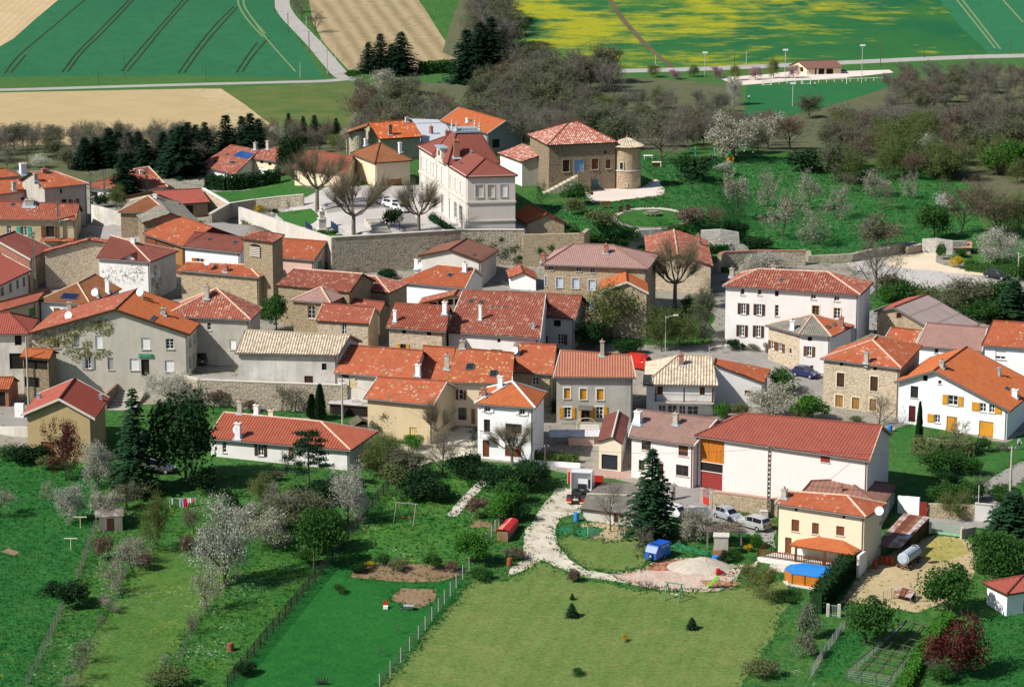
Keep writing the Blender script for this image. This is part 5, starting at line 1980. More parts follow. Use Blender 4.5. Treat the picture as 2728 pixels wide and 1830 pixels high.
def smooth(P,it=2):
 for _ in range(it):
  Q=[P[0]]
  for i in range(len(P)-1):
   a_,b_=P[i],P[i+1]
   Q.append((a_[0]*.75+b_[0]*.25,a_[1]*.75+b_[1]*.25))
   Q.append((a_[0]*.25+b_[0]*.75,a_[1]*.25+b_[1]*.75))
  Q.append(P[-1])
  P=Q
 return P
def ribbon(name,mat,c,pts,width,it=2,world=False):
 P=[tuple(p) for p in pts] if world else [tuple(gnd(c,p)[:2]) for p in pts]
 P=smooth(P,it)
 L_,R_=[],[]
 for i,p in enumerate(P):
  a_,b_=P[max(0,i-1)],P[min(len(P)-1,i+1)]
  dx,dy=b_[0]-a_[0],b_[1]-a_[1]
  l=hypot(dx,dy) or 1
  w=width if not callable(width) else width(i/(len(P)-1))
  L_.append((p[0]-dy/l*w/2,p[1]+dx/l*w/2))
  R_.append((p[0]+dy/l*w/2,p[1]-dx/l*w/2))
 ZONES.append((name,mat,L_+R_[::-1]))
G_MEADOW=grass('meadow_grass',(.016,.08,.022),(.033,.11,.028),(.07,.13,.035),white=.15,yellow=.1)
G_VALLEY=grass('valley_grass',(.018,.095,.03),(.04,.115,.033),(.07,.12,.04),big=.02)
G_DRYMEADOW=grass('rough_meadow',(.04,.095,.03),(.075,.12,.042),(.12,.125,.05),big=.03,mid=.12)
G_WOOD=earth('wood_floor',(.13,.12,.08),(.09,.115,.05),bump=.6,weeds=(.04,.09,.02))
G_WHEAT=grass('young_wheat',(.017,.098,.052),(.022,.115,.06),(.014,.085,.044),big=.015,mid=.2,fine=.25,bump=.35)
G_WHEAT2=grass('young_wheat_right',(.018,.11,.06),(.022,.125,.066),(.016,.10,.052),big=.015,mid=.2,fine=.25)
G_BEIGE=earth('beige_soil',(.46,.34,.19),(.52,.40,.24),rows=(dir_ang('A',(100,380),(480,30)),3.,.25))
G_PLOUGH=earth('ploughed_soil',(.42,.32,.17),(.48,.37,.21),(.30,.22,.11),rows=(dir_ang('A',(0,1000),(1600,960)),3.2,.30),weeds=None,grit=.35)
G_HEAD=earth('headland_soil',(.50,.39,.24),(.42,.33,.18),weeds=(.16,.20,.06),grit=.4)
G_STUB=earth('sprouting_soil',(.24,.18,.105),(.30,.235,.135),(.42,.33,.20),rows=(dir_ang('B',(700,80),(980,480)),6.,.75),weeds=(.14,.16,.06))
G_PITCH=grass('pitch_turf',(.012,.10,.042),(.018,.115,.045),(.03,.115,.042),big=.03,fine=.2)
G_ROAD=earth('road_asphalt',(.33,.31,.29),(.38,.36,.34),big=.3,bump=.15,grit=.12)
GST=earth('street_asphalt',(.24,.225,.21),(.31,.295,.275),big=.12,bump=.15,grit=.15,weeds=None)
G_PALE=earth('pale_gravel',(.47,.42,.36),(.55,.50,.43),big=.2,bump=.3,grit=.12)
G_CASTLE=earth('castle_gravel',(.62,.53,.47),(.70,.61,.55),big=.2,grit=.18)
G_SQUARE=earth('square_gravel',(.41,.38,.365),(.49,.465,.445),big=.1,grit=.2)
G_CREAMG=earth('cream_gravel',(.60,.50,.36),(.66,.57,.43),big=.2,grit=.15)
G_DRIVE=earth('stony_drive',(.47,.42,.335),(.60,.555,.46),(.3,.25,.2),big=.25,grit=.2,weeds=(.20,.19,.08),bump=.6)
G_RUBBLE=earth('brick_rubble',(.52,.38,.31),(.56,.47,.40),big=.4,grit=.35,weeds=(.40,.17,.09),bump=.8)
G_BRICKY=earth('brick_fragments',(.34,.13,.07),(.45,.24,.16),big=.7,grit=.6,bump=.8)
G_VILL=earth('village_dust',(.30,.27,.23),(.26,.24,.21),big=.1,weeds=(.06,.11,.03))
G_PINKP=earth('pink_paving',(.38,.25,.21),(.44,.31,.26),big=.2,grit=.2)
G_DIRT=earth('garden_soil',(.20,.13,.08),(.26,.18,.11),bump=.7,grit=.4)
G_DRY=earth('dry_yard',(.40,.31,.18),(.46,.37,.22),big=.12,weeds=(.22,.20,.05),grit=.22)
G_YELLOWY=earth('mossy_yard',(.30,.27,.06),(.36,.31,.12),big=.3,weeds=(.12,.17,.03),grit=.4)
MOW=dir_ang('X',(740,880),(1080,400))
G_OLIVE=grass('mown_lawn',(.06,.118,.032),(.09,.14,.045),(.13,.16,.065),big=.04,mid=.25,stripes=(MOW,1.9,.22),fine=.2,bump=.25)
G_LUSH=grass('lush_lawn',(.008,.075,.017),(.012,.092,.02),(.018,.105,.022),big=.06,fine=.2,bump=.3)
G_ORCH=grass('orchard_grass',(.014,.08,.018),(.03,.11,.022),(.055,.125,.03),white=.65,yellow=.35,bump=.6)
G_LEFT=grass('left_meadow',(.010,.078,.02),(.018,.10,.024),(.035,.115,.03),white=0.,yellow=.2,bump=.6)
G_MOWN2=grass('mown_strip',(.035,.10,.022),(.055,.125,.03),(.08,.14,.04),white=.3,yellow=.3,stripes=(MOW,2.6,.2),fine=.25)
G_SWING=grass('swing_lawn',(.018,.095,.018),(.034,.12,.024),(.06,.135,.03),white=.55,yellow=.45,fine=.3)
G_BACK=grass('hill_orchard',(.012,.085,.026),(.025,.115,.032),(.055,.135,.04),white=.35,yellow=.15,bump=.6)
G_LAWN=grass('square_lawn',(.016,.088,.022),(.03,.108,.026),(.045,.12,.03),fine=.2)
G_LEEK=grass('leek_bed',(.02,.14,.07),(.03,.17,.085),(.02,.11,.05),mid=1.5,bump=.8)
zone('valley_meadow',G_VALLEY, None,[(-500,740),(500,740),(700,1000),(-700,1000)], True)
lw=[tuple(gnd('A',p)[:2]) for p in ((0,415),(120,345),(520,0))]
far=(lw[2][0]+(lw[2][0]-lw[1][0])*6,lw[2][1]+(lw[2][1]-lw[1][1])*6)
rd=[tuple(gnd('Z',p)[:2]) for p in ((742,180),(700,118),(660,62),(630,10))]
zone('wheat_field',G_WHEAT, None,[lw[0],lw[1],lw[2],far,(rd[3][0]+30,far[1]+100),rd[3],rd[2],rd[1],rd[0]]+[tuple(gnd('Z',p)[:2]) for p in ((400,172),(0,176),(-150,178),(-150,140))], True)
zone('beige_field',G_BEIGE, None,[lw[0],(lw[0][0]-120,lw[0][1]-70),(-650,1000),(-650,2400),far,lw[2],lw[1]], True)
zone('ploughed_field',G_PLOUGH,'Z',[(-150,214),(0,212),(440,203),(520,262),(600,330),(590,352),(0,352),(-150,352)])
zone('headland',G_HEAD,'Z',[(440,203),(505,203),(560,240),(640,300),(600,330),(520,262)])
zone('rough_meadow',G_DRYMEADOW,'Z',[(505,203),(790,186),(900,215),(870,300),(640,300),(560,240)])
st=[tuple(gnd('Z',p)[:2]) for p in ((795,160),(740,100),(715,55),(705,0))]
se=[tuple(gnd('Z',p)[:2]) for p in ((955,0),(1000,70),(1040,130),(1050,165),(830,165))]
zone('sprouting_field',G_STUB, None,st+[(st[3][0]+40,st[3][1]+380),(se[0][0]-20,se[0][1]+380)]+se, True)
rp=[tuple(gnd('Z',p)[:2]) for p in ((1115,0),(1160,90),(1300,150),(1400,158),(1700,150),(2000,136),(2260,124),(2190,60),(2145,0))]
zone('rapeseed_field',rape('rapeseed'), None,[(rp[0][0]-40,rp[0][1]+400)]+rp+[(rp[-1][0]-40,rp[-1][1]+400)], True)
zone('wheat_field',G_WHEAT2, None,[rp[-1],rp[-2],rp[-3],tuple(gnd('Z',(2337,118))[:2]),tuple(gnd('Z',(2600,110))[:2]),(600,1500),(rp[-1][0]-40,rp[-1][1]+400)], True)
zone('football_pitch',G_PITCH,'Z',[(1705,196),(2120,186),(2120,300),(1700,300)])
zone('gravel_lot',G_CASTLE,'Z',[(1640,178),(1750,170),(1830,160),(1920,163),(2030,160),(2040,166),(1930,178),(1800,186),(1680,196)])
G_TRAM=earth('tramline_soil',(.022,.030,.014),(.035,.04,.02))
for ln in (((45,655),(110,560),(190,475),(400,300),(770,-10)),((95,652),(230,490)),((553,648),(690,462),(830,330),(1160,-10)),((605,640),(740,455),(900,310),(1200,-10)),((1083,638),(1210,480),(1400,265),(1640,-10)),((1135,638),(1250,500),(1440,265),(1680,-10)),((1588,655),(1720,465),(1880,260),(2080,60)),((1640,652),(1780,450),(1920,280),(2115,65)),((2105,648),(2200,500),(2290,380)),((2155,645),(2250,500),(2390,340))):
 ribbon('tractor_track',G_TRAM,'A',ln,.75,1)
G_TRAMP=earth('pale_track_soil',(.14,.22,.10),(.18,.24,.11))
for ln in (((2115,-10),(2125,60),(2200,180),(2338,330)),((2165,-10),(2170,60),(2260,190),(2360,300))):ribbon('tractor_track',G_TRAMP,'A',ln,.7,1)
ribbon('tractor_track',G_TRAMP,'B',((0,205),(100,350),(360,640)),.6,1)
for ln in (((1730,-10),(1900,200),(2080,430)),((1780,-10),(1960,220),(2130,440)),((2140,-10),(2330,200))):ribbon('tractor_track',G_TRAMP,'D',ln,.8,1)
ribbon('field_boundary',earth('boundary_scrub',(.10,.085,.05),(.13,.11,.06)),'Z',[(1385,-10),(1420,45),(1480,110),(1535,155)],2.2,1)
ribbon('country_road',G_ROAD,'Z',[(-150,207),(0,206),(200,200),(400,194),(640,188),(740,186),(790,181)],6.)
ribbon('country_road',G_ROAD,'Z',[(795,182),(760,152),(722,105),(680,62),(652,32),(640,5),(655,-40)],6.)
ribbon('country_road',G_ROAD,'Z',[(1380,163),(1480,161),(1600,158),(1800,149),(2000,140),(2180,131),(2400,126)],5.5)
zone('wood_floor',G_WOOD,'Z',[(-100,335),(300,330),(560,300),(700,290),(800,285),(840,300),(960,330),(800,345),(640,380),(430,420),(190,425),(-100,420)])
zone('wood_floor',G_WOOD,'Z',[(830,190),(1060,190),(1180,120),(1330,150),(1420,175),(1690,195),(1700,300),(1560,345),(1470,345),(1280,300),(1000,300),(860,290)])
zone('wood_floor',G_WOOD,'Z',[(1050,0),(1112,0),(1170,110),(1120,170),(1010,120)])
zone('wood_floor',G_WOOD,'Z',[(1900,240),(2040,195),(2140,165),(2450,150),(2450,470),(2330,470),(2100,375),(1900,370),(1720,340),(1700,290)])
zone('village_ground',G_VILL,'Z',[(-120,470),(220,420),(460,400),(700,450),(680,480),(790,560),(1270,545),(1480,600),(1640,600),(1940,600),(2120,570),(2260,620),(2450,660),(2450,1000),(2300,1010),(2045,985),(1880,970),(1770,1120),(1600,1140),(1380,1085),(1330,1090),(1200,1060),(1085,1050),(840,990),(480,930),(430,890),(270,930),(70,950),(60,1040),(-120,1040)])
zone('gravel_square',G_SQUARE,'Z',[(1930,600),(2080,575),(2160,610),(2260,640),(2450,690),(2450,740),(2330,690),(2270,700),(2150,665),(2030,665),(1985,690),(1960,640)])
zone('gravel_ramp',G_CREAMG,'L',[(870,770),(1080,670),(1280,660),(1430,690),(1420,780),(1600,830),(1900,860),(1930,920),(1400,860),(1000,830)])
ribbon('lane',GST,'Z',[(1975,620),(1990,680),(1975,740),(1965,800)],3.4)
zone('street',GST,'Z',[(1470,800),(1640,780),(1700,800),(1830,820),(1880,860),(1870,905),(1800,870),(1720,830),(1560,815)])
zone('street',GST,'Z',[(190,520),(270,500),(330,500),(480,510),(590,485),(690,465),(690,480),(600,510),(540,545),(470,545),(270,545),(190,550)])
zone('street',GST,'Z',[(420,870),(470,855),(560,860),(790,870),(780,880),(440,885)])
ribbon('street',GST,'Q',[(-120,610),(100,615),(300,660)],4.)
zone('gravel_yard',G_CASTLE,'G',[(1700,790),(1960,760),(2190,770),(2338,690),(2450,730),(2400,830),(2200,880),(1900,910),(1750,900)])
zone('plaza',G_SQUARE,'F',[(1130,1215),(1350,1180),(2338,1050),(2338,1350),(2250,1480),(1640,1545),(1350,1545),(1120,1500),(920,1290),(900,1250)])
zone('plaza',G_SQUARE, None,[(-26,413),(-8,418.8),(8,418.8),(-2,436),(-14,462),(-32,462),(-40,440)], True)
zone('town_hall_yard',earth('tree_shaded_yard',(.24,.22,.21),(.30,.28,.265),big=.15,grit=.15),'F',[(1420,1180),(2000,1090),(2338,1050),(2400,1500),(2270,1490),(2050,1180),(1900,1200),(1450,1240)])  # darker patch of the square: the tree shade is put into its colour
zone('square_lawn',G_LAWN,'F',[(920,1235),(1280,1192),(1340,1240),(1370,1290),(1230,1390),(1100,1370)])
zone('square_lawn',G_LAWN,'F',[(1290,1470),(1450,1455),(1600,1460),(1645,1490),(1560,1540),(1330,1535)])
zone('garden_lawn',G_LAWN,'F',[(260,1020),(700,985),(1085,940),(1090,1050),(440,1130)])
zone('hill_orchard',G_BACK,'Z',[(1440,350),(1560,360),(1700,350),(1900,375),(2120,390),(2240,450),(2240,560),(2090,570),(1930,590),(1700,575),(1560,520),(1530,440),(1480,400)])
zone('castle_bank',G_BACK,'G',[(1310,930),(1500,900),(1740,905),(2450,840),(2600,900),(2600,1180),(2200,1180),(1900,1250),(1600,1260),(1530,1080)])
zone('castle_bank',G_BACK, None,[(12.5,418.5),(17,419.5),(36,426),(42,424),(42,440),(34,436),(14,428)], True)
rc=[(1486+89*cos(k*pi/12),498+25*sin(k*pi/12)) for k in range(24)]
ri=[(1486+79*cos(k*pi/12),498+20.5*sin(k*pi/12)) for k in range(24)]
zone('ring_path',G_PALE,'Z',rc)
zone('ring_lawn',G_LAWN,'Z',ri)
zone('house_bank',G_MEADOW,'L',[(700,1150),(800,1050),(1100,1010),(1400,1080),(1900,1050),(2400,1120),(2400,1420),(1850,1380),(1330,1100),(1000,1200),(780,1270),(700,1290)])
zone('tree_garden',G_MEADOW,'K',[(20,1180),(600,1050),(900,1000),(1200,1000),(1330,1080),(1330,1380),(1180,1400),(700,1400),(100,1400)])
zone('pink_paving',G_PINKP,'S',[(1050,175),(1180,180),(1390,200),(1700,230),(1760,280),(1640,300),(1430,280),(1060,215)])
zone('farm_road',GST,'T',[(280,345),(640,380),(800,440),(780,570),(1100,660),(1440,830),(1430,1010),(1290,930),(1050,820),(700,740),(400,620),(250,480)])
zone('terrace_garden',G_LAWN,'R',[(0,330),(300,300),(760,370),(1450,380),(1800,420),(1850,540),(1500,500),(1250,440),(380,390),(0,420)])
zone('stony_yard',G_DRIVE,'O',[(440,1200),(700,1290),(1050,1160),(1500,1060),(1580,1100),(1560,1390),(1100,1450),(900,1520),(440,1330)])
zone('cottage_garden',G_LAWN,'M',[(1000,1250),(1250,1180),(2100,1420),(2338,1300),(2500,1350),(2500,1700),(1700,1600),(1000,1560)])
zone('left_meadow',G_LEFT,'Z',[(-150,1050),(60,1040),(250,1080),(230,1160),(215,1200),(150,1370),(60,1580),(20,1700),(-200,1700)])
zone('orchard',G_ORCH,'Z',[(250,1080),(480,1090),(690,1080),(850,1050),(880,1130),(760,1270),(640,1420),(500,1580),(400,1700),(20,1700),(60,1580),(215,1200)])
zone('mown_strip',G_MOWN2,'Z',[(330,1260),(420,1240),(560,1300),(520,1340),(440,1430),(330,1580),(280,1700),(90,1700),(160,1560),(250,1400)])
zone('swing_lawn',G_SWING,'Z',[(880,1130),(980,1090),(1080,1080),(1200,1110),(1130,1240),(1070,1300),(800,1290),(770,1270)])
zone('lush_lawn',G_LUSH,'Z',[(760,1275),(820,1300),(1060,1320),(1065,1330),(870,1568),(800,1700),(400,1700),(500,1580),(640,1420)])
zone('mown_lawn',G_OLIVE,'Z',[(1075,1330),(1160,1325),(1230,1280),(1320,1325),(1500,1350),(1700,1340),(1790,1320),(1800,1380),(1740,1480),(1690,1568),(1650,1700),(800,1700),(870,1568)])
zone('drive_verge',G_MEADOW,'S',[(480,500),(900,380),(1050,420),(760,640),(620,800),(600,1000),(640,1150),(420,1290),(180,1330),(0,1330),(60,1150),(250,950),(420,700)])
zone('stony_drive',G_DRIVE,'S',[(930,385),(1060,390),(1230,420),(1240,560),(1190,640),(1000,690),(930,850),(960,980),(1080,1130),(1240,1230),(1480,1280),(1820,1230),(2000,1130),(2260,1110),(2500,1120),(2880,1200),(2780,1420),(2600,1460),(2338,1465),(2000,1440),(1700,1380),(1240,1310),(1080,1250),(930,1200),(790,1130),(640,1230),(440,1300),(470,1210),(620,1120),(600,950),(620,820),(740,660),(820,540)])
zone('rubble_yard',G_RUBBLE,'S',[(1500,1290),(1830,1230),(2010,1140),(2270,1120),(2520,1130),(2860,1220),(2760,1410),(2600,1450),(2338,1460),(2000,1435),(1700,1375)])
zone('brick_patch',G_BRICKY,'S',[(1830,1220),(2010,1140),(2260,1120),(2330,1170),(2240,1240),(1960,1250)])
zone('brick_patch',G_BRICKY,'T',[(640,1350),(760,1340),(1080,1365),(950,1430),(700,1400)])
zone('side_lawn',G_OLIVE,'S',[(960,900),(1130,880),(1450,930),(1600,930),(1740,820),(1900,900),(1880,1170),(1740,1240),(1500,1260),(1270,1220),(1110,1120),(990,1010)])
zone('hen_run',G_DRY,'S',[(1200,760),(1420,740),(1700,800),(1600,940),(1450,935),(1270,900),(1150,870)])
zone('leek_bed',G_LEEK,'S',[(1160,800),(1300,780),(1440,810),(1380,880),(1230,910),(1100,880)])
zone('leek_bed',G_LEEK,'S',[(940,810),(1120,760),(1140,800),(1040,870),(960,860)])
zone('pool_garden',G_LAWN,'T',[(240,900),(560,830),(760,880),(1000,900),(1430,1030),(1240,1120),(1180,1170),(900,1180),(780,1100),(400,1090),(280,1000)])
zone('leek_bed',G_LEEK,'T',[(280,960),(420,960),(790,1060),(780,1110),(520,1050),(290,1010)])
zone('sandy_path',G_CREAMG,'T',[(880,1185),(1180,1180),(1250,1130),(1220,1210),(1090,1230)])
zone('road_bank',G_DRYMEADOW,'T',[(790,590),(1100,640),(1440,700),(1440,830),(1100,700)])
zone('dry_yard',G_DRY,'U',[(340,760),(480,640),(800,500),(970,520),(1060,560),(1050,700),(980,800),(860,900),(700,960),(420,920),(240,900)])
zone('mossy_yard',G_YELLOWY,'U',[(800,510),(960,520),(1010,610),(850,660),(720,640)])
zone('yard_road',GST,'U',[(775,395),(1040,410),(1200,420),(1336,470),(1336,500),(1030,450),(970,510),(775,480)])
ribbon('lane',GST,'U',[(1100,330),(1120,260),(1230,170),(1400,80)],3.5)
zone('lower_lawn',G_LEFT,'V',[(1060,500),(1250,430),(1500,430),(1500,1100),(880,1100),(900,850),(960,600)])
zone('aviary_grass',G_LEFT,'V',[(180,560),(420,560),(300,860),(90,860)])
zone('vegetable_soil',G_DIRT,'X',[(740,500),(790,450),(950,455),(950,500),(880,542),(830,530)])
zone('flower_border',G_DIRT,'X',[(560,400),(600,340),(820,340),(1060,360),(1070,390),(960,420),(720,415)])
zone('flower_border',G_DIRT,'S',[(40,760),(150,720),(270,740),(250,800),(60,800)])
ribbon('garden_path',G_PALE,'Z',[(1115,1090),(1070,1130),(1030,1178)],1.3)
zone('dirt_patch',G_DIRT,'W',[(5,285),(40,270),(90,290),(60,302)])
pv,pe=[],[]
def adr(P,closed=True):
 k=len(pv)
 pv.extend(V3(p) for p in P)
 n=len(P)
 for i in range(n if closed else n-1):pe.append((k+i,k+(i+1)%n))
for _,_,P in ZONES:adr(P)
for zt,es,pts in TERR:
 adr([(pts[i][0]+(pts[(i+1)%len(pts)][0]-pts[i][0])*j/6,pts[i][1]+(pts[(i+1)%len(pts)][1]-pts[i][1])*j/6) for i in range(len(pts)) for j in range(6)])
 q=ipl(pts,[min(r,3) for r in (e_[4] for e_ in es)])
 adr([(q[i][0]+(q[(i+1)%len(q)][0]-q[i][0])*j/6,q[i][1]+(q[(i+1)%len(q)][1]-q[i][1])*j/6) for i in range(len(q)) for j in range(6)])
rng=random.Random(5)
y=130.
while y<545:
 w=.2*y+30
 x=-w
 while x<w:
  pv.append(V3((x+rng.uniform(-.8,.8),y+rng.uniform(-.8,.8))))
  x+=4.
 y+=4.
for y in list(range(560,1000,22))+list(range(1000,1700,50))+[1900,2200,2600,3200]:
 w=.3*y+100
 for i in range(41):
  pv.append(V3((-w+2*w*i/40+rng.uniform(-2,2),y)))
for x in (-1500,-900,-500,500,900,1500):
 for y in (-150,100,300,550,800,1100,1600,2400,3300):pv.append(V3((x,y)))
for x in (-250,-120,0,120,250):
 for y in (-150,-20,60):pv.append(V3((x,y)))
vs,_,fs,_,_,_=delaunay_2d_cdt(pv,pe,[],0,1e-3)
VX=np.array([(v.x,v.y) for v in vs])
VZ=np.array([h(v.x,v.y) for v in vs])
F_=np.array([tuple(f) for f in fs])
Cn=VX[F_].mean(axis=1)
own=np.full(len(F_),-1)
def in_poly(C,P):
 P=np.array(P)
 r=np.zeros(len(C),bool)
 mn,mx=P.min(0),P.max(0)
 s=np.where((C[:,0]>=mn[0])&(C[:,0]<=mx[0])&(C[:,1]>=mn[1])&(C[:,1]<=mx[1]))[0]
 if len(s)==0: return r
 x,y=C[s,0],C[s,1]
 rr=np.zeros(len(s),bool)
 for i in range(len(P)):
  a_,b_=P[i-1],P[i]
  if a_[1]==b_[1]: continue
  cnd=((a_[1]>y)!=(b_[1]>y))&(x<(b_[0]-a_[0])*(y-a_[1])/(b_[1]-a_[1])+a_[0])
  rr^=cnd
 r[s]=rr
 return r
for i,(_,_,P) in enumerate(ZONES):own[in_poly(Cn,P)]=i
def ground_part(name,mat,idx):
 f=F_[idx]
 used,inv=np.unique(f,return_inverse=True)
 me=bpy.data.meshes.new(name)
 me.from_pydata([(float(VX[k,0]),float(VX[k,1]),float(VZ[k])) for k in used],[],inv.reshape(f.shape).tolist())
 me.materials.append(mat)
 me.polygons.foreach_set('use_smooth',[True]*len(f))
 me.update()
 o=bpy.data.objects.new(name,me)
 COL.objects.link(o)
 tag(o,kind='structure')
byname={}
for i,(nm,mt,_) in enumerate(ZONES):byname.setdefault((nm,mt.name),[]).append(i)
ground_part('meadow',G_MEADOW,np.where(own==-1)[0])
for (nm,mn),ids in byname.items():
 sel=np.where(np.isin(own,ids))[0]
 if len(sel):ground_part(nm,bpy.data.materials[mn],sel)
def tufts(name,label_zones,dens,ht,mat,seed,edge=0.):
 0
 r=np.random.default_rng(seed)
 if edge:
  pts=[]
  for nm,_,P in ZONES:
   if nm not in label_zones: continue
   P=np.array(P)
   Q=np.roll(P,-1,axis=0)
   L=np.hypot(*(Q-P).T)
   for a_,b_,l in zip(P,Q,L):
    k=r.poisson(l*dens)
    t=r.random((k,1))
    pts.append(a_+(b_-a_)*t+r.normal(0,edge,(k,2)))
  XY=np.concatenate(pts)
 else:
  ids=[i for i,z in enumerate(ZONES) if z[0] in label_zones]
  sel=np.where(np.isin(own,ids))[0]
  A,B,C=VX[F_[sel,0]],VX[F_[sel,1]],VX[F_[sel,2]]
  ar=np.abs((B[:,0]-A[:,0])*(C[:,1]-A[:,1])-(C[:,0]-A[:,0])*(B[:,1]-A[:,1]))/2
  w=np.abs(Cn[sel,0])<.2*Cn[sel,1]+4
  ar=ar*w
  n=int(ar.sum()*dens)
  k=r.choice(len(sel),n,p=ar/ar.sum())
  u,v=r.random((2,n))
  f=u+v>1
  u[f],v[f]=1-u[f],1-v[f]
  XY=A[k]+(B[k]-A[k])*u[:, None]+(C[k]-A[k])*v[:, None]
 ok=np.array([235<y<540 and not any(abs(x-b[0])<b[2] and abs(y-b[1])<b[2] for b in HOLD) for x,y in XY])
 XY=XY[ok]
 n=len(XY)
 Z=np.array([h(x,y) for x,y in XY])
 nb=4
 V=np.zeros((n,nb,3,3))
 for j in range(nb):
  az=r.random(n)*2*pi
  hh_=ht*r.uniform(.5,1.3,n)
  wd=ht*.28*r.uniform(.6,1.2,n)
  ox,oy=r.normal(0,ht*.45,(2,n))
  lx,ly=r.normal(0,ht*.35,(2,n))
  cx,cy=XY[:,0]+ox,XY[:,1]+oy
  V[:,j,0]=np.stack([cx-np.cos(az)*wd,cy-np.sin(az)*wd,Z-.03],1)
  V[:,j,1]=np.stack([cx+np.cos(az)*wd,cy+np.sin(az)*wd,Z-.03],1)
  V[:,j,2]=np.stack([cx+lx,cy+ly,Z+hh_],1)
 V=V.reshape(-1,3)
 me=bpy.data.meshes.new(name)
 me.vertices.add(len(V))
 me.vertices.foreach_set('co',V.ravel())
 m=len(V)//3
 me.loops.add(m*3)
 me.polygons.add(m)
 me.loops.foreach_set('vertex_index',np.arange(m*3))
 me.polygons.foreach_set('loop_start',np.arange(0,m*3,3))
 me.polygons.foreach_set('loop_total',np.full(m,3))
 me.materials.append(mat)
 me.update()
 me.validate()
 o=bpy.data.objects.new(name,me)
 COL.objects.link(o)
 tag(o,kind='stuff')
HOLD=[(a_.root.location.x,a_.root.location.y,3.) for a_ in HS.values()]
# ------------------------------------------------------------------ plants
@memo
def lfm(name,c1,c2,trans=.25):
 0
 t=NT(name)
 oi=t.n('ShaderNodeObjectInfo')
 c=t.mix(oi.outputs['Random'],c1,c2)
 f=t.noise(t.pos(obj=True),1.1,3)
 c=t.mix(t.ramp(f,[(.35,.55),(.5,0.)]),c,mul(c1,.5))
 c=t.mix(t.ramp(f,[(.55,0.),(.72,.5)]),c,mul(c2,1.5))
 t.done(c,.8,0.,.1)
 tr=t.n('ShaderNodeBsdfTranslucent')
 t.set(tr.inputs[0],c)
 mx=t.n('ShaderNodeMixShader')
 mx.inputs[0].default_value=trans
 t.t.links.new(t.b.outputs[0],mx.inputs[1])
 t.t.links.new(tr.outputs[0],mx.inputs[2])
 t.t.links.new(mx.outputs[0],t.out.inputs[0])
 return t.mat
BARK=pln('bark',(.10,.08,.06),.95,0,.35,2.)
BARK_PALE=pln('pale_bark',(.19,.165,.125),.95,0,.35,2.)
L_TWIG=lfm('grey_brown_twigs',(.20,.175,.14),(.17,.155,.12),.2)
L_TWIG2=lfm('wood_twigs',(.185,.172,.145),(.14,.142,.108),.2)
L_TWIGV=lfm('russet_twigs',(.175,.125,.095),(.155,.118,.088),.2)
L_TWIGP=lfm('pale_shoots',(.19,.16,.10),(.17,.15,.10),.2)
L_BUD=lfm('young_leaves',(.11,.155,.035),(.085,.135,.03))
L_BUDY=lfm('yellow_green_leaves',(.17,.20,.035),(.14,.18,.035))
L_OLIVE=lfm('olive_buds',(.15,.165,.07),(.115,.155,.06))
L_IVYY=lfm('yellow_ivy_leaves',(.30,.30,.09),(.28,.29,.08))
L_BRIGHT=lfm('fresh_leaves',(.07,.20,.025),(.05,.17,.022))
L_MID=lfm('green_leaves',(.035,.105,.02),(.045,.12,.026))
L_DARK=lfm('dark_evergreen_leaves',(.014,.042,.014),(.018,.055,.016),.1)
L_CONI=lfm('spruce_needles',(.010,.034,.017),(.013,.042,.02),.05)
L_CONI2=lfm('garden_fir_needles',(.020,.060,.026),(.024,.068,.028),.05)
L_PINE=lfm('pine_needles',(.020,.062,.026),(.024,.07,.03),.05)
L_WHITE=lfm('white_blossom',(.56,.56,.48),(.48,.50,.42),.3)
L_CREAM=lfm('cream_blossom',(.50,.49,.38),(.44,.45,.34),.3)
L_PINK=lfm('pink_blossom',(.46,.22,.31),(.40,.20,.27),.3)
L_REDLEAF=lfm('dark_red_leaves',(.075,.018,.018),(.09,.024,.02),.15)
L_SILVER=lfm('silver_leaves',(.20,.22,.15),(.17,.20,.13))
L_YELLOW=lfm('yellow_blossom',(.55,.40,.03),(.50,.36,.03))
L_IVY=lfm('ivy_leaves',(.020,.065,.015),(.03,.08,.018),.1)
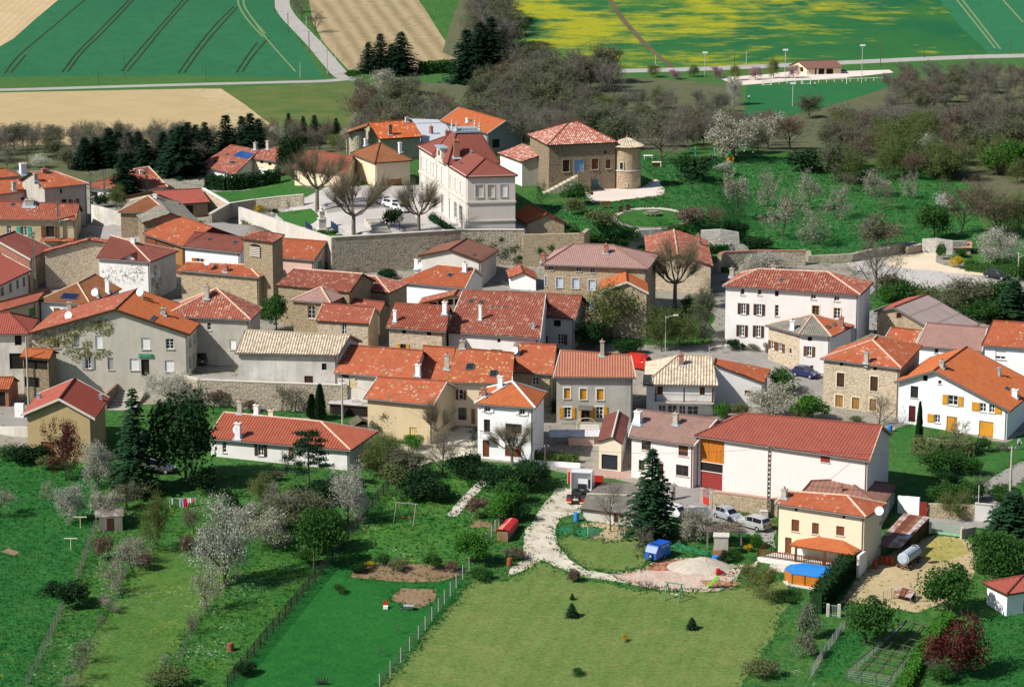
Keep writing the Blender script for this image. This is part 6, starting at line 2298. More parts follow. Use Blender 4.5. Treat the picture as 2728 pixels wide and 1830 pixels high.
class Tree:
 def __init__(s_,seed):
  s_.r=random.Random(seed)
  s_.tr,s_.cr=MB(),MB()
  s_.nodes=[]
 def blade(s_,p,d,l,w):
  0
  a=d.cross(V3((s_.r.uniform(-1,1),s_.r.uniform(-1,1),s_.r.uniform(-1,1))))
  if a.length<1e-4:a=V3((1,0,0))
  a=a.normalized()*w/2
  q=p+d*l
  s_.cr.face([p-a,p+a,q+a*.35,q-a*.35],0)
 def leaf(s_,p,s,m=1):
  r=s_.r
  a=V3((r.gauss(0,1),r.gauss(0,1),r.gauss(0,1))).normalized()
  b=a.cross(V3((r.gauss(0,1),r.gauss(0,1),r.gauss(0,1)))).normalized()
  a=a*s*r.uniform(.6,1.2)
  b=b*s*r.uniform(.5,.9)
  s_.cr.face([p-a-b*.3,p+b,p+a-b*.2,p-b],m)
 def branch(s_,p,d,l,rad,lv,cfg):
  r=s_.r
  ns=3 if lv<2 else 2
  pts=[p]
  dd=d.copy()
  for i in range(ns):
   dd=(dd+V3((r.gauss(0,cfg['wig']),r.gauss(0,cfg['wig']),r.gauss(0,cfg['wig']*.6)+cfg['up']))).normalized()
   pts.append(pts[-1]+dd*(l/ns))
  if lv<=cfg['tl']:
   s_.tr.tube(pts,rad,rad*.5,5 if lv<2 else 3,0, False)
  else:
   s_.blade(pts[0],(pts[1]-pts[0]).normalized(),(pts[1]-pts[0]).length,rad*1.6)
   s_.blade(pts[1],(pts[2]-pts[1]).normalized(),(pts[2]-pts[1]).length,rad*1.2)
  s_.nodes.append((lv,pts))
  if lv>=cfg['lv']:
   for i in range(cfg['tw']):
    t=r.random()
    k=min(ns-1,int(t*ns))
    q=pts[k]+(pts[k+1]-pts[k])*(t*ns-k)
    v=(dd*.6+V3((r.gauss(0,.6),r.gauss(0,.6),r.gauss(0,.5)+cfg['tup']))).normalized()
    s_.blade(q,v,cfg['tlen']*r.uniform(.5,1.2),cfg['twd'])
   return
  n=cfg['n'][lv]
  for i in range(n):
   t=cfg['t0'][lv]+(1-cfg['t0'][lv])*(i+r.random())/n
   k=min(ns-1,int(t*ns))
   q=pts[k]+(pts[k+1]-pts[k])*(t*ns-k)
   ax=(pts[k+1]-pts[k]).normalized()
   az=2*pi*(i*.382+r.random()*.15)
   u=ax.cross(V3((.31,.77,.2))).normalized()
   v=ax.cross(u)
   sp=cfg['sp'][lv]*r.uniform(.75,1.2)
   nd=(ax*cos(sp)+(u*cos(az)+v*sin(az))*sin(sp)).normalized()
   s_.branch(q,nd,l*cfg['ls'][lv]*r.uniform(.7,1.15)*(1.15-.35*t),rad*cfg['rs']*(1.1-.4*t),lv+1,cfg)
 def dress(s_,n,size,m=1,lvmin=2,spread=.25):
  nd=[q for lv,pts in s_.nodes if lv>=lvmin for q in pts[1:]]
  for i in range(n):
   q=s_.r.choice(nd)
   s_.leaf(q+V3((s_.r.gauss(0,spread),s_.r.gauss(0,spread),s_.r.gauss(0,spread))),size,m)
 def finish(s_,name,bark,crown):
  a=np.array(s_.cr.v+s_.tr.v)
  H=float(np.percentile(a[:,2],99.5))
  Wd=float(np.percentile(np.hypot(a[:,0],a[:,1]),90))*2
  return dict(t=s_.tr.mesh(name+'_trunk',bark) if s_.tr.v else None,c=s_.cr.mesh(name+'_crown',crown),H=H,W=Wd)
BASE=dict(wig=.16,up=.10,lv=3,tl=2,n=[7,6,6],t0=[.32,.2,.15],sp=[.85,.75,.7],ls=[.62,.6,.6],rs=.5,tw=5,tlen=.75,twd=.03,tup=.25)
def dcd(seed,H=8.,bark=BARK,crown=None,leaves=0,lsize=.12,spread=.3,trunk=.18,**kw):
 cfg=dict(BASE)
 cfg.update(kw)
 t=Tree(seed)
 t.branch(V3((0,0,-.3)),V3((t.r.gauss(0,.05),t.r.gauss(0,.05),1)).normalized(),H*.62,trunk,0,cfg)
 if leaves:t.dress(leaves,lsize,1,2,spread)
 return t.finish('deciduous',bark,crown)
def pollard(seed):
 0
 t=Tree(seed)
 r=t.r
 t.tr.tube([(0,0,-.3),(.05,0,1.2),(0,.05,2.6)],.27,.21,8,0, False)
 for i in range(8):
  az=2*pi*i/8+r.uniform(-.3,.3)
  el=r.uniform(.1,.8)
  d=V3((cos(az)*cos(el),sin(az)*cos(el),sin(el)))
  L=r.uniform(1.6,3.3)
  p=[V3((0,0,2.4)),V3((0,0,2.5))+d*L*.55,V3((0,0,2.5))+d*L+V3((0,0,.5))]
  t.tr.tube(p,.13,.07,6,0, False)
  ends=[p[2],(p[1]+p[2])/2]
  for j in range(3):
   q=p[1]+(p[2]-p[1])*r.random()
   e=q+(d+V3((r.gauss(0,.5),r.gauss(0,.5),.5))).normalized()*r.uniform(.5,1.1)
   t.tr.tube([q,e],.05,.05,5,0, True)
   ends.append(e)
  for e in ends:
   for j in range(34):
    v=(d*.8+V3((r.gauss(0,.5),r.gauss(0,.5),.75+r.gauss(0,.3)))).normalized()
    l=r.uniform(1.2,3.)
    m=e+v*l*.5
    t.blade(e,v,l*.5,.03)
    v2=(v+V3((r.gauss(0,.15),r.gauss(0,.15),.15))).normalized()
    t.blade(m,v2,l*.5,.022)
    for _ in range(2):t.blade(m,(v2+V3((r.gauss(0,.5),r.gauss(0,.5),.1))).normalized(),.7,.018)
 return t.finish('plane_tree',BARK_PALE,L_TWIGP)
def spruce(seed,mat,H=10.,W=4.4,gap=.34,dens=1.,droop=.35,low=.06):
 t=Tree(seed)
 r=t.r
 t.tr.tube([(0,0,-.3),(0,0,H*.5),(0,0,H)],.2,.02,6,0, False)
 z=H*low
 while z<H*.985:
  f=1-z/H
  rad=W/2*(f**.8)*r.uniform(.85,1.12)*min(1,.6+(z/H)*4)
  n=max(4,int((5+9*f)*dens))
  for i in range(n):
   az=2*pi*(i+r.random()*.8)/n
   L=rad*r.uniform(.7,1.15)
   d=V3((cos(az),sin(az),0))
   sd_=V3((-sin(az),cos(az),0))
   zz=z+r.uniform(-.15,.15)
   ks=max(2,int(L/.3))
   for k in range(ks):
    s=(k+.6)/ks
    p=d*(L*s)+V3((0,0,zz-droop*L*s*s+.12*s))
    w=(.32+.25*(1-s))*(1 if L>.8 else .6)
    for q in (-1,1):
     tip=p+sd_*(q*w*r.uniform(.7,1.2))+d*r.uniform(.1,.3)+V3((0,0,r.uniform(-.22,.02)))
     t.cr.face([p-d*.16,p+d*.22,tip],0)
    t.cr.face([p+sd_*.13,p-sd_*.13,p+d*.38+V3((0,0,r.uniform(-.3,-.02)))],0)
  z+=gap*(.55+.6*f)*r.uniform(.85,1.15)
 return t.finish('spruce',BARK,mat)
def leafy(seed,mats,H=6.,W=6.,n=2600,s=.22,trunk=True,blobs=9,low=.12):
 0
 t=Tree(seed)
 r=t.r
 if trunk:
  t.tr.tube([(0,0,-.3),(.05,0,H*.3),(0,.1,H*.6)],.16,.06,6,0, False)
 bl=[]
 for i in range(blobs):
  az,el=r.random()*2*pi,r.uniform(-.35,1.2)
  rr=r.uniform(.3,.85)
  bl.append((V3((cos(az)*cos(el)*W*.5*rr,sin(az)*cos(el)*W*.5*rr,H*(low+(1-low)*(.45+.38*sin(el)*rr*1.2)))),r.uniform(.13,.34)))
 bl.append((V3((0,0,H*(low+(1-low)*.5))),.4))
 for i in range(n):
  c,rd=r.choice(bl)
  v=V3((r.gauss(0,1),r.gauss(0,1),r.gauss(0,1))).normalized()*(r.random()**.3)
  p=c+V3((v.x*W*rd,v.y*W*rd,v.z*H*rd*1.05))
  if p.z<.05:p.z=r.uniform(.02,.3)
  t.leaf(p,s,0)
  if i%14==0:t.blade(p,V3((v.x,v.y,v.z+.4)).normalized(),s*4,s*.25)
  if trunk and i<len(bl):t.tr.tube([(0,0,H*.3),tuple(c)],.05,.02,4,0, False)
 return t.finish('leafy',BARK,mats)
def cypress(seed,mat,H=7.,W=1.3):
 t=Tree(seed)
 r=t.r
 t.tr.tube([(0,0,-.3),(0,0,H*.3)],.1,.06,5,0, False)
 for i in range(1500):
  z=r.random()
  rad=W/2*(min(1,z*8)**.5)*((1-z)**.55)*(r.random()**.25)
  az=r.random()*2*pi
  p=V3((cos(az)*rad,sin(az)*rad,.1+z*(H-.1)))
  d=V3((cos(az)*.25,sin(az)*.25,1)).normalized()
  s=V3((-sin(az),cos(az),0))*.09
  t.cr.face([p-s,p+s,p+d*.5],0)
 return t.finish('cypress',BARK,mat)
def pine(seed):
 t=Tree(seed)
 r=t.r
 H=9.
 t.tr.tube([(0,0,-.3),(.2,0,3),(-.1,.1,6),(.1,0,8.4)],.22,.06,7,0, False)
 for i in range(26):
  z=2.6+6.2*i/26+r.uniform(-.3,.3)
  az=i*2.4+r.uniform(-.4,.4)
  L=(1.+2.2*sin(pi*min(1,(9.4-z)/7.2)*.5))*r.uniform(.6,1.1)
  e=V3((cos(az)*L,sin(az)*L,z+r.uniform(-.2,.35)))
  t.tr.tube([(0,0,z-.3),tuple(e)],.06,.025,4,0, False)
  for j in range(150):
   v=V3((r.gauss(0,.48),r.gauss(0,.48),abs(r.gauss(0,.2))))
   p=e+v
   d=V3((v.x*.4,v.y*.4,.5+r.random()*.5)).normalized()
   s=d.cross(V3((r.gauss(0,1),r.gauss(0,1),0))).normalized()*.09
   t.cr.face([p-s,p+s,p+d*.34],0)
 return t.finish('pine',BARK,L_PINE)
WOODK=dict(n=[10,6,5],t0=[.2,.12,.1],sp=[.75,.7,.7],ls=[.66,.62,.6],tw=8,tlen=.9,twd=.042,up=.13,trunk=.14,tl=1)
SPREAD=dict(n=[9,7,6],t0=[.18,.15,.1],sp=[1.05,.85,.8],ls=[.74,.62,.6],tw=6,tlen=.6,twd=.028,up=.07,tl=1)
OPENK=dict(n=[7,6,5],t0=[.28,.2,.12],sp=[1.05,.85,.75],ls=[.75,.6,.6],tw=5,tlen=.5,twd=.03,up=.05)
PROTO={'wood':[dcd(s,9,bark=BARK_PALE if s%2 else BARK,crown=[L_TWIG2],**WOODK) for s in (1,2,3,4,9)],'russet':[dcd(s,9,crown=[L_TWIGV],**WOODK) for s in (5,6)],'olive':[dcd(s,8,crown=[L_TWIG2,L_OLIVE],leaves=2600,lsize=.13,spread=.38,**WOODK) for s in (7,8)],'bare':[dcd(s,8,crown=[L_TWIG],**SPREAD) for s in (11,12)],'open':[dcd(s,5,crown=[L_TWIG],trunk=.13,**OPENK) for s in (13,14)],'budding':[dcd(s,8,crown=[L_TWIG,L_BUD],leaves=5200,lsize=.13,spread=.45,**SPREAD) for s in (15,16)],'yellowbud':[dcd(s,7,crown=[L_TWIG,L_BUDY],leaves=4200,lsize=.12,spread=.42,**SPREAD) for s in (17,)],'white':[dcd(s,6,crown=[L_TWIG,L_WHITE],leaves=7500,lsize=.07,spread=.26,**SPREAD) for s in (21,22,23)],'thinwhite':[dcd(s,5,crown=[L_TWIG,L_CREAM],leaves=1500,lsize=.07,spread=.2,trunk=.12,**OPENK) for s in (24,25,26)],'cream':[dcd(s,6,crown=[L_TWIG,L_CREAM],leaves=4200,lsize=.095,spread=.28,**SPREAD) for s in (27,28)],'pink':[dcd(s,5,crown=[L_TWIG,L_PINK],leaves=1800,lsize=.12,spread=.25,trunk=.1,**SPREAD) for s in (31,)],'redtree':[dcd(s,6,crown=[L_REDLEAF,L_REDLEAF],leaves=2600,lsize=.11,spread=.25,trunk=.11,**SPREAD) for s in (33,)],'plane':[pollard(s) for s in (41,42,43)],'spruce':[spruce(s,L_CONI) for s in (51,52,53)],'fir':[spruce(s,L_CONI2,dens=.95,gap=.42) for s in (54,55)],'oak':[leafy(s,L_DARK,9,8,6500,.2, True,16,.05) for s in (61,)],'green':[leafy(s,L_MID,6,6,3800,.17, True,12) for s in (62,63)],'bright':[leafy(s,L_BRIGHT,5,5,3600,.15, True,12) for s in (64,65)],'shrub_dark':[leafy(s,L_DARK,3,4,2200,.13, False,9,0) for s in (66,67)],'shrub_green':[leafy(s,L_MID,3,4,2200,.12, False,9,0) for s in (68,69)],'shrub_bright':[leafy(s,L_BRIGHT,3,4,2200,.12, False,9,0) for s in (70,71)],'shrub_brown':[leafy(s,L_TWIGV,3,4,2000,.11, False,9,0) for s in (72,73)],'shrub_olive':[leafy(s,L_OLIVE,3,4,2100,.11, False,10,0) for s in (74,75)],'shrub_silver':[leafy(s,L_SILVER,3,4,2100,.11, False,9,0) for s in (76,)],'shrub_white':[leafy(s,L_WHITE,3,4,1700,.10, False,10,0) for s in (77,)],'shrub_yellow':[leafy(s,L_YELLOW,2,2.4,1200,.10, False,8,0) for s in (78,)],'redmaple':[leafy(s,L_REDLEAF,5,6,4200,.13, True,14,.02) for s in (79,)],'cypress':[cypress(s,L_DARK) for s in (81,82)],'pine':[pine(83)],}
NAMES={'wood':'bare_tree','russet':'bare_tree','olive':'budding_tree','bare':'bare_tree','open':'bare_tree','budding':'budding_tree','yellowbud':'budding_tree','white':'blossom_tree','thinwhite':'blossom_tree','cream':'blossom_tree','pink':'blossom_tree','redtree':'red_leaved_tree','plane':'plane_tree','spruce':'spruce_tree','fir':'fir_tree','oak':'evergreen_oak','green':'leafy_tree','bright':'leafy_tree','redmaple':'red_maple','cypress':'cypress_tree','pine':'pine_tree'}
pr=random.Random(99)
def put(kind,pos,H,W,label,group=None,rz=None):
 0
 P=pr.choice(PROTO[kind])
 nm=NAMES.get(kind,'shrub')
 rt=root(nm,pos,label,'shrub' if nm=='shrub' else 'tree',group,pr.uniform(0,6.28) if rz is None else rz)
 w=W/P['W']
 rt.scale=(w,w,H/P['H'])
 if P['t'] is not None:
  o=bpy.data.objects.new('trunk',P['t'])
  COL.objects.link(o)
  o.parent=rt
 o=bpy.data.objects.new('crown' if P['t'] is not None else 'foliage',P['c'])
 COL.objects.link(o)
 o.parent=rt
 return rt
def plant(kind,c,base,top,wpx,label,group=None):
 g=gnd(c,base)
 H=max(.5,on_y(c,(base[0],top),g.y).z-g.z)
 W=max(.4,wpx/VIEWS[c][2]/FN*g.y)
 return put(kind,g,H,W,label,group)
def hedge(c,pts,ht,wd,mat,label,dens=26,core=True,name='hedge',cat='hedge',s=.13):
 P=[gnd(c,p) for p in pts] if c else [gxy(*p) for p in pts]
 rt=root(name,P[0],label,cat)
 r=random.Random(len(label)*7+int(P[0].x*10))
 t=Tree(int(r.random()*1e6))
 mb=MB()
 for a_,b_ in zip(P[:-1],P[1:]):
  L_=(b_-a_).length
  e=(b_-a_).normalized()
  n=V3((-e.y,e.x,0)).normalized()
  if core:mb.box(a_-n*wd*.36-UPV*.3,b_-a_,n*wd*.72,(0,0,ht*.86+.3))
  for i in range(int(L_*dens*(ht+wd))):
   u=r.random()
   k=r.random()*(2*ht+wd)
   if k<ht:v,z=-wd/2,k
   elif k<2*ht:v,z=wd/2,k-ht
   else:v,z=(r.random()-.5)*wd,ht
   j=.09*(1+.8*sin(u*L_*2.1))
   p=a_+(b_-a_)*u+n*(v+r.gauss(0,j))+UPV*max(.03,z+r.gauss(0,j*1.3))
   t.leaf(p,s,0)
 if mb.v:mb.bd('core',mat,rt)
 t.cr.bd('foliage',mat,rt)
 return rt
def wood_at(x0,x1,y0,y1,n,kinds,hts,where,group,seed,ratio=(.75,1.05),gap=4.2,px0=None):
 0
 r=random.Random(seed)
 pts,tries=[],0
 lab={'wood':'grey leafless tree ','russet':'russet brown leafless tree ','olive':'olive green budding tree ','budding':'fresh green young-leaved tree ','green':'dense green leafy tree ','white':'white blossoming tree '}
 while len(pts)<n and tries<n*80:
  tries+=1
  y=r.uniform(y0,y1)
  x=r.uniform(x0,x1)*y/y0
  if any(hypot(x-q[0],y-q[1])<gap for q in pts): continue
  if any(hypot(x-b.location.x,y-b.location.y)<9 for b in BIG): continue
  pts.append((x,y))
  H=r.uniform(*hts)
  k=r.choice(kinds)
  put(k,gxy(x,y),H,H*r.uniform(*ratio),lab[k]+where,group)
BIG=[HS[k].root for k in ('castle','long_orange','zinc_hall','castle_farm','wood_shed')]
G1='bare trees of the wood behind the castle house'
wood_at(2,48,500,600,62,['wood']*4+['russet','olive','olive'],(5,8),'in the wood right behind the castle house',G1,1)
wood_at(-24,4,512,600,24,['wood']*3+['russet','olive'],(5.5,8),'behind the plain orange barn roof','trees behind the orange barn',2)
G2='trees of the valley wood below the pitch'
wood_at(-10,22,800,925,34,['wood']*3+['olive','olive','russet'],(9,12),'in the valley wood below the rapeseed field',G2,3,gap=7)
wood_at(22,62,800,880,34,['wood']*3+['olive','olive','budding'],(6,8.5),'in the valley wood left of the football pitch',G2,13,gap=6)
wood_at(-46,-8,790,870,18,['wood','olive','russet'],(9,13),'in the valley beside the round meadow','trees beside the round meadow',4,gap=6)
wood_at(-14,-2,975,1060,16,['wood','olive'],(12,16),'on the slope above the tall spruces','trees above the tall spruces',5,gap=6)
wood_at(2,36,880,960,22,['olive','olive','wood'],(10,14),'below the left end of the rapeseed field','trees below the rapeseed field',6,gap=6)
G3='trees of the wood on the right slope'
wood_at(60,116,515,640,84,['wood']*4+['russet','olive','olive'],(5.5,8.5),'in the grey wood on the right slope',G3,7)
wood_at(88,130,640,800,30,['wood']*4+['russet','olive'],(8,11),'at the far top of the right wood',G3,8,gap=7)
wood_at(56,102,474,522,50,['olive','budding','budding','budding','russet','wood'],(4.5,7.5),'along the lower edge of the right wood','budding trees along the right wood',9,(.8,1.1),4.)
wood_at(118,176,860,945,58,['wood']*4+['olive','russet'],(6,9),'on the valley floor at the far right','trees of the far right valley wood',12,gap=7)
G4='trees of the belt behind the left houses'
wood_at(-100,-50,488,520,52,['wood']*4+['russet','olive','olive'],(3.8,6),'in the belt behind the left houses',G4,10,(.8,1.1))
wood_at(-50,-24,500,530,16,['wood','russet','olive'],(3.5,5.5),'behind the solar panel house','trees behind the solar panel house',11)
for i,(x,b_,t_,w_) in enumerate(((760,1500,1245,150),(860,1480,1240,150),(975,1470,1160,170),(1060,1470,1190,150),(1150,1465,1200,150),(1235,1470,1190,150),(1300,1500,1260,130),(1455,1470,1190,150),(1540,1450,1175,140),(1605,1440,1155,140),(1680,1440,1108,160),(1750,1430,1130,140),(1830,1400,1110,150),(2015,1380,1046,180),(2160,1350,1055,160),(2232,1350,1030,180),(2305,1350,1080,150))):
 plant('spruce','A',(x,max(b_,1475)),t_-15,w_*1.55,'dark spruce of the row behind the left houses, number %d from the left'%(i+1),'spruces behind the left houses')
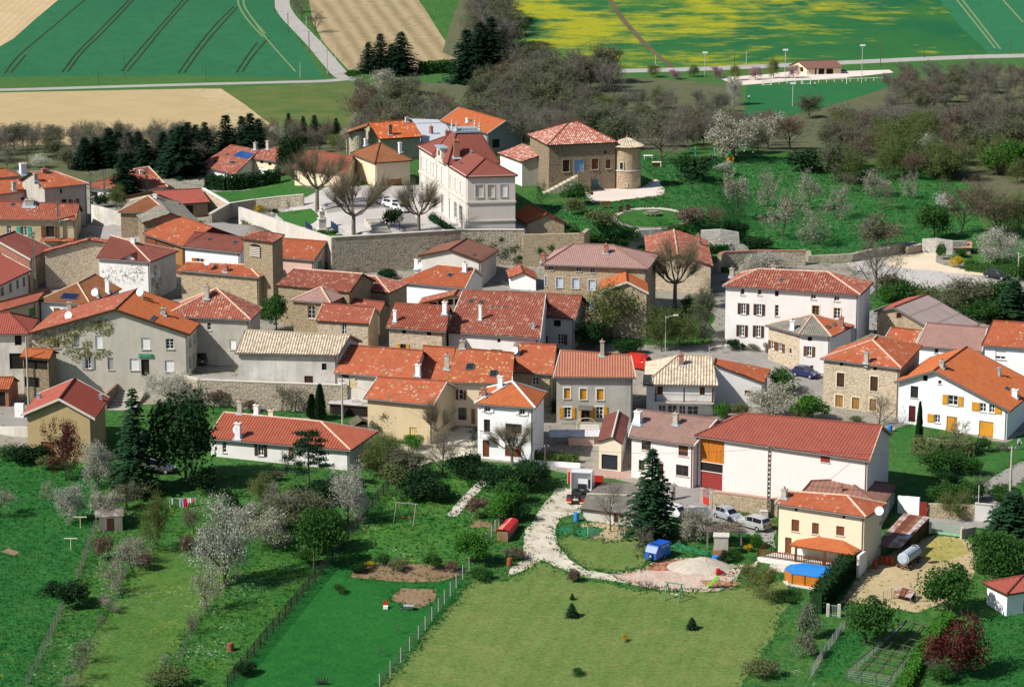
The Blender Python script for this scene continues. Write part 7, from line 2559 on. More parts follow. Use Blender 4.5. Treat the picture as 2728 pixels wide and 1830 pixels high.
 # ------------------------------------------------------------------ single plants, from far to near
PL=[('spruce','B',(1880,735),270,330,'left one of the three tall dark spruces beyond the village'),('spruce','B',(1995,740),205,340,'middle one of the three tall dark spruces beyond the village'),('spruce','B',(2095,735),160,350,'right and tallest of the three dark spruces beyond the village'),('spruce','B',(1010,645),382,190,'thin spruce at the left of the group by the road fork'),('spruce','B',(1115,650),305,230,'second spruce of the group by the road fork'),('spruce','B',(1215,655),395,190,'shorter spruce in the middle of the group by the road fork'),('spruce','B',(1300,660),292,290,'broad spruce at the right of the group by the road fork'),('shrub_green','B',(880,700),620,150,'rounded green shrub right at the road fork'),('shrub_white','B',(895,750),685,120,'small white flowering shrub at the road fork'),('cream','B',(1110,830),610,300,'large pale blossom tree in front of the road fork spruces'),('shrub_olive','B',(1330,830),690,240,'olive shrub right of the pale blossom tree'),('wood','B',(1420,850),660,240,'grey bare tree right of the olive shrub beyond the village'),('bare','B',(540,298),95,150,'lone bare tree at the edge of the sprouting field'),('bare','B',(420,180),-30,150,'bare tree beside the upper country road'),('bare','B',(350,120),-60,130,'bare tree near the top bend of the country road'),('bare','B',(1200,1130),880,380,'big bare tree behind the striped orange roof'),('white','B',(920,1190),1005,170,'white blossom behind the old round tower wall'),('white','B',(800,1290),1150,120,'white blossom left of the old round tower wall'),('spruce','B',(430,1285),1040,130,'left dark spruce of the pair behind the mottled red roofs'),('spruce','B',(530,1285),1030,160,'right dark spruce of the pair behind the mottled red roofs'),('spruce','B',(300,1230),1010,120,'bluish spruce behind the mottled red roof'),('spruce','B',(720,1200),1055,110,'small spruce behind the bare plane trees'),('cream','B',(170,1290),1120,210,'grey-white blossom tree behind the mottled red roofs'),('yellowbud','B',(690,1330),1185,170,'yellow-green tree behind the bare plane trees'),('shrub_white','A',(2230,1420),1240,230,'pale blossom behind the blue solar panel roof'),('shrub_white','A',(360,1500),1380,170,'white blossom patch behind the left houses'),('pink','C',(1450,708),620,115,'pink blossom tree at the left end of the gravel car park'),('pink','C',(1825,700),590,125,'pink blossom tree in the middle of the gravel car park'),('pink','C',(2175,710),590,115,'round pink blossom tree on the gravel car park edge'),('pink','D',(283,695),568,110,'pink blossom tree beside the clubhouse'),('yellowbud','C',(1995,715),575,110,'pale green young tree between pink blossom trees'),('yellowbud','D',(110,702),515,120,'pale green young tree left of the clubhouse'),('yellowbud','C',(1262,690),570,125,'yellow-green tree beside the far country road'),('budding','C',(1640,690),575,110,'dull green tree beside the gravel car park'),('white','C',(1990,930),680,190,'white blossom at the corner of the football pitch'),('cream','C',(170,830),670,130,'white blossom in the valley wood'),('bare','C',(1345,1455),1000,460,'large grey bare tree in the orchard right of the round tower'),('bright','C',(1760,1190),1000,190,'bright green bush tree at the wood edge'),('green','C',(1620,1290),1150,210,'dark green bush tree at the wood edge'),('cream','C',(1995,1430),1010,420,'whitish blossoming tree with dark trunk behind the play hut'),('white','C',(1895,1530),1440,170,'low white shrub below the play hut'),('shrub_dark','C',(1660,1600),1400,430,'wide dark shrub in front of the swing frame'),('cream','D',(60,1330),1010,330,'tall brownish blossom tree on the orchard edge'),('russet','D',(260,1330),1010,330,'brown budding tree with white blossom on top'),('shrub_dark','D',(420,1520),1330,400,'dark green thicket above the orchard'),('bare','D',(730,1400),1020,440,'big bare tree leaning over the small green clearing'),('olive','D',(430,1060),840,270,'olive brown tree in front of the football pitch'),('white','D',(1490,1450),1195,220,'bright white blossom tree before the right wood'),('shrub_dark','D',(1630,1570),1405,340,'dark rounded evergreen below the bright white blossom'),('bright','D',(2200,1560),1260,330,'broad fresh green tree at the right edge above the village'),('budding','D',(1120,1320),1040,310,'fresh green tree behind the bright white blossom on the left'),('budding','D',(1380,1270),1020,300,'fresh green tree above the bright white blossom'),('bright','D',(1650,1230),1000,270,'bright green tree in the middle of the right wood edge'),('budding','D',(1200,1480),1190,240,'olive-green tree left of the bright white blossom'),('russet','D',(1850,1050),890,260,'russet bare tree in the right wood'),('russet','D',(2040,1050),880,270,'brown bare tree at the right edge of the wood'),('budding','D',(2230,1270),1050,300,'fresh green tree at the right edge of the wood'),('thinwhite','Z',(1680,488),388,68,'thin white blossom tree at the left of the hill orchard'),('thinwhite','Z',(1752,470),385,68,'second blossom tree of the hill orchard'),('thinwhite','Z',(1845,482),388,68,'third blossom tree in the middle of the hill orchard'),('thinwhite','Z',(1905,500),420,68,'pale blossom tree low in the hill orchard'),('thinwhite','Z',(1995,450),388,75,'blossom tree near the top of the hill orchard'),('thinwhite','Z',(2083,455),392,55,'slender blossom tree at the right of the hill orchard'),('thinwhite','Z',(1785,548),435,85,'grey-white tree beside the orchard bank'),('thinwhite','Z',(1868,560),465,85,'large greyish blossom tree above the orchard wall'),('open','Z',(2015,480),415,55,'small bare tree in the hill orchard'),('open','Z',(1935,440),395,50,'tiny bare tree at the top of the hill orchard'),('olive','Z',(1978,572),488,140,'broad brown budding bush above the orchard wall'),('green','Z',(2132,548),470,75,'dark ivy-covered tree above the gravel ramp'),('russet','Z',(2190,530),400,120,'violet brown bare thicket right of the orchard'),('shrub_white','Z',(2160,480),440,50,'patch of white blossom on the brown thicket'),('russet','Z',(2280,545),430,130,'brown bare tree above the white blossom at the right'),('budding','Z',(2330,540),440,90,'green budding tree at the right edge above the gravel square'),('white','L',(2050,780),415,420,'white blossom tree beside the tiny tiled hut'),('shrub_yellow','L',(1640,835),710,150,'yellow flowering bush on the gravel square'),('shrub_bright','L',(1790,840),740,130,'light green bush right of the yellow bush'),('shrub_green','L',(1660,720),625,150,'green shrub below the tiny tiled hut'),('shrub_green','L',(1480,745),570,110,'narrow green column bush by the gravel ramp'),('bare','L',(795,1145),520,560,'large bare tree standing between lane and gravel square'),('shrub_olive','L',(960,1100),905,340,'brown-green bush right of the large bare tree'),('shrub_bright','L',(920,1190),1060,240,'light green bush at the foot of the large bare tree'),('olive','L',(1700,1330),930,560,'tangled budding tree below the gravel square'),('fir','L',(2220,1400),960,460,'spreading dark fir at the right edge below the car'),('green','L',(1950,1420),1180,420,'green tree behind the right hand orange roof'),('green','L',(2300,1250),1080,260,'green shrub tree beside the parked black car'),('plane','F',(1345,1228),560,640,'pollarded plane tree at the back of the monument square'),('plane','F',(1728,1532),790,700,'big pollarded plane tree beside the monument'),('plane','G',(222,1178),690,440,'stubby pollarded plane tree in front of the town hall'),('shrub_yellow','F',(740,1260),1150,110,'orange-yellow bush in the sloping border of the square'),('shrub_olive','F',(800,1290),1180,130,'olive bush in the sloping border of the square'),('shrub_white','F',(840,1350),1225,130,'pale flowering bush in the sloping border of the square'),('shrub_green','F',(930,1420),1310,160,'green bush in the sloping border of the square'),('shrub_brown','F',(1020,1480),1380,140,'reddish bush in the sloping border of the square'),('shrub_olive','F',(1100,1540),1430,130,'lowest green bush in the sloping border of the square'),('shrub_dark','F',(2110,1390),1190,230,'dark evergreen bush beside the square steps'),('shrub_dark','F',(900,1240),1190,80,'small round evergreen by the square lawn'),('oak','F',(1085,870),425,260,'dark evergreen tree between the mottled red house and plane trees'),('open','F',(1050,1260),1080,60,'sapling on the square lawn'),('spruce','E',(1300,490),30,330,'dark spruce in front of the red hipped roof house'),('spruce','A',(1610,1560),1130,400,'great dark spruce left of the blue solar panel roof'),('budding','E',(1210,610),370,220,'yellow-green bushy tree at the foot of the dark spruce'),('shrub_dark','E',(1060,590),450,160,'dark bush behind the slanting white wall'),('shrub_green','E',(1400,480),390,160,'green bush right of the dark spruce foot'),('shrub_green','G',(1640,920),725,250,'big rounded dark bush at the castle steps'),('shrub_olive','G',(1620,1010),860,190,'grey-green bush below the rounded castle bush'),('open','G',(1318,945),690,120,'thin sapling in front of the castle steps'),('shrub_olive','G',(1830,1120),960,280,'scrubby bush on the bank above the mauve house'),('shrub_green','G',(1560,1290),1090,170,'ivy bush at the corner of the small stone outbuilding'),('shrub_green','G',(1740,1270),1150,220,'green bush on the bank behind the mauve house'),('shrub_dark','G',(1950,1290),1170,260,'dark bush at the foot of the bank behind the mauve house'),('shrub_green','G',(2130,1270),1110,230,'ivy-clad bush above the grey rubble wall'),('shrub_brown','K',(1100,150),-30,300,'violet budding bush beside the ring garden'),('russet','K',(1300,170),-50,260,'brown bare bush tree above the whitish ruined wall'),('shrub_dark','K',(1560,260),120,220,'dark ivy clump on top of the whitish ruined wall'),('shrub_dark','K',(1790,420),270,320,'dark bank of ivy right of the whitish ruined wall'),('shrub_green','K',(900,225),140,300,'ivy hanging over the left end of the ruined wall'),('white','K',(1960,660),450,600,'broad white blossom in the walled garden behind the long white house'),('plane','K',(930,1015),280,600,'very big bare pollard in front of the stone barn'),('budding','K',(290,1335),735,640,'green budding tree in front of the orange gabled wing'),('budding','K',(790,1470),985,380,'left green budding tree by the street lamp pole'),('budding','K',(980,1450),1040,380,'right green budding tree by the street lamp pole'),('olive','K',(1200,1330),800,300,'mixed olive shrub tree beside the alley of the long white house'),('shrub_green','K',(1060,1060),880,170,'green bush under the very big bare pollard'),('shrub_silver','K',(1235,1395),1150,190,'grey-violet bush at the alley entrance'),('shrub_dark','K',(60,1450),1150,330,'dark evergreen bush under the green budding tree'),('shrub_dark','K',(430,1500),1350,300,'dark clipped hedge bush beside the street'),('shrub_dark','K',(1520,1445),1330,190,'dark spiky shrub at the foot of the long white house'),('shrub_silver','K',(1730,1455),1390,160,'blue-grey lavender clump by the long white house'),('shrub_bright','K',(1625,1445),1380,60,'light green plant between dark shrub and lavender'),('shrub_brown','K',(1900,1500),1370,110,'reddish climber at the corner of the stone wall house'),('green','H',(610,1250),870,330,'round green tree squeezed beside the church'),('shrub_dark','H',(1400,640),560,210,'dark round bush at the end of the rose house'),('shrub_dark','H',(1770,710),610,220,'dark round bush below the plaza wall'),('shrub_green','N',(2080,570),320,330,'rounded dark green shrub beside the blue car'),('cream','N',(1960,830),490,540,'pale budding tree in front of the white wing'),('shrub_bright','N',(1420,835),655,170,'bright rounded conifer by the balcony house'),('shrub_olive','N',(1580,830),670,220,'olive shrub beside the bright rounded conifer'),('bright','M',(140,1175),905,370,'fresh green bush tree before the tall stone house'),('shrub_olive','M',(20,1190),1010,220,'grey-green shrub left of the fresh green bush tree'),('cypress','M',(1248,1392),968,78,'slim dark cypress before the yellow-shuttered house'),('bare','M',(830,1225),880,330,'bare tree before the tall stone house'),('open','M',(1620,1440),1150,330,'bare small tree on the terrace of the yellow-shuttered house'),('shrub_olive','M',(590,1200),1120,150,'brown shrub at the foot of the tall stone house'),('shrub_green','M',(1880,1500),1345,190,'rounded dark conifer bush by the rust railing'),('shrub_silver','M',(2120,1480),1400,140,'blue-grey bush by the little brick path'),('green','U',(790,150),10,190,'left olive-green tree of the clump right of the pink barn'),('green','U',(900,140),5,190,'right olive-green tree of the clump right of the pink barn'),('shrub_green','U',(1010,150),45,140,'rounded green bush behind the tan rubble wall'),('shrub_dark','U',(900,200),125,140,'dark green bush above the tan rubble wall'),('green','U',(840,340),205,190,'left dark leafy shrub above the tan rubble wall'),('green','U',(960,315),195,180,'right dark leafy shrub above the tan rubble wall'),('shrub_green','U',(1070,300),190,110,'green shrub at the end of the tan rubble wall'),('open','U',(1090,290),140,130,'thin bare sapling above the white road wall'),('shrub_green','U',(1230,310),195,200,'green shrub bank between lane and white road wall'),('fir','Q',(1405,1375),300,470,'grey-green tall fir left of the dark evergreen oak'),('oak','Q',(1930,1300),370,720,'huge dark evergreen oak in front of the low white house'),('redtree','Q',(690,1245),625,450,'dark red-leaved tree before the small tan house'),('white','Q',(1020,1305),825,330,'white blossom tree right of the dark red tree'),('white','Q',(1760,480),125,560,'broad white blossom bush beside the long steps'),('shrub_green','Q',(520,330),150,160,'green bush in the corner of the stone porch'),('thinwhite','Q',(465,1465),1245,190,'small crooked blossom tree in the left meadow'),('white','W',(315,152),-25,140,'dense white blossom tree near the clothes poles'),('thinwhite','W',(0,135),-30,170,'pale blossom tree at the left edge'),('cream','W',(470,150),-10,150,'grey pale tree above the little garden shed'),('olive','W',(570,100),-20,110,'olive budding tree beside the garden shed'),('shrub_brown','W',(470,325),215,95,'dark brown bush at the garden fence'),('thinwhite','W',(590,345),230,190,'blossoming apple tree below the garden shed'),('thinwhite','W',(525,485),320,150,'silvery blossom tree in the orchard row'),('thinwhite','W',(490,558),478,95,'small blossom tree in the orchard row'),('open','W',(457,640),560,50,'young bare tree in the orchard row'),('open','W',(395,790),675,120,'bare fruit tree at the bottom of the orchard'),('open','W',(357,865),745,110,'lowest bare fruit tree of the orchard row'),('thinwhite','W',(310,900),835,90,'small white blossom at the bottom edge'),('budding','W',(715,282),10,140,'pale green willow-like tree by the washing line'),('russet','W',(880,205),80,110,'small brown tree right of the washing line'),('white','W',(1015,440),55,250,'largest white blossom tree of the orchard'),('thinwhite','W',(935,555),355,170,'white-flowering tree with leaning trunk in the orchard'),('open','W',(870,655),555,70,'crooked bare tree by the low orchard fence'),('shrub_brown','W',(845,296),210,80,'rounded dark bush left of the largest blossom tree'),('thinwhite','W',(735,805),748,70,'tiny white blossom in the lower orchard'),('shrub_olive','W',(770,900),805,190,'yellow-green bush at the bottom edge of the orchard'),('shrub_dark','W',(330,530),415,150,'dark green bush cut into the long left fence'),('shrub_dark','W',(235,485),425,100,'dark green low bush left of the long fence'),('shrub_green','W',(1045,95),40,80,'round evergreen near the washing line'),('pine','R',(1262,1195),555,440,'tall pine with cloud-like pads before the low white house'),('white','R',(1670,1540),925,400,'grey-white blossom tree right of the tall pine'),('thinwhite','R',(865,1375),1075,190,'slim white-green tree left of the tall pine'),('cream','R',(1140,1400),1200,330,'cream blossoming bush tree below the tall pine'),('shrub_brown','R',(930,1090),985,120,'brown bush at the outside stair of the low house'),('open','R',(1010,1020),780,280,'bare vase-shaped shrub against the low white house'),('shrub_dark','R',(1300,1330),1130,420,'dark shrub mass under the tall pine'),('shrub_green','R',(380,1260),1170,170,'small green shrub on the lawn'),('shrub_dark','R',(465,1390),1260,140,'round dark topiary on the lawn'),('cypress','R',(1290,450),190,120,'left of two dark cypresses below the terrace wall'),('cypress','R',(1375,465),88,130,'right of two dark cypresses below the terrace wall'),('open','R',(960,375),90,330,'bare espaliered tree on the terrace wall at the left'),('open','R',(1110,370),110,280,'bare espaliered tree on the terrace wall at the right'),('shrub_brown','R',(330,270),140,300,'brown creeper hanging over the terrace wall'),('shrub_brown','R',(650,380),250,160,'brown bush at the foot of the terrace wall'),('shrub_silver','R',(1930,640),470,150,'blue-grey shrub beside the old stone hut'),('olive','R',(2100,620),300,260,'thin budding tree against the tan barn wall'),('budding','O',(690,1420),1140,420,'budding bush in the yard before the tan barn'),('shrub_bright','O',(930,1290),1160,260,'low green juniper in front of the tan barn'),('shrub_yellow','O',(520,1230),1160,90,'small yellow bush by the tan barn'),('plane','O',(1185,1300),800,380,'bare pollard at the corner of the tan barn'),('bare','O',(1240,1480),1080,360,'bare upright shrub tree below the stony yard'),('plane','O',(1965,1480),1000,480,'bare vase-shaped tree in front of the small white square house'),('budding','O',(500,1540),1340,260,'olive green thicket beside the fence at the low house'),('shrub_olive','O',(780,1540),1390,230,'olive thicket in front of the stony yard'),('shrub_dark','O',(1500,1480),1400,260,'dark clipped bush below the small white square house'),('shrub_dark','X',(870,60),-30,170,'dark thicket at the top of the swing lawn'),('shrub_dark','X',(960,60),-20,130,'dark evergreen bush at the top of the swing lawn'),('cream','X',(215,275),110,230,'greenish blossom tree beside the largest white tree'),('green','X',(400,362),110,190,'leafy green tree at the garden fence'),('shrub_yellow','X',(495,180),115,60,'yellow and white flowering shrub by the garden fence'),('shrub_green','X',(520,470),430,60,'low green shrub on the lush lawn'),('olive','Z',(645,1215),1130,120,'olive budding tree behind the largest blossom tree'),('olive','Z',(700,1205),1115,110,'second olive budding tree behind the largest blossom tree'),('green','Z',(735,1262),1165,100,'bushy green tree leaning over the dark garden fence'),('budding','Z',(600,1150),1085,80,'light budding tree right of the washing line'),('shrub_dark','Z',(470,1120),1070,70,'dark bush at the foot of the evergreen oak'),('shrub_olive','Z',(330,1130),1080,70,'olive bush at the foot of the tall fir'),('shrub_dark','Z',(280,1110),1070,60,'dark bush between white blossom and tall fir'),('shrub_olive','Z',(110,1070),1040,60,'grey-green bush before the small tan house'),('shrub_dark','Z',(60,1055),1015,90,'dark bushes left of the small tan house'),('shrub_green','Z',(20,1050),1020,70,'green bushes at the left edge below the low wall'),('shrub_dark','Z',(760,1140),1085,90,'dark thicket behind the grey-white blossom tree'),('budding','Z',(870,1080),1000,100,'budding thicket right of the low white house'),('shrub_olive','Z',(900,1110),1060,80,'brown-green thicket at the top of the dark fence'),('olive','Z',(930,1090),1020,90,'olive tree left of the swing lawn thicket'),('shrub_dark','Z',(975,1130),1075,100,'dark bush bank above the wooden swing frame'),('shrub_dark','Z',(1060,1090),1045,80,'dark bush at the head of the garden path'),('bare','Z',(1010,1080),985,90,'bare shrub tree beside the stony yard'),('shrub_dark','Z',(1130,1110),1065,80,'dark shrub below the small white square house'),('shrub_dark','Z',(1215,1105),1050,90,'dark hedge bush left of the dark wooden pole'),('shrub_green','Z',(1165,1150),1095,80,'green bush right of the garden path'),('shrub_dark','Z',(1180,1190),1150,60,'dark bush above the red tarpaulin woodpile'),('thinwhite','Z',(300,1290),1225,70,'second apple tree in blossom below the garden shed'),('thinwhite','Z',(265,1320),1262,60,'third silvery blossom tree of the orchard row'),('shrub_brown','Z',(330,1300),1260,40,'small brown shrub under the apple blossom'),('shrub_green','Z',(700,1290),1250,50,'green shrub on the flowery bank by the fence'),('cream','Z',(560,1215),1150,80,'cream blossom tree left behind the largest one'),('shrub_green','Z',(870,1290),1262,40,'green plant in the long flower border'),('shrub_olive','Z',(905,1300),1275,45,'grey plant in the long flower border'),('shrub_green','Z',(985,1300),1262,45,'taller green plant in the long flower border'),('shrub_yellow','Z',(845,1295),1280,26,'yellow flowers in the long flower border'),('shrub_dark','Z',(820,1305),1285,40,'dark clump at the left end of the flower border'),('shrub_brown','Z',(1030,1305),1280,35,'brown plant at the right end of the flower border'),('shrub_green','Z',(1100,1320),1295,60,'low green plants by the fence corner'),('shrub_olive','Z',(1740,1545),1505,80,'grey-green bush at the bottom edge of the mown lawn'),('shrub_dark','Z',(560,1540),1510,50,'round low green clump in the orchard grass'),('shrub_dark','Z',(2290,1200),1150,60,'dark bush under the drooping fir'),('budding','Z',(2180,1180),1120,80,'green bush on the bank above the tan rubble wall'),('green','Z',(2280,1330),1250,110,'large bush at the right edge above the dark red maple'),('shrub_green','Z',(2330,640),590,60,'green bush at the right edge of the gravel square'),('green','Z',(2290,700),640,110,'tree mass at the right edge below the black car'),('shrub_green','Z',(2060,690),640,90,'green shrub bank above the ribbed barn'),('shrub_olive','Z',(2130,700),650,90,'olive shrub bank above the ribbed barn'),('fir','S',(1932,905),-10,500,'green spruce standing beside the truck shed'),('bare','S',(1510,845),300,360,'bare tree in front of the truck shed'),('open','S',(1850,1070),780,230,'bare little tree behind the blue trailer'),('shrub_brown','S',(130,695),470,270,'dark brown-green round bush by the garden path'),('bright','S',(370,730),440,320,'bright green bush beside the dark round bush'),('bright','S',(70,1160),830,380,'fresh green bush at the corner of the swing lawn'),('shrub_dark','S',(650,420),150,330,'dark hedge thicket beside the wooden pole'),('shrub_dark','S',(450,430),180,280,'dark bush beside the white street wall'),('shrub_brown','S',(505,1125),1010,230,'heap of brown brushwood beside the stony drive'),('shrub_brown','S',(1125,1350),1240,130,'round russet bush at the edge of the mown lawn'),('cream','T',(580,945),560,320,'short pollard with white buds beside the caravan'),('yellowbud','T',(1325,1545),1180,400,'yellow-green young tree left of the garden pool'),('shrub_olive','T',(1150,1330),1175,170,'grey-green shrub below the terrace steps'),('shrub_bright','T',(1210,1010),840,140,'round golden-green bush near the estate car'),('shrub_yellow','T',(1150,1050),970,100,'yellow flowers in the garden bed'),('shrub_dark','T',(895,1170),1040,120,'spiky yucca clump beside the stone barbecue'),('shrub_green','T',(1010,1120),1030,180,'low green plants in the garden bed'),('shrub_green','T',(1560,1560),1500,280,'low dark hedge plant in front of the pool'),('shrub_brown','T',(850,580),520,150,'brown ivy at the end of the tan rubble wall'),('green','V',(890,440),155,340,'big leafy green tree above the dry yard'),('green','V',(390,630),365,300,'rounded green tree beside the aviary'),('redmaple','V',(935,815),480,350,'dark red round maple at the lower right'),('shrub_silver','V',(60,600),385,150,'silvery shrub at the corner of the mown lawn'),('shrub_silver','V',(40,710),560,140,'lower silvery shrub at the edge of the mown lawn'),('bare','V',(850,830),690,180,'tangle of bare twigs left of the dark red maple'),('shrub_green','V',(840,870),760,150,'green shrub below the bare twigs'),('green','U',(1190,770),475,330,'large green bush tree at the right of the dry yard'),('fir','U',(1260,570),250,340,'drooping fir at the right edge by the white road wall'),('green','U',(1330,700),520,200,'green bush at the right edge below the drooping fir'),('shrub_brown','Y',(626,228),162,62,'second russet bush on the mown lawn'),('fir','Y',(619,318),285,24,'tiny conifer on the mown lawn'),('fir','Y',(617,405),338,62,'young spruce left on the mown lawn'),('fir','Y',(1227,467),408,56,'young spruce right on the mown lawn'),('shrub_yellow','Y',(883,530),495,38,'small yellow flowering shrub on the mown lawn'),('shrub_green','Y',(655,700),668,72,'low spreading juniper on the mown lawn'),('open','Y',(960,265),220,40,'left small bare shrub by the rubble yard'),('open','Y',(1005,265),215,60,'right small bare shrub by the rubble yard'),('open','X',(697,760),700,20,'staked sapling low on the lush lawn'),('open','X',(778,655),607,20,'staked sapling on the lush lawn'),]
for q in PL:plant(*q)
L_TUFT=lfm('meadow_tufts',(.030,.135,.028),(.035,.145,.03),.4)
L_TUFTD=lfm('dry_tufts',(.10,.14,.04),(.13,.15,.05),.3)
tufts('grass_tufts',('orchard','left_meadow','drive_verge','lower_lawn','aviary_grass'),2.6,.22,L_TUFT,1)
tufts('grass_tufts',('hill_orchard','castle_bank','house_bank','tree_garden','road_bank','swing_lawn'),2.2,.26,L_TUFT,2)
tufts('edge_grass',('mown_lawn','lush_lawn','stony_drive','mown_strip','side_lawn','dry_yard','rubble_yard','leek_bed','flower_border','vegetable_soil','farm_road','ring_path','gravel_yard','stony_yard','pool_garden','garden_path','hen_run','terrace_garden','lane'),5.,.22,L_TUFT,3,.45)
tufts('dry_grass',('dry_yard','mossy_yard','stony_drive','hen_run','gravel_square','village_ground'),.35,.2,L_TUFTD,4)
hedge('F',[(190,985),(400,1000),(720,965),(960,920)],2.3,1.6,L_DARK,'tall dark laurel hedge on the lawn of the solar panel house',40,s=.2)
hedge('B',[(1460,660),(1780,640)],4.,4.,L_MID,'dark green hedge between the far spruce groups',8,s=.4)
hedge('G',[(330,1050),(390,1095)],.9,.8,L_DARK,'short clipped box hedge by the town hall door',60)
hedge('G',[(400,1100),(540,1200)],.9,.8,L_DARK,'longer clipped box hedge along the town hall',60)
hedge('V',[(105,455),(205,330),(305,215)],2.6,1.5,L_DARK,'tall dark conifer hedge between pool and dry yard',60)
hedge('V',[(610,930),(680,800),(770,660),(830,560),(900,500)],1.1,1.4,L_BRIGHT,'bright green hedge beside the aviary',50)
hedge('L',[(1740,850),(2020,880),(2338,920)],1.1,2.6,L_MID,'low spreading hedge beside the parked black car',30)
hedge('S',[(-10,150),(160,150)],1.3,1.2,L_DARK,'clipped dark hedge left of the small white square house',50)
hedge('M',[(1180,1500),(1480,1530),(1800,1520)],1.9,2.6,L_OLIVE,'grey-green hedge below the rust coloured railing',34)
hedge('S',[(720,100),(950,115),(1170,130)],1.1,.8,L_BUD,'yellow-green hedge behind the white street wall',40)
hedge('K',[(1420,650),(1500,640)],.8,1.,L_MID,'scrap of green hedge inside the walled garden',30)
hedge(None,[(-28.2,414),(-33,421.5),(-38,429.5),(-43.5,438.5)],1.5,1.3,L_OLIVE,'mixed flowering hedge along the whitish wall of the monument square',36)
hedge(None,[(12.8,419.2),(17,420.3),(25,423.2),(35,426.8)],1.3,1.8,L_MID,'dark ivy hedge along the edge of the castle bank',34)
hedge('N',[(-330,760),(-200,790)],1.6,1.4,L_DARK,'dark conifer bush before the yellow-shuttered grey house',50)
# ------------------------------------------------------------------ vehicles
M_TYRE=pln('tyre_rubber',(.015,.015,.016),.9)
M_RIM=pln('wheel_rim',(.45,.46,.48),.35,.5)
M_CARGLASS=glass('car_glass',(.012,.014,.018))
M_LAMP=pln('clear_lamp',(.7,.7,.68),.2)
M_TAIL=pln('red_lamp',(.40,.015,.012),.3)
MBL=pln('black_plastic',(.02,.02,.022),.6)
@memo
def paint(name,col,metal=0.):
 t=NT(name)
 t.b.inputs['Coat Weight'].default_value=.5
 t.b.inputs['Coat Roughness'].default_value=.1
 return t.done(col,.35,metal,.5)
def wheel(rt,p,ax,r=.31,w=.2):
 mb=MB()
 a=ax.cross(UPV).normalized()
 n=14
 prof=((r*.62,-w/2),(r,-w/2*.8),(r,w/2*.8),(r*.62,w/2))
 rg=[[p+ax*d+(a*cos(2*pi*s/n)+UPV*sin(2*pi*s/n))*rr for s in range(n)] for rr,d in prof]
 for k in range(3):
  for s in range(n):mb.face([rg[k][s],rg[k][(s+1)%n],rg[k+1][(s+1)%n],rg[k+1][s]])
 o=mb.bd('wheel',M_TYRE,rt)
 mr=MB()
 for d in (-w/2*.7,w/2*.7):
  mr.face([p+ax*d+(a*cos(2*pi*s/n)+UPV*sin(2*pi*s/n))*r*.64 for s in range(n)])
 mr.bd('rim',M_RIM,o)
 return o
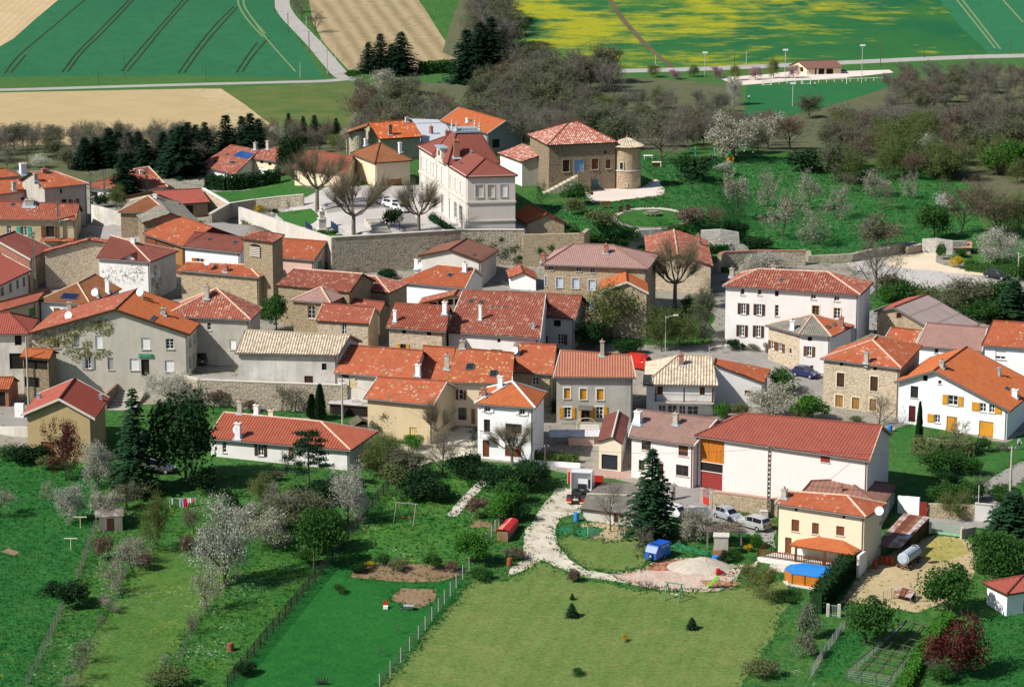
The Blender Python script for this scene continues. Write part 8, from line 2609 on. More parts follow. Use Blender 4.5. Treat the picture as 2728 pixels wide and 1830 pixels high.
def car(label,pos,fwd,mat,L=3.9,W=1.66,H=1.43,style='hatch',cat='car',group=None,name='parked_car'):
 0
 f=V3((fwd.x,fwd.y,0)).normalized()
 lft=V3((-f.y,f.x,0))
 rt=root(name,pos,label,cat,group)
 def P(x,y,z): return pos+f*x+lft*y+UPV*z
 k=L/3.9
 if style=='hatch':
  belt=[(-1.90,.62),(-1.84,.86),(-1.45,.92),(-.4,.90),(.75,.88),(1.35,.80),(1.80,.66),(1.95,.50)]
  cab=[(-1.72,.90),(-1.38,1.36),(-.7,1.43),(-.05,1.42),(.45,1.30),(1.02,.86)]
 elif style=='estate':
  belt=[(-1.93,.60),(-1.90,.88),(-1.5,.93),(-.4,.91),(.70,.89),(1.30,.82),(1.78,.68),(1.95,.50)]
  cab=[(-1.86,.90),(-1.68,1.38),(-.9,1.46),(0.,1.44),(.42,1.30),(1.00,.87)]
 else:
  belt=[(-1.93,.60),(-1.93,1.),(-1.5,1.02),(-.4,1.02),(.70,1.),(1.20,.95),(1.70,.84),(1.93,.52)]
  cab=[(-1.93,1.),(-1.90,1.76),(-.9,1.82),(.3,1.80),(.85,1.55),(1.35,.96)]
 hs_=H/1.43 if style!='van' else H/1.82
 hw=W/2
 mb=MB()
 rings=[]
 for x,zb in belt:
  e=.90 if abs(x)>1.8 else 1.
  lo=.24 if abs(x)<1.8 else .34
  y0=hw*e
  zz=zb*hs_
  rings.append([P(x*k,-y0*.93,lo),P(x*k,-y0,lo+(zz-lo)*.45),P(x*k,-y0*.95,zz),P(x*k,y0*.95,zz),P(x*k,y0,lo+(zz-lo)*.45),P(x*k,y0*.93,lo)])
 for i in range(len(rings)-1):
  for j in range(6):
   mb.face([rings[i][j],rings[i+1][j],rings[i+1][(j+1)%6],rings[i][(j+1)%6]])
 mb.face(rings[0])
 mb.face(rings[-1][::-1])
 cr_=[]
 for x,z in cab:
  y0=hw*(.90 if z<1.02 else .72+.1*(1.46-min(1.46,z)))
  cr_.append([P(x*k,-y0,z*hs_),P(x*k,y0,z*hs_)])
 bz=[b for b in cab]
 for i in range(len(cab)-1):
  mb.face([cr_[i][0],cr_[i+1][0],cr_[i+1][1],cr_[i][1]])
 for s in (0,1):
  lowz=cab[0][1]*hs_-.06
  side=[c[s] for c in cr_]
  foot=[P(cab[0][0]*k,(1 if s else -1)*hw*.92,lowz),P(cab[-1][0]*k,(1 if s else -1)*hw*.92,lowz)]
  for i in range(len(side)-1):
   fa=foot[0]+(foot[1]-foot[0])*((cab[i][0]-cab[0][0])/(cab[-1][0]-cab[0][0]))
   fb=foot[0]+(foot[1]-foot[0])*((cab[i+1][0]-cab[0][0])/(cab[-1][0]-cab[0][0]))
   mb.face([side[i],side[i+1],fb,fa])
 body=mb.bd('body',mat,rt,smooth=False)
 out=.012
 def quad(nm,pts,m):
  q=MB()
  n=(pts[1]-pts[0]).cross(pts[2]-pts[0]).normalized()
  if n.dot(pts[0]-P(0,0,.7))<0:n=-n
  q.face([p_+n*out for p_ in pts])
  return q.bd(nm,m,rt)
 def lerp(a_,b_,t): return a_+(b_-a_)*t
 a0,a1=cr_[-1],cr_[-2]
 ins_= lambda A,B,t:(lerp(A[0],B[0],t)+(A[1]-A[0]).normalized()*.09,lerp(A[1],B[1],t)-(A[1]-A[0]).normalized()*.09)
 p,q=ins_(a0,a1,.08),ins_(a0,a1,.93)
 quad('windscreen',[p[0],p[1],q[1],q[0]],M_CARGLASS)
 p,q=ins_(cr_[0],cr_[1],.15),ins_(cr_[0],cr_[1],.9)
 quad('rear_window',[p[0],p[1],q[1],q[0]],M_CARGLASS)
 for s in (0,1):
  top=[c[s] for c in cr_]
  y_=(1 if s else -1)*hw*.91
  segs=((cab[1][0]+.02,-.62),(-.56,.12),(.18,cab[-1][0]-.22)) if style!='van' else ((.35,cab[-1][0]-.15),)
  for xa,xb in segs:
   def ztop(x):
    for i in range(len(cab)-1):
     if cab[i][0]<=x<=cab[i+1][0]:
      return cab[i][1]+(cab[i+1][1]-cab[i][1])*(x-cab[i][0])/(cab[i+1][0]-cab[i][0])
    return 1.
   def sp(x,t):
    zt_,z0_=ztop(x)*hs_,(cab[0][1]+.03)*hs_
    z=z0_+(zt_-.05-z0_)*t
    yt=hw*(.72+.1*(1.46-min(1.46,ztop(x))))
    fr=(z-cab[0][1]*hs_+.06)/max(.05,zt_-cab[0][1]*hs_+.06)
    return P(x*k,(1 if s else -1)*(hw*.92+(yt-hw*.92)*fr),z)
   quad('side_window',[sp(xa,0),sp(xb,0),sp(xb,1),sp(xa,1)],M_CARGLASS)
 for sx,nm,m in ((1,'headlight',M_LAMP),(-1,'taillight',M_TAIL)):
  for sy in (-1,1):
   q=MB()
   x=(1.80 if sx>0 else -1.90)*k
   q.box(P(x,sy*hw*.62-.14,.56*hs_),f*(.10*sx),lft*.28,UPV*(.14 if sx>0 else .26))
   q.bd(nm,m,rt)
 for sx in (-1,1):
  q=MB()
  q.box(P(1.86*k*sx,-hw*.86,.30),f*(.12*sx),lft*(hw*1.72),UPV*.2)
  q.bd('bumper',mat,rt)
 for sx in (-1.22,1.24):
  for sy in (-1,1):wheel(rt,P(sx*k,sy*(hw-.08),.30),lft*sy)
 return rt
def car_px(label,c,rear,front,mat,side='near',**kw):
 0
 a_,b_=gnd(c,rear),gnd(c,front)
 d=b_-a_
 d.z=0
 f=d.normalized()
 n=V3((-f.y,f.x,0))
 if n.y<0:n=-n
 hw=kw.get('W',1.66)/2-.08
 m=(a_+b_)/2+n*hw
 return car(label,gxy(m.x,m.y),f,mat,**kw)
P_SILVER=paint('silver_paint',(.42,.45,.50),.35)
P_SILVER2=paint('pale_silver_paint',(.50,.51,.52),.35)
car_px('silver blue three-door hatchback parked along the tan rubble wall','T',(815,697),(945,752),P_SILVER,L=3.85)
car_px('pale silver estate car with roof rails parked behind the hatchback','T',(1205,838),(1058,792),P_SILVER2,L=4.6,W=1.76,H=1.5,style='estate')
car_px('dark blue hatchback by the fresh green bush tree','N',(2190,400),(2312,428),paint('navy_paint',(.012,.02,.10)),L=3.8)
car_px('black hatchback parked by the gravel square hedge','L',(1968,940),(2092,964),paint('black_green_paint',(.012,.02,.022)),L=4.)
g=[(2040,1175,2140,1195),(2120,1215,2220,1240),(1960,1140,2050,1160)]
for i,q in enumerate(g):
 car_px(('nearest','middle','farthest')[(1,0,2)[i]]+' of three white cars behind the plane trees','F',q[:2],q[2:],paint('white_car_paint',(.62,.63,.63)),L=4.,group='white cars on the town hall square')
car_px('dark old van standing in shade beside the sign house','I',(2240,1010),(2120,1075),paint('dark_van_paint',(.03,.03,.03)),style='van',L=4.2,H=1.9)
car_px('red van showing between yellow-shuttered house and balcony house','N',(525,335),(580,345),paint('red_van_paint',(.50,.02,.01)),style='van',L=4.2,H=2.1)
car_px('white car half hidden behind the green spruce','T',(300,690),(400,720),paint('white_car_paint',(.62,.63,.63)),L=4.1)
car_px('dark car under the trees by the low white house','Q',(1590,1165),(1660,1175),paint('dark_grey_paint',(.05,.055,.06)),L=4.)
g0,g1=gnd('S',(1085,560)),gnd('S',(1205,570))
cb=gnd('S',(1220,425))
mid=(g0+g1)/2
f=V3((cb.x-mid.x,cb.y-mid.y,0)).normalized()
lf=V3((-f.y,f.x,0))
rt=root('lorry',mid,'white lorry tractor unit seen from behind with bare black chassis','lorry')
def Pl(x,y,z): return mid+f*x+lf*y+UPV*z
mb=MB()
for y_ in (-.5,.35):mb.box(Pl(-.4,y_,.75),f*5.6,lf*.15,UPV*.22)
for x_ in (0,1.2,2.6):mb.box(Pl(x_,-.5,.8),f*.15,lf*1.,UPV*.12)
mb.box(Pl(.5,-.45,.95),f*1.1,lf*.9,UPV*.18)
mb.box(Pl(2.3,-.95,.55),f*1.,lf*.45,UPV*.5)
mb.box(Pl(2.3,.5,.55),f*1.,lf*.45,UPV*.5)
mb.bd('chassis',MBL,rt)
mb=MB()
cy_=3.9
hcab=3.1
prof=[(cy_,.7),(cy_,hcab-.1),(cy_+.3,hcab),(cy_+1.6,hcab-.15),(cy_+2.,1.9),(cy_+2.05,.7)]
for s in (-1,1):mb.face([Pl(x,s*1.22,z) for x,z in (prof if s<0 else prof[::-1])])
for i in range(len(prof)):
 a_,b_=prof[i],prof[(i+1)%len(prof)]
 mb.face([Pl(a_[0],-1.22,a_[1]),Pl(a_[0],1.22,a_[1]),Pl(b_[0],1.22,b_[1]),Pl(b_[0],-1.22,b_[1])])
for s in (-1,1):mb.box(Pl(cy_-.55,s*1.22-.05,.8),f*.55,lf*.1,UPV*(hcab-.8))
mb.box(Pl(cy_-.55,-1.27,hcab-.12),f*.6,lf*2.54,UPV*.14)
cabo=mb.bd('cab',paint('white_lorry_paint',(.74,.75,.76)),rt)
mb=MB()
mb.box(Pl(cy_-.1,-.55,.9),f*.08,lf*1.,UPV*.6)
mb.box(Pl(cy_-.1,-1.05,1.),f*.08,lf*.3,UPV*1.1)
mb.bd('cab_back_equipment',MBL,cabo)
mb=MB()
mb.box(Pl(cy_+2.03,-1.,1.75),f*.04,lf*2.,UPV*.75)
mb.bd('windscreen',M_CARGLASS,cabo)
for s in (-1,1):
 for x_,y_ in ((.5,.95),(.5,.68),(4.9,1.)):wheel(rt,Pl(x_,s*y_,.5),lf*s,.5,.28)
 mb=MB()
 for k in range(7):
  a0,a1=pi*(k-.5)/6,pi*(k+.5)/6
  mb.face([Pl(.5+cos(a0)*.6,s*1.12,.5+sin(a0)*.6),Pl(.5+cos(a1)*.6,s*1.12,.5+sin(a1)*.6),Pl(.5+cos(a1)*.6,s*.5,.5+sin(a1)*.6),Pl(.5+cos(a0)*.6,s*.5,.5+sin(a0)*.6)])
 mb.bd('mudguard',MBL,rt)
 mb=MB()
 mb.box(Pl(-.22,s*.8-.3,.45),f*.08,lf*.6,UPV*.35)
 mb.bd('taillight',M_TAIL,rt)
 mb=MB()
 mb.box(Pl(-.24,s*.8-.3,.30),f*.08,lf*.6,UPV*.13)
 mb.bd('bumper',M_YELLOWP if 'M_YELLOWP' in globals() else MCR,rt)
for (x0,x1,yt,yb,lb) in ((1062,1112,228,350,'red sheet metal gate leaf left of the lorry'),(1342,1428,262,365,'red sheet metal gate leaf right of the lorry')):
 a_,b_=gnd('S',(x0,yb)),gnd('S',(x1,yb+6))
 z1=on_y('S',(x0,yt),a_.y).z
 rt=root('red_gate',a_,lb,'gate')
 mb=MB()
 d=V3((b_.x-a_.x,b_.y-a_.y,0))
 mb.box((a_.x,a_.y,a_.z+.05),d,(0,.05,0),(0,0,z1-a_.z))
 mb.bd('sheet',M_REDP,rt)
 for e_ in (a_,b_):
  mb=MB()
  mb.cbx((e_.x,e_.y+.1,e_.z-.2),.14,.14,z1-a_.z+.35)
  mb.bd('post',MCR,rt)
p0,p1,p2=gnd('S',(1895,1165)),gnd('S',(1975,1170)),gnd('S',(2070,1120))
f=(p2-p1)
f.z=0
LT=f.length
f.normalize()
rg_=V3((f.y,-f.x,0))
WT=1.45
bs=p1+UPV*.35
zt=on_y('S',(2000,990),p1.y+.5).z
HT=max(1.3,zt-bs.z)
LT=2.9
rt=root('box_trailer',p1,'blue box trailer with sloped front and spare wheel on the rubble yard','trailer')
def Pt(x,y,z): return bs+f*x-rg_*y+UPV*z
prof=[(0,0),(0,HT*.48),(.45,HT*.92),(.6,HT),(LT,HT),(LT,0)]
mb=MB()
mb.face([Pt(x,0,z) for x,z in prof])
mb.face([Pt(x,WT,z) for x,z in prof[::-1]])
for i in range(6):
 a_,b_=prof[i],prof[(i+1)%6]
 mb.face([Pt(a_[0],0,a_[1]),Pt(a_[0],WT,a_[1]),Pt(b_[0],WT,b_[1]),Pt(b_[0],0,b_[1])])
M_BLUET=paint('blue_trailer_paint',(.015,.10,.55))
body=mb.bd('box',M_BLUET,rt)
mb=MB()
mb.box(Pt(.62,.25,HT+.002),f*.35,-rg_*(WT-.5),UPV*.05)
mb.bd('roof_vent',MBL,body)
mb=MB()
for z in (HT*.48,):
 mb.box(Pt(-.02,0,z-.02),f*.03,-rg_*WT,UPV*.04)
mb.box(Pt(-.02,WT*.5-.02,0),f*.03,-rg_*.04,UPV*HT*.48)
mb.bd('trim',MBL,body)
mb=MB()
for s in (0,.75,WT):
 pass
mb.tube([Pt(0,WT*.5,-.08),Pt(-1.,WT*.5,-.08),Pt(-1.1,WT*.5,-.08)],.05,.05,6)
mb.tube([Pt(-.9,WT*.5,-.08),Pt(-.9,WT*.5,-.36)],.03,.03,5)
mb.bd('drawbar',MBL,rt)
wheel(rt,Pt(-.14,WT*.42,.42),-f,.30,.18)
for y_ in (-.02,WT+.02):wheel(rt,Pt(LT*.58,y_,-.07),rg_*(1 if y_<0 else -1),.29,.18)
fc=bpy.data.curves.new('lettering','FONT')
fc.body='MOTOS'
fc.size=.42
fc.extrude=.004
fc.materials.append(MWP)
fo=bpy.data.objects.new('letters',fc)
COL.objects.link(fo)
bpy.context.view_layer.update()
fm_=bpy.data.meshes.new_from_object(fo.evaluated_get(bpy.context.evaluated_depsgraph_get()))
bpy.data.objects.remove(fo)
fo=bpy.data.objects.new('lettering',fm_)
COL.objects.link(fo)
fo.parent=rt
fo.matrix_local=Matrix.Translation(Pt(LT-1.75,-.012,HT*.70)-p1)@Matrix((f,UPV,rg_)).transposed().to_4x4()
a_=gnd('T',(430,800))
b_=gnd('T',(620,830))
f=V3((b_.x-a_.x,b_.y-a_.y,0)).normalized()
lf=V3((-f.y,f.x,0))
rt=root('caravan',a_,'white touring caravan parked behind the short white-budded pollard','caravan')
def Pc(x,y,z): return a_+f*x+lf*y+UPV*z
mb=MB()
prof=[(0,.45),(-.15,1.2),(.15,2.),(.5,2.25),(2.6,2.25),(3.,1.9),(3.25,1.1),(3.1,.45)]
mb.face([Pc(x,0,z) for x,z in prof[::-1]])
mb.face([Pc(x,1.9,z) for x,z in prof])
for i in range(8):
 q,r=prof[i],prof[(i+1)%8]
 mb.face([Pc(q[0],0,q[1]),Pc(r[0],0,r[1]),Pc(r[0],1.9,r[1]),Pc(q[0],1.9,q[1])])
body=mb.bd('body',paint('caravan_paint',(.66,.69,.72)),rt)
for x0,w in ((.35,.8),(1.9,.8)):
 mb=MB()
 mb.box(Pc(x0,-.012,1.2),f*w,lf*.02,UPV*.6)
 mb.bd('window',M_CARGLASS,body)
mb=MB()
mb.box(Pc(1.3,-.012,.5),f*.5,lf*.02,UPV*1.5)
mb.bd('door',MWP,body)
for y_ in (.05,1.85):wheel(rt,Pc(1.6,y_,.3),lf*(-1 if y_<1 else 1))
mb=MB()
mb.tube([Pc(3.1,.3,.45),Pc(4.2,.95,.42)],.04,.04,5)
mb.tube([Pc(3.1,1.6,.45),Pc(4.2,.95,.42)],.04,.04,5)
mb.bd('drawbar',MGU,rt)
g=gnd('T',(690,835))
rt=root('luggage_trailer',g,'small white covered trailer beside the caravan','trailer')
mb=MB()
for k in range(6):
 a0,a1=pi*k/6,pi*(k+1)/6
 q=[g+f*(-.9)+lf*(.55*cos(t))+UPV*(.5+.5*sin(t)) for t in (a0,a1)]
 mb.face([q[0],q[1],q[1]+f*1.8,q[0]+f*1.8])
mb.box(g-f*.9-lf*.55+UPV*.3,f*1.8,lf*1.1,UPV*.3)
for x_ in (-.9,.9):mb.face([g+f*x_+lf*(.55*cos(pi*k/6))+UPV*(.5+.5*sin(pi*k/6)) for k in range(7)])
mb.bd('cover',paint('caravan_paint',(.66,.69,.72)),rt)
for s in (-1,1):wheel(rt,g+lf*(.6*s)+UPV*.25,lf*s,.26,.16)
a_,b_=gnd('U',(612,705)),gnd('U',(672,655))
f=V3((b_.x-a_.x,b_.y-a_.y,0))
f.normalize()
lf=V3((-f.y,f.x,0))
a_=a_-lf*.1
rt=root('water_tank_cart',a_,'pale blue-grey cylindrical tank on a rusty two-axle cart','tank trailer')
r_=.68
c0,c1=a_+lf*0.+UPV*1.25,a_+f*3.6+UPV*1.25
mb=MB()
mb.tube([c0-f*.1,c0,c0+f*.02],r_*.75,r_,18)
mb.tube([c0,c1],r_,r_,18)
mb.tube([c1,c1+f*.12],r_,r_*.7,18)
mb.bd('tank',pln('galvanised_tank',(.40,.46,.52),.5,0,.12),rt)
mb=MB()
mb.cbx(c0+f*3.+UPV*(r_-.05),.4,.4,.15)
mb.bd('hatch',MGU,rt)
mb=MB()
for s in (-.5,.4):mb.box(a_-f*.4+lf*s+UPV*.48,f*4.2,lf*.12,UPV*.14)
for x_ in (-.3,1.1,2.6,3.6):mb.box(a_+f*x_-lf*.7+UPV*.45,f*.14,lf*1.4,UPV*.14)
mb.bd('frame',pln('rusty_iron',(.16,.06,.03),.9,0,.4),rt)
for x_ in (.5,3.):
 for s in (-1,1):wheel(rt,a_+f*x_+lf*(.72*s)+UPV*.32,lf*s,.32,.16)
 # ------------------------------------------------------------------ poles, masts, lamps
M_POLE=pln('pole_concrete',(.42,.38,.31),.9,0,.15,1.5)
M_POLED=pln('weathered_pole_concrete',(.20,.175,.14),.9,0,.2,1.5)
M_POLEW=pln('pole_wood',(.10,.075,.055),.9,0,.2,1.5)
M_POLEG=pln('pole_galvanised',(.50,.50,.48),.5,0,.1,1.5)
def pole(label,c,base,top,kind='round',r=.12,arm=None,lamp=False,name='utility_pole',cat='pole',group=None,iso=True):
 g=gnd(c,base)
 z1=on_y(c,top,g.y).z
 rt=root(name,g,label,cat,group)
 mb=MB()
 if kind=='ladder':
  w=.30
  n=int((z1-g.z)/.55)
  for s in (-1,1):mb.box(g+V3((s*w/2-.05,-.11,-.4)),(.10,0,0),(0,.22,0),(0,0,z1-g.z+.4))
  mb.bd('pole',M_POLED,rt)
  ml=MB()
  for i in range(n+1):
   zz=min(z1-.2,g.z+i*.55)
   ml.box(V3((g.x-w/2+.05,g.y-.07,zz)),(w-.10,0,0),(0,.14,0),(0,0,.34))
  tag(ml.bd('rungs',M_POLED,rt),kind='stuff')
 else:
  mb.tube([g-UPV*.4,V3((g.x,g.y,z1))],r,r*.7,8)
  mb.bd('pole',{'round':M_POLE,'wood':M_POLEW,'metal':M_POLEG}[kind],rt)
 if arm:
  ma=MB()
  ma.box(V3((g.x-arm/2,g.y-.05,z1-.35)),(arm,0,0),(0,.1,0),(0,0,.1))
  a_=ma.bd('crossarm',MGU,rt)
  if iso:
   for k in range(4):
    mi=MB()
    p=V3((g.x-arm*.45+arm*.3*k,g.y,z1-.25))
    mi.tube([p,p+UPV*.2],.05,.035,6)
    mi.bd('insulator',MSL,a_)
 if lamp:
  ml=MB()
  zz=z1-(lamp if lamp is not True else .3)
  ml.tube([V3((g.x,g.y-.1,zz-.3)),V3((g.x+.5,g.y-.2,zz)),V3((g.x+1.1,g.y-.3,zz+.1))],.035,.03,5)
  ar=ml.bd('lamp_arm',M_POLEG,rt)
  mh=MB()
  mh.box(V3((g.x+1.,g.y-.42,zz+.05)),(.7,0,.06),(0,.26,0),(0,0,.16))
  mh.bd('lamp_head',MCR,ar)
 return (rt,V3((g.x,g.y,z1)))
PO={}
PO['a']=pole('tall ladder-like concrete pole left of the dark spruce, nearer the long grey house','E',(955,690),(955,228),'ladder',arm=1.2)[1]
PO['b']=pole('tall ladder-like concrete pole directly left of the dark spruce','E',(1092,560),(1092,200),'ladder',arm=1.2)[1]
PO['c']=pole('ladder-like concrete pole before the red hipped roof','E',(1530,480),(1530,182),'ladder',arm=1.2)[1]
PO['d']=pole('ladder-like concrete pole with street lamp before the turquoise shutters house','E',(618,1010),(622,540),'ladder',lamp=2.9)[1]
PO['e']=pole('ladder-like concrete pole rising from the roofs at the left','E',(368,1560),(380,848),'ladder',arm=.8)[1]
PO['f']=pole('big ladder-like concrete pole beside the tan rubble wall and pink barn','T',(1352,690),(1400,-48),'ladder',arm=.9)[1]
PO['g']=pole('tall round concrete pole in front of the stone porch','I',(298,1475),(316,770),'round',.15)[1]
PO['h']=pole('round concrete lamp pole beside the corrugated lean-to','R',(1608,530),(1625,35),'round',.14,arm=.7,lamp=.2)[1]
pole('thin grey pole rising between bare plane trees','F',(1655,880),(1668,480),'round',.11)
PO['i']=pole('tall concrete pole with transformer box at the right edge','U',(1248,395),(1270,-25),'round',.17,arm=.8)[1]
pole('thin metal pole above the tan rubble wall','U',(1062,415),(1068,205),'metal',.07)
pole('pale street lamp post among the budding trees','K',(828,1500),(835,1090),'metal',.06,name='street_lamp',lamp=.1)
PO['j']=pole('pale round pole beside the parked black car','L',(2275,965),(2292,672),'round',.14,lamp=.5)[1]
pole('metal pole beside the plain orange barn','G',(982,425),(988,238),'metal',.09)
pole('thin pale pole behind the castle roof','C',(425,1180),(427,985),'round',.1)
pole('thin pale pole in front of the right wood','D',(768,1180),(769,985),'round',.1)
PO['k']=pole('dark wooden pole beside the white street wall','S',(830,315),(850,-62),'wood',.16,arm=.8)[1]
pole('thin lamp post on the street behind the canal tile roof','K',(1282,1480),(1284,1410),'metal',.05,name='street_lamp',lamp=.1)
pole('short street lamp beside the gravel square','L',(820,760),(822,625),'metal',.06,name='street_lamp',lamp=.1)
for i,(x,yb,yt,k) in enumerate(((172,112,-30,'wood'),(293,290,118,'wood'),(480,476,280,'wood'),(642,673,440,'round'))):
 pole(('topmost','second','third','lowest')[i]+' pole on the left side of the climbing country road','B',(x,yb),(x+2,yt),k,.16,arm=1.,iso=False,group='poles along the country road')
for i,(x,yb,yt) in enumerate(((455,252,148),(588,381,278),(718,527,385),(908,622,512))):
 pole(('topmost','second','third','lowest')[i]+' white pole between climbing road and sprouting field','B',(x,yb),(x+2,yt),'metal',.12,group='white poles beside the sprouting field')
pole('white pole in the wheat field near the road fork','B',(400,697),(400,558),'metal',.1)
for i,(x,yb,yt) in enumerate(((878,752,600),(1110,697,450),(1830,722,590))):
 pole(('left','middle','right')[i]+' thin dark pole at the foot of the wheat field','A',(x,yb),(x,yt),'wood',.11,arm=.8,iso=False)
for x,yb,yt,k,lb in ((737,612,448,'round','pale pole at the left foot of the rapeseed field'),(683,600,545,'round','short pale post at the left foot of the rapeseed field'),(1290,608,490,'metal','white pole beside the motorcyclist'),(1992,600,415,'wood','brown pole on the far country road above the car park'),(2097,577,460,'metal','white pole on the far country road')):
 pole(lb,'C',(x,yb),(x,yt),k,.12)
for x,yb,yt,lb in ((1060,587,368,'dark wooden pole right of the clubhouse'),(1450,516,420,'thin wooden pole far along the country road'),(2212,482,358,'thin wooden pole at the right end of the country road')):
 pole(lb,'D',(x,yb),(x+3,yt),'wood',.14,arm=.8,iso=False)
def floodlight(label,c,base,top):
 rt,t=pole(label,c,base,top,'metal',.13,name='floodlight',cat='floodlight',group='floodlights of the football pitch')
 mb=MB()
 mb.box(t+V3((-.9,-.2,-.2)),(1.8,0,0),(0,.3,0),(0,0,.55))
 mb.bd('lamp_head',MWP,rt)
floodlight('floodlight mast left on the gravel car park','C',(1728,690),(1732,472))
floodlight('floodlight mast beside the clubhouse','D',(210,728),(218,448))
floodlight('floodlight mast right of the clubhouse','D',(893,745),(908,408))
floodlight('floodlight mast on the near side of the pitch','D',(278,945),(288,745))
def wire(a_,b_,sag=.8,n=8):
 pts=[a_+(b_-a_)*(i/n)-UPV*(sag*4*(i/n)*(1-i/n)) for i in range(n+1)]
 mb=MB()
 mb.tube(pts,.018,.018,3,0, False)
 o=mb.bd('power_line',MBL)
 return o
WL=(('d','e','power line between the lamp pole and the left roof pole'),('a','b','power line between the two poles by the dark spruce'),('b','c','power line from the dark spruce pole to the red hipped roof pole'),('f','k','power line from the big barn pole to the dark wooden pole'),('h','k','power line from the lean-to pole to the dark wooden pole'),('d','a','power line from the lamp pole to the long grey house pole'),('f','i','power line from the big barn pole to the right edge pole'))
for p,q,lb in WL:tag(wire(PO[p]-UPV*.2,PO[q]-UPV*.2),lb,'power line')
# ------------------------------------------------------------------ fences
def fence(label,c,pts,ht=1.3,gap=2.2,post=M_POLE,mesh=MGU,pr_=.05,rows=6,cols=.28,wr=.012):
 P=[]
 for a_,b_ in zip(pts[:-1],pts[1:]):
  g0,g1=gnd(c,a_),gnd(c,b_)
  n=max(1,int((g1-g0).length/gap))
  for i in range(n):P.append(gxy(g0.x+(g1.x-g0.x)*i/n,g0.y+(g1.y-g0.y)*i/n))
 g1=gnd(c,pts[-1])
 P.append(g1)
 rt=root('wire_fence',P[0],label,'fence')
 for p in P:
  mb=MB()
  mb.tube([p-UPV*.3,p+UPV*(ht+.1)],pr_,pr_,5)
  mb.bd('post',post,rt)
 mb=MB()
 for a_,b_ in zip(P[:-1],P[1:]):
  for k in range(rows):
   z=UPV*(.06+(ht-.08)*k/(rows-1))
   mb.tube([a_+z,b_+z],wr,wr,3,0, False)
  m=int((b_-a_).length/cols)
  for k in range(1,m):
   q=a_+(b_-a_)*(k/m)
   mb.tube([q+UPV*.05,q+UPV*ht],wr,wr,3,0, False)
 tag(mb.bd('wire_mesh',mesh,rt),kind='stuff')
fence('long left garden fence with pale concrete posts beside the left meadow','W',[(435,178),(405,260),(378,345),(350,420)],1.4,1.8,M_POLED,MGU,.045,6,.3,.009)
fence('lower part of the left garden fence below the dark bush','W',[(298,520),(245,640),(185,775),(120,905)],1.4,1.8,M_POLED,MGU,.045,6,.3,.009)
fence('long dark wire fence running down between orchard and lush lawn','X',[(735,8),(640,120),(510,300),(350,490),(160,720),(10,905)],1.5,2.,MBL,MBL,.05,9,.16,.013)
fence('wire fence with pale posts between lush lawn and mown lawn','X',[(1098,372),(1040,450),(960,560),(870,685),(790,785),(695,905)],1.5,2.3,M_POLEG,MGU,.04,6,.3,.008)
fence('short wire fence beside the red tarpaulin woodpile','S',[(385,735),(270,900),(165,1050)],1.3,1.6,M_POLEG,MGU,.045)
fence('low crooked orchard fence of thin dark posts','W',[(990,450),(905,575),(860,660),(805,785)],1.,2.,M_POLEW,MGU,.045,4,.6)
fence('leaning wire fence beside the mown lawn corner','V',[(272,545),(200,640),(130,740),(72,838)],1.1,1.3,W_GREY,MGS,.05)
fence('wire fence of the hen run before the truck shed','S',[(1270,905),(1465,945),(1600,945),(1700,830)],1.3,1.6,M_POLEG,MGU,.035)
fence('old fence of grey stakes behind the sheet metal shelter','V',[(450,400),(550,360),(700,385),(790,385),(860,430)],1.,1.2,W_GREY,MGU,.05,4,.5)
fence('dark railing on the white street wall','S',[(720,92),(950,108),(1185,125)],1.2,1.5,M_IRON,M_IRON,.03,2,.14,.02)
def railing(label,c,pts,ht,mat,gap=.14,name='railing',cat='railing',posts=1.6):
 P=[gnd(c,p) if len(p)==2 else V3(p) for p in pts]
 rt=root(name,P[0],label,cat)
 mb=MB()
 for a_,b_ in zip(P[:-1],P[1:]):
  d=b_-a_
  n=max(2,int(d.length/gap))
  for i in range(n):mb.tube([a_+d*(i/n)+UPV*.08,a_+d*(i/n)+UPV*ht],.014,.014,4,0, False)
  for z in (.1,ht):mb.tube([a_+UPV*z,b_+UPV*z],.025,.025,4)
 tag(mb.bd('bars',mat,rt),kind='stuff')
 for a_,b_ in zip(P[:-1],P[1:]):
  n=max(1,int((b_-a_).length/posts))
  for i in range(n+1):
   mp=MB()
   p=a_+(b_-a_)*(i/n)
   mp.tube([p-UPV*.2,p+UPV*(ht+.12)],.045,.045,6)
   mp.bd('post',mat,rt)
 return rt
M_NAVY=pln('navy_iron',(.03,.05,.12),.5)
railing('navy railing left of the stone monument','F',[(1225,1395),(1292,1452)],1.2,M_NAVY)
railing('navy railing right of the stone monument','F',[(1490,1398),(1562,1448)],1.2,M_NAVY)
railing('blue railing down the side of the square steps','F',[(2140,1400),(2260,1478)],1.3,M_NAVY)
railing('thin guard rail on the terrace wall of the canal tile house','R',[(60,88),(350,105),(760,118)],.9,M_POLEG,1.2,posts=2.4)
railing('rust coloured railing on the terrace wall of the yellow-shuttered house','M',[(1280,1350),(1530,1375),(1860,1408),(1990,1425)],1.1,pln('rust_railing',(.28,.10,.05),.7),.16)
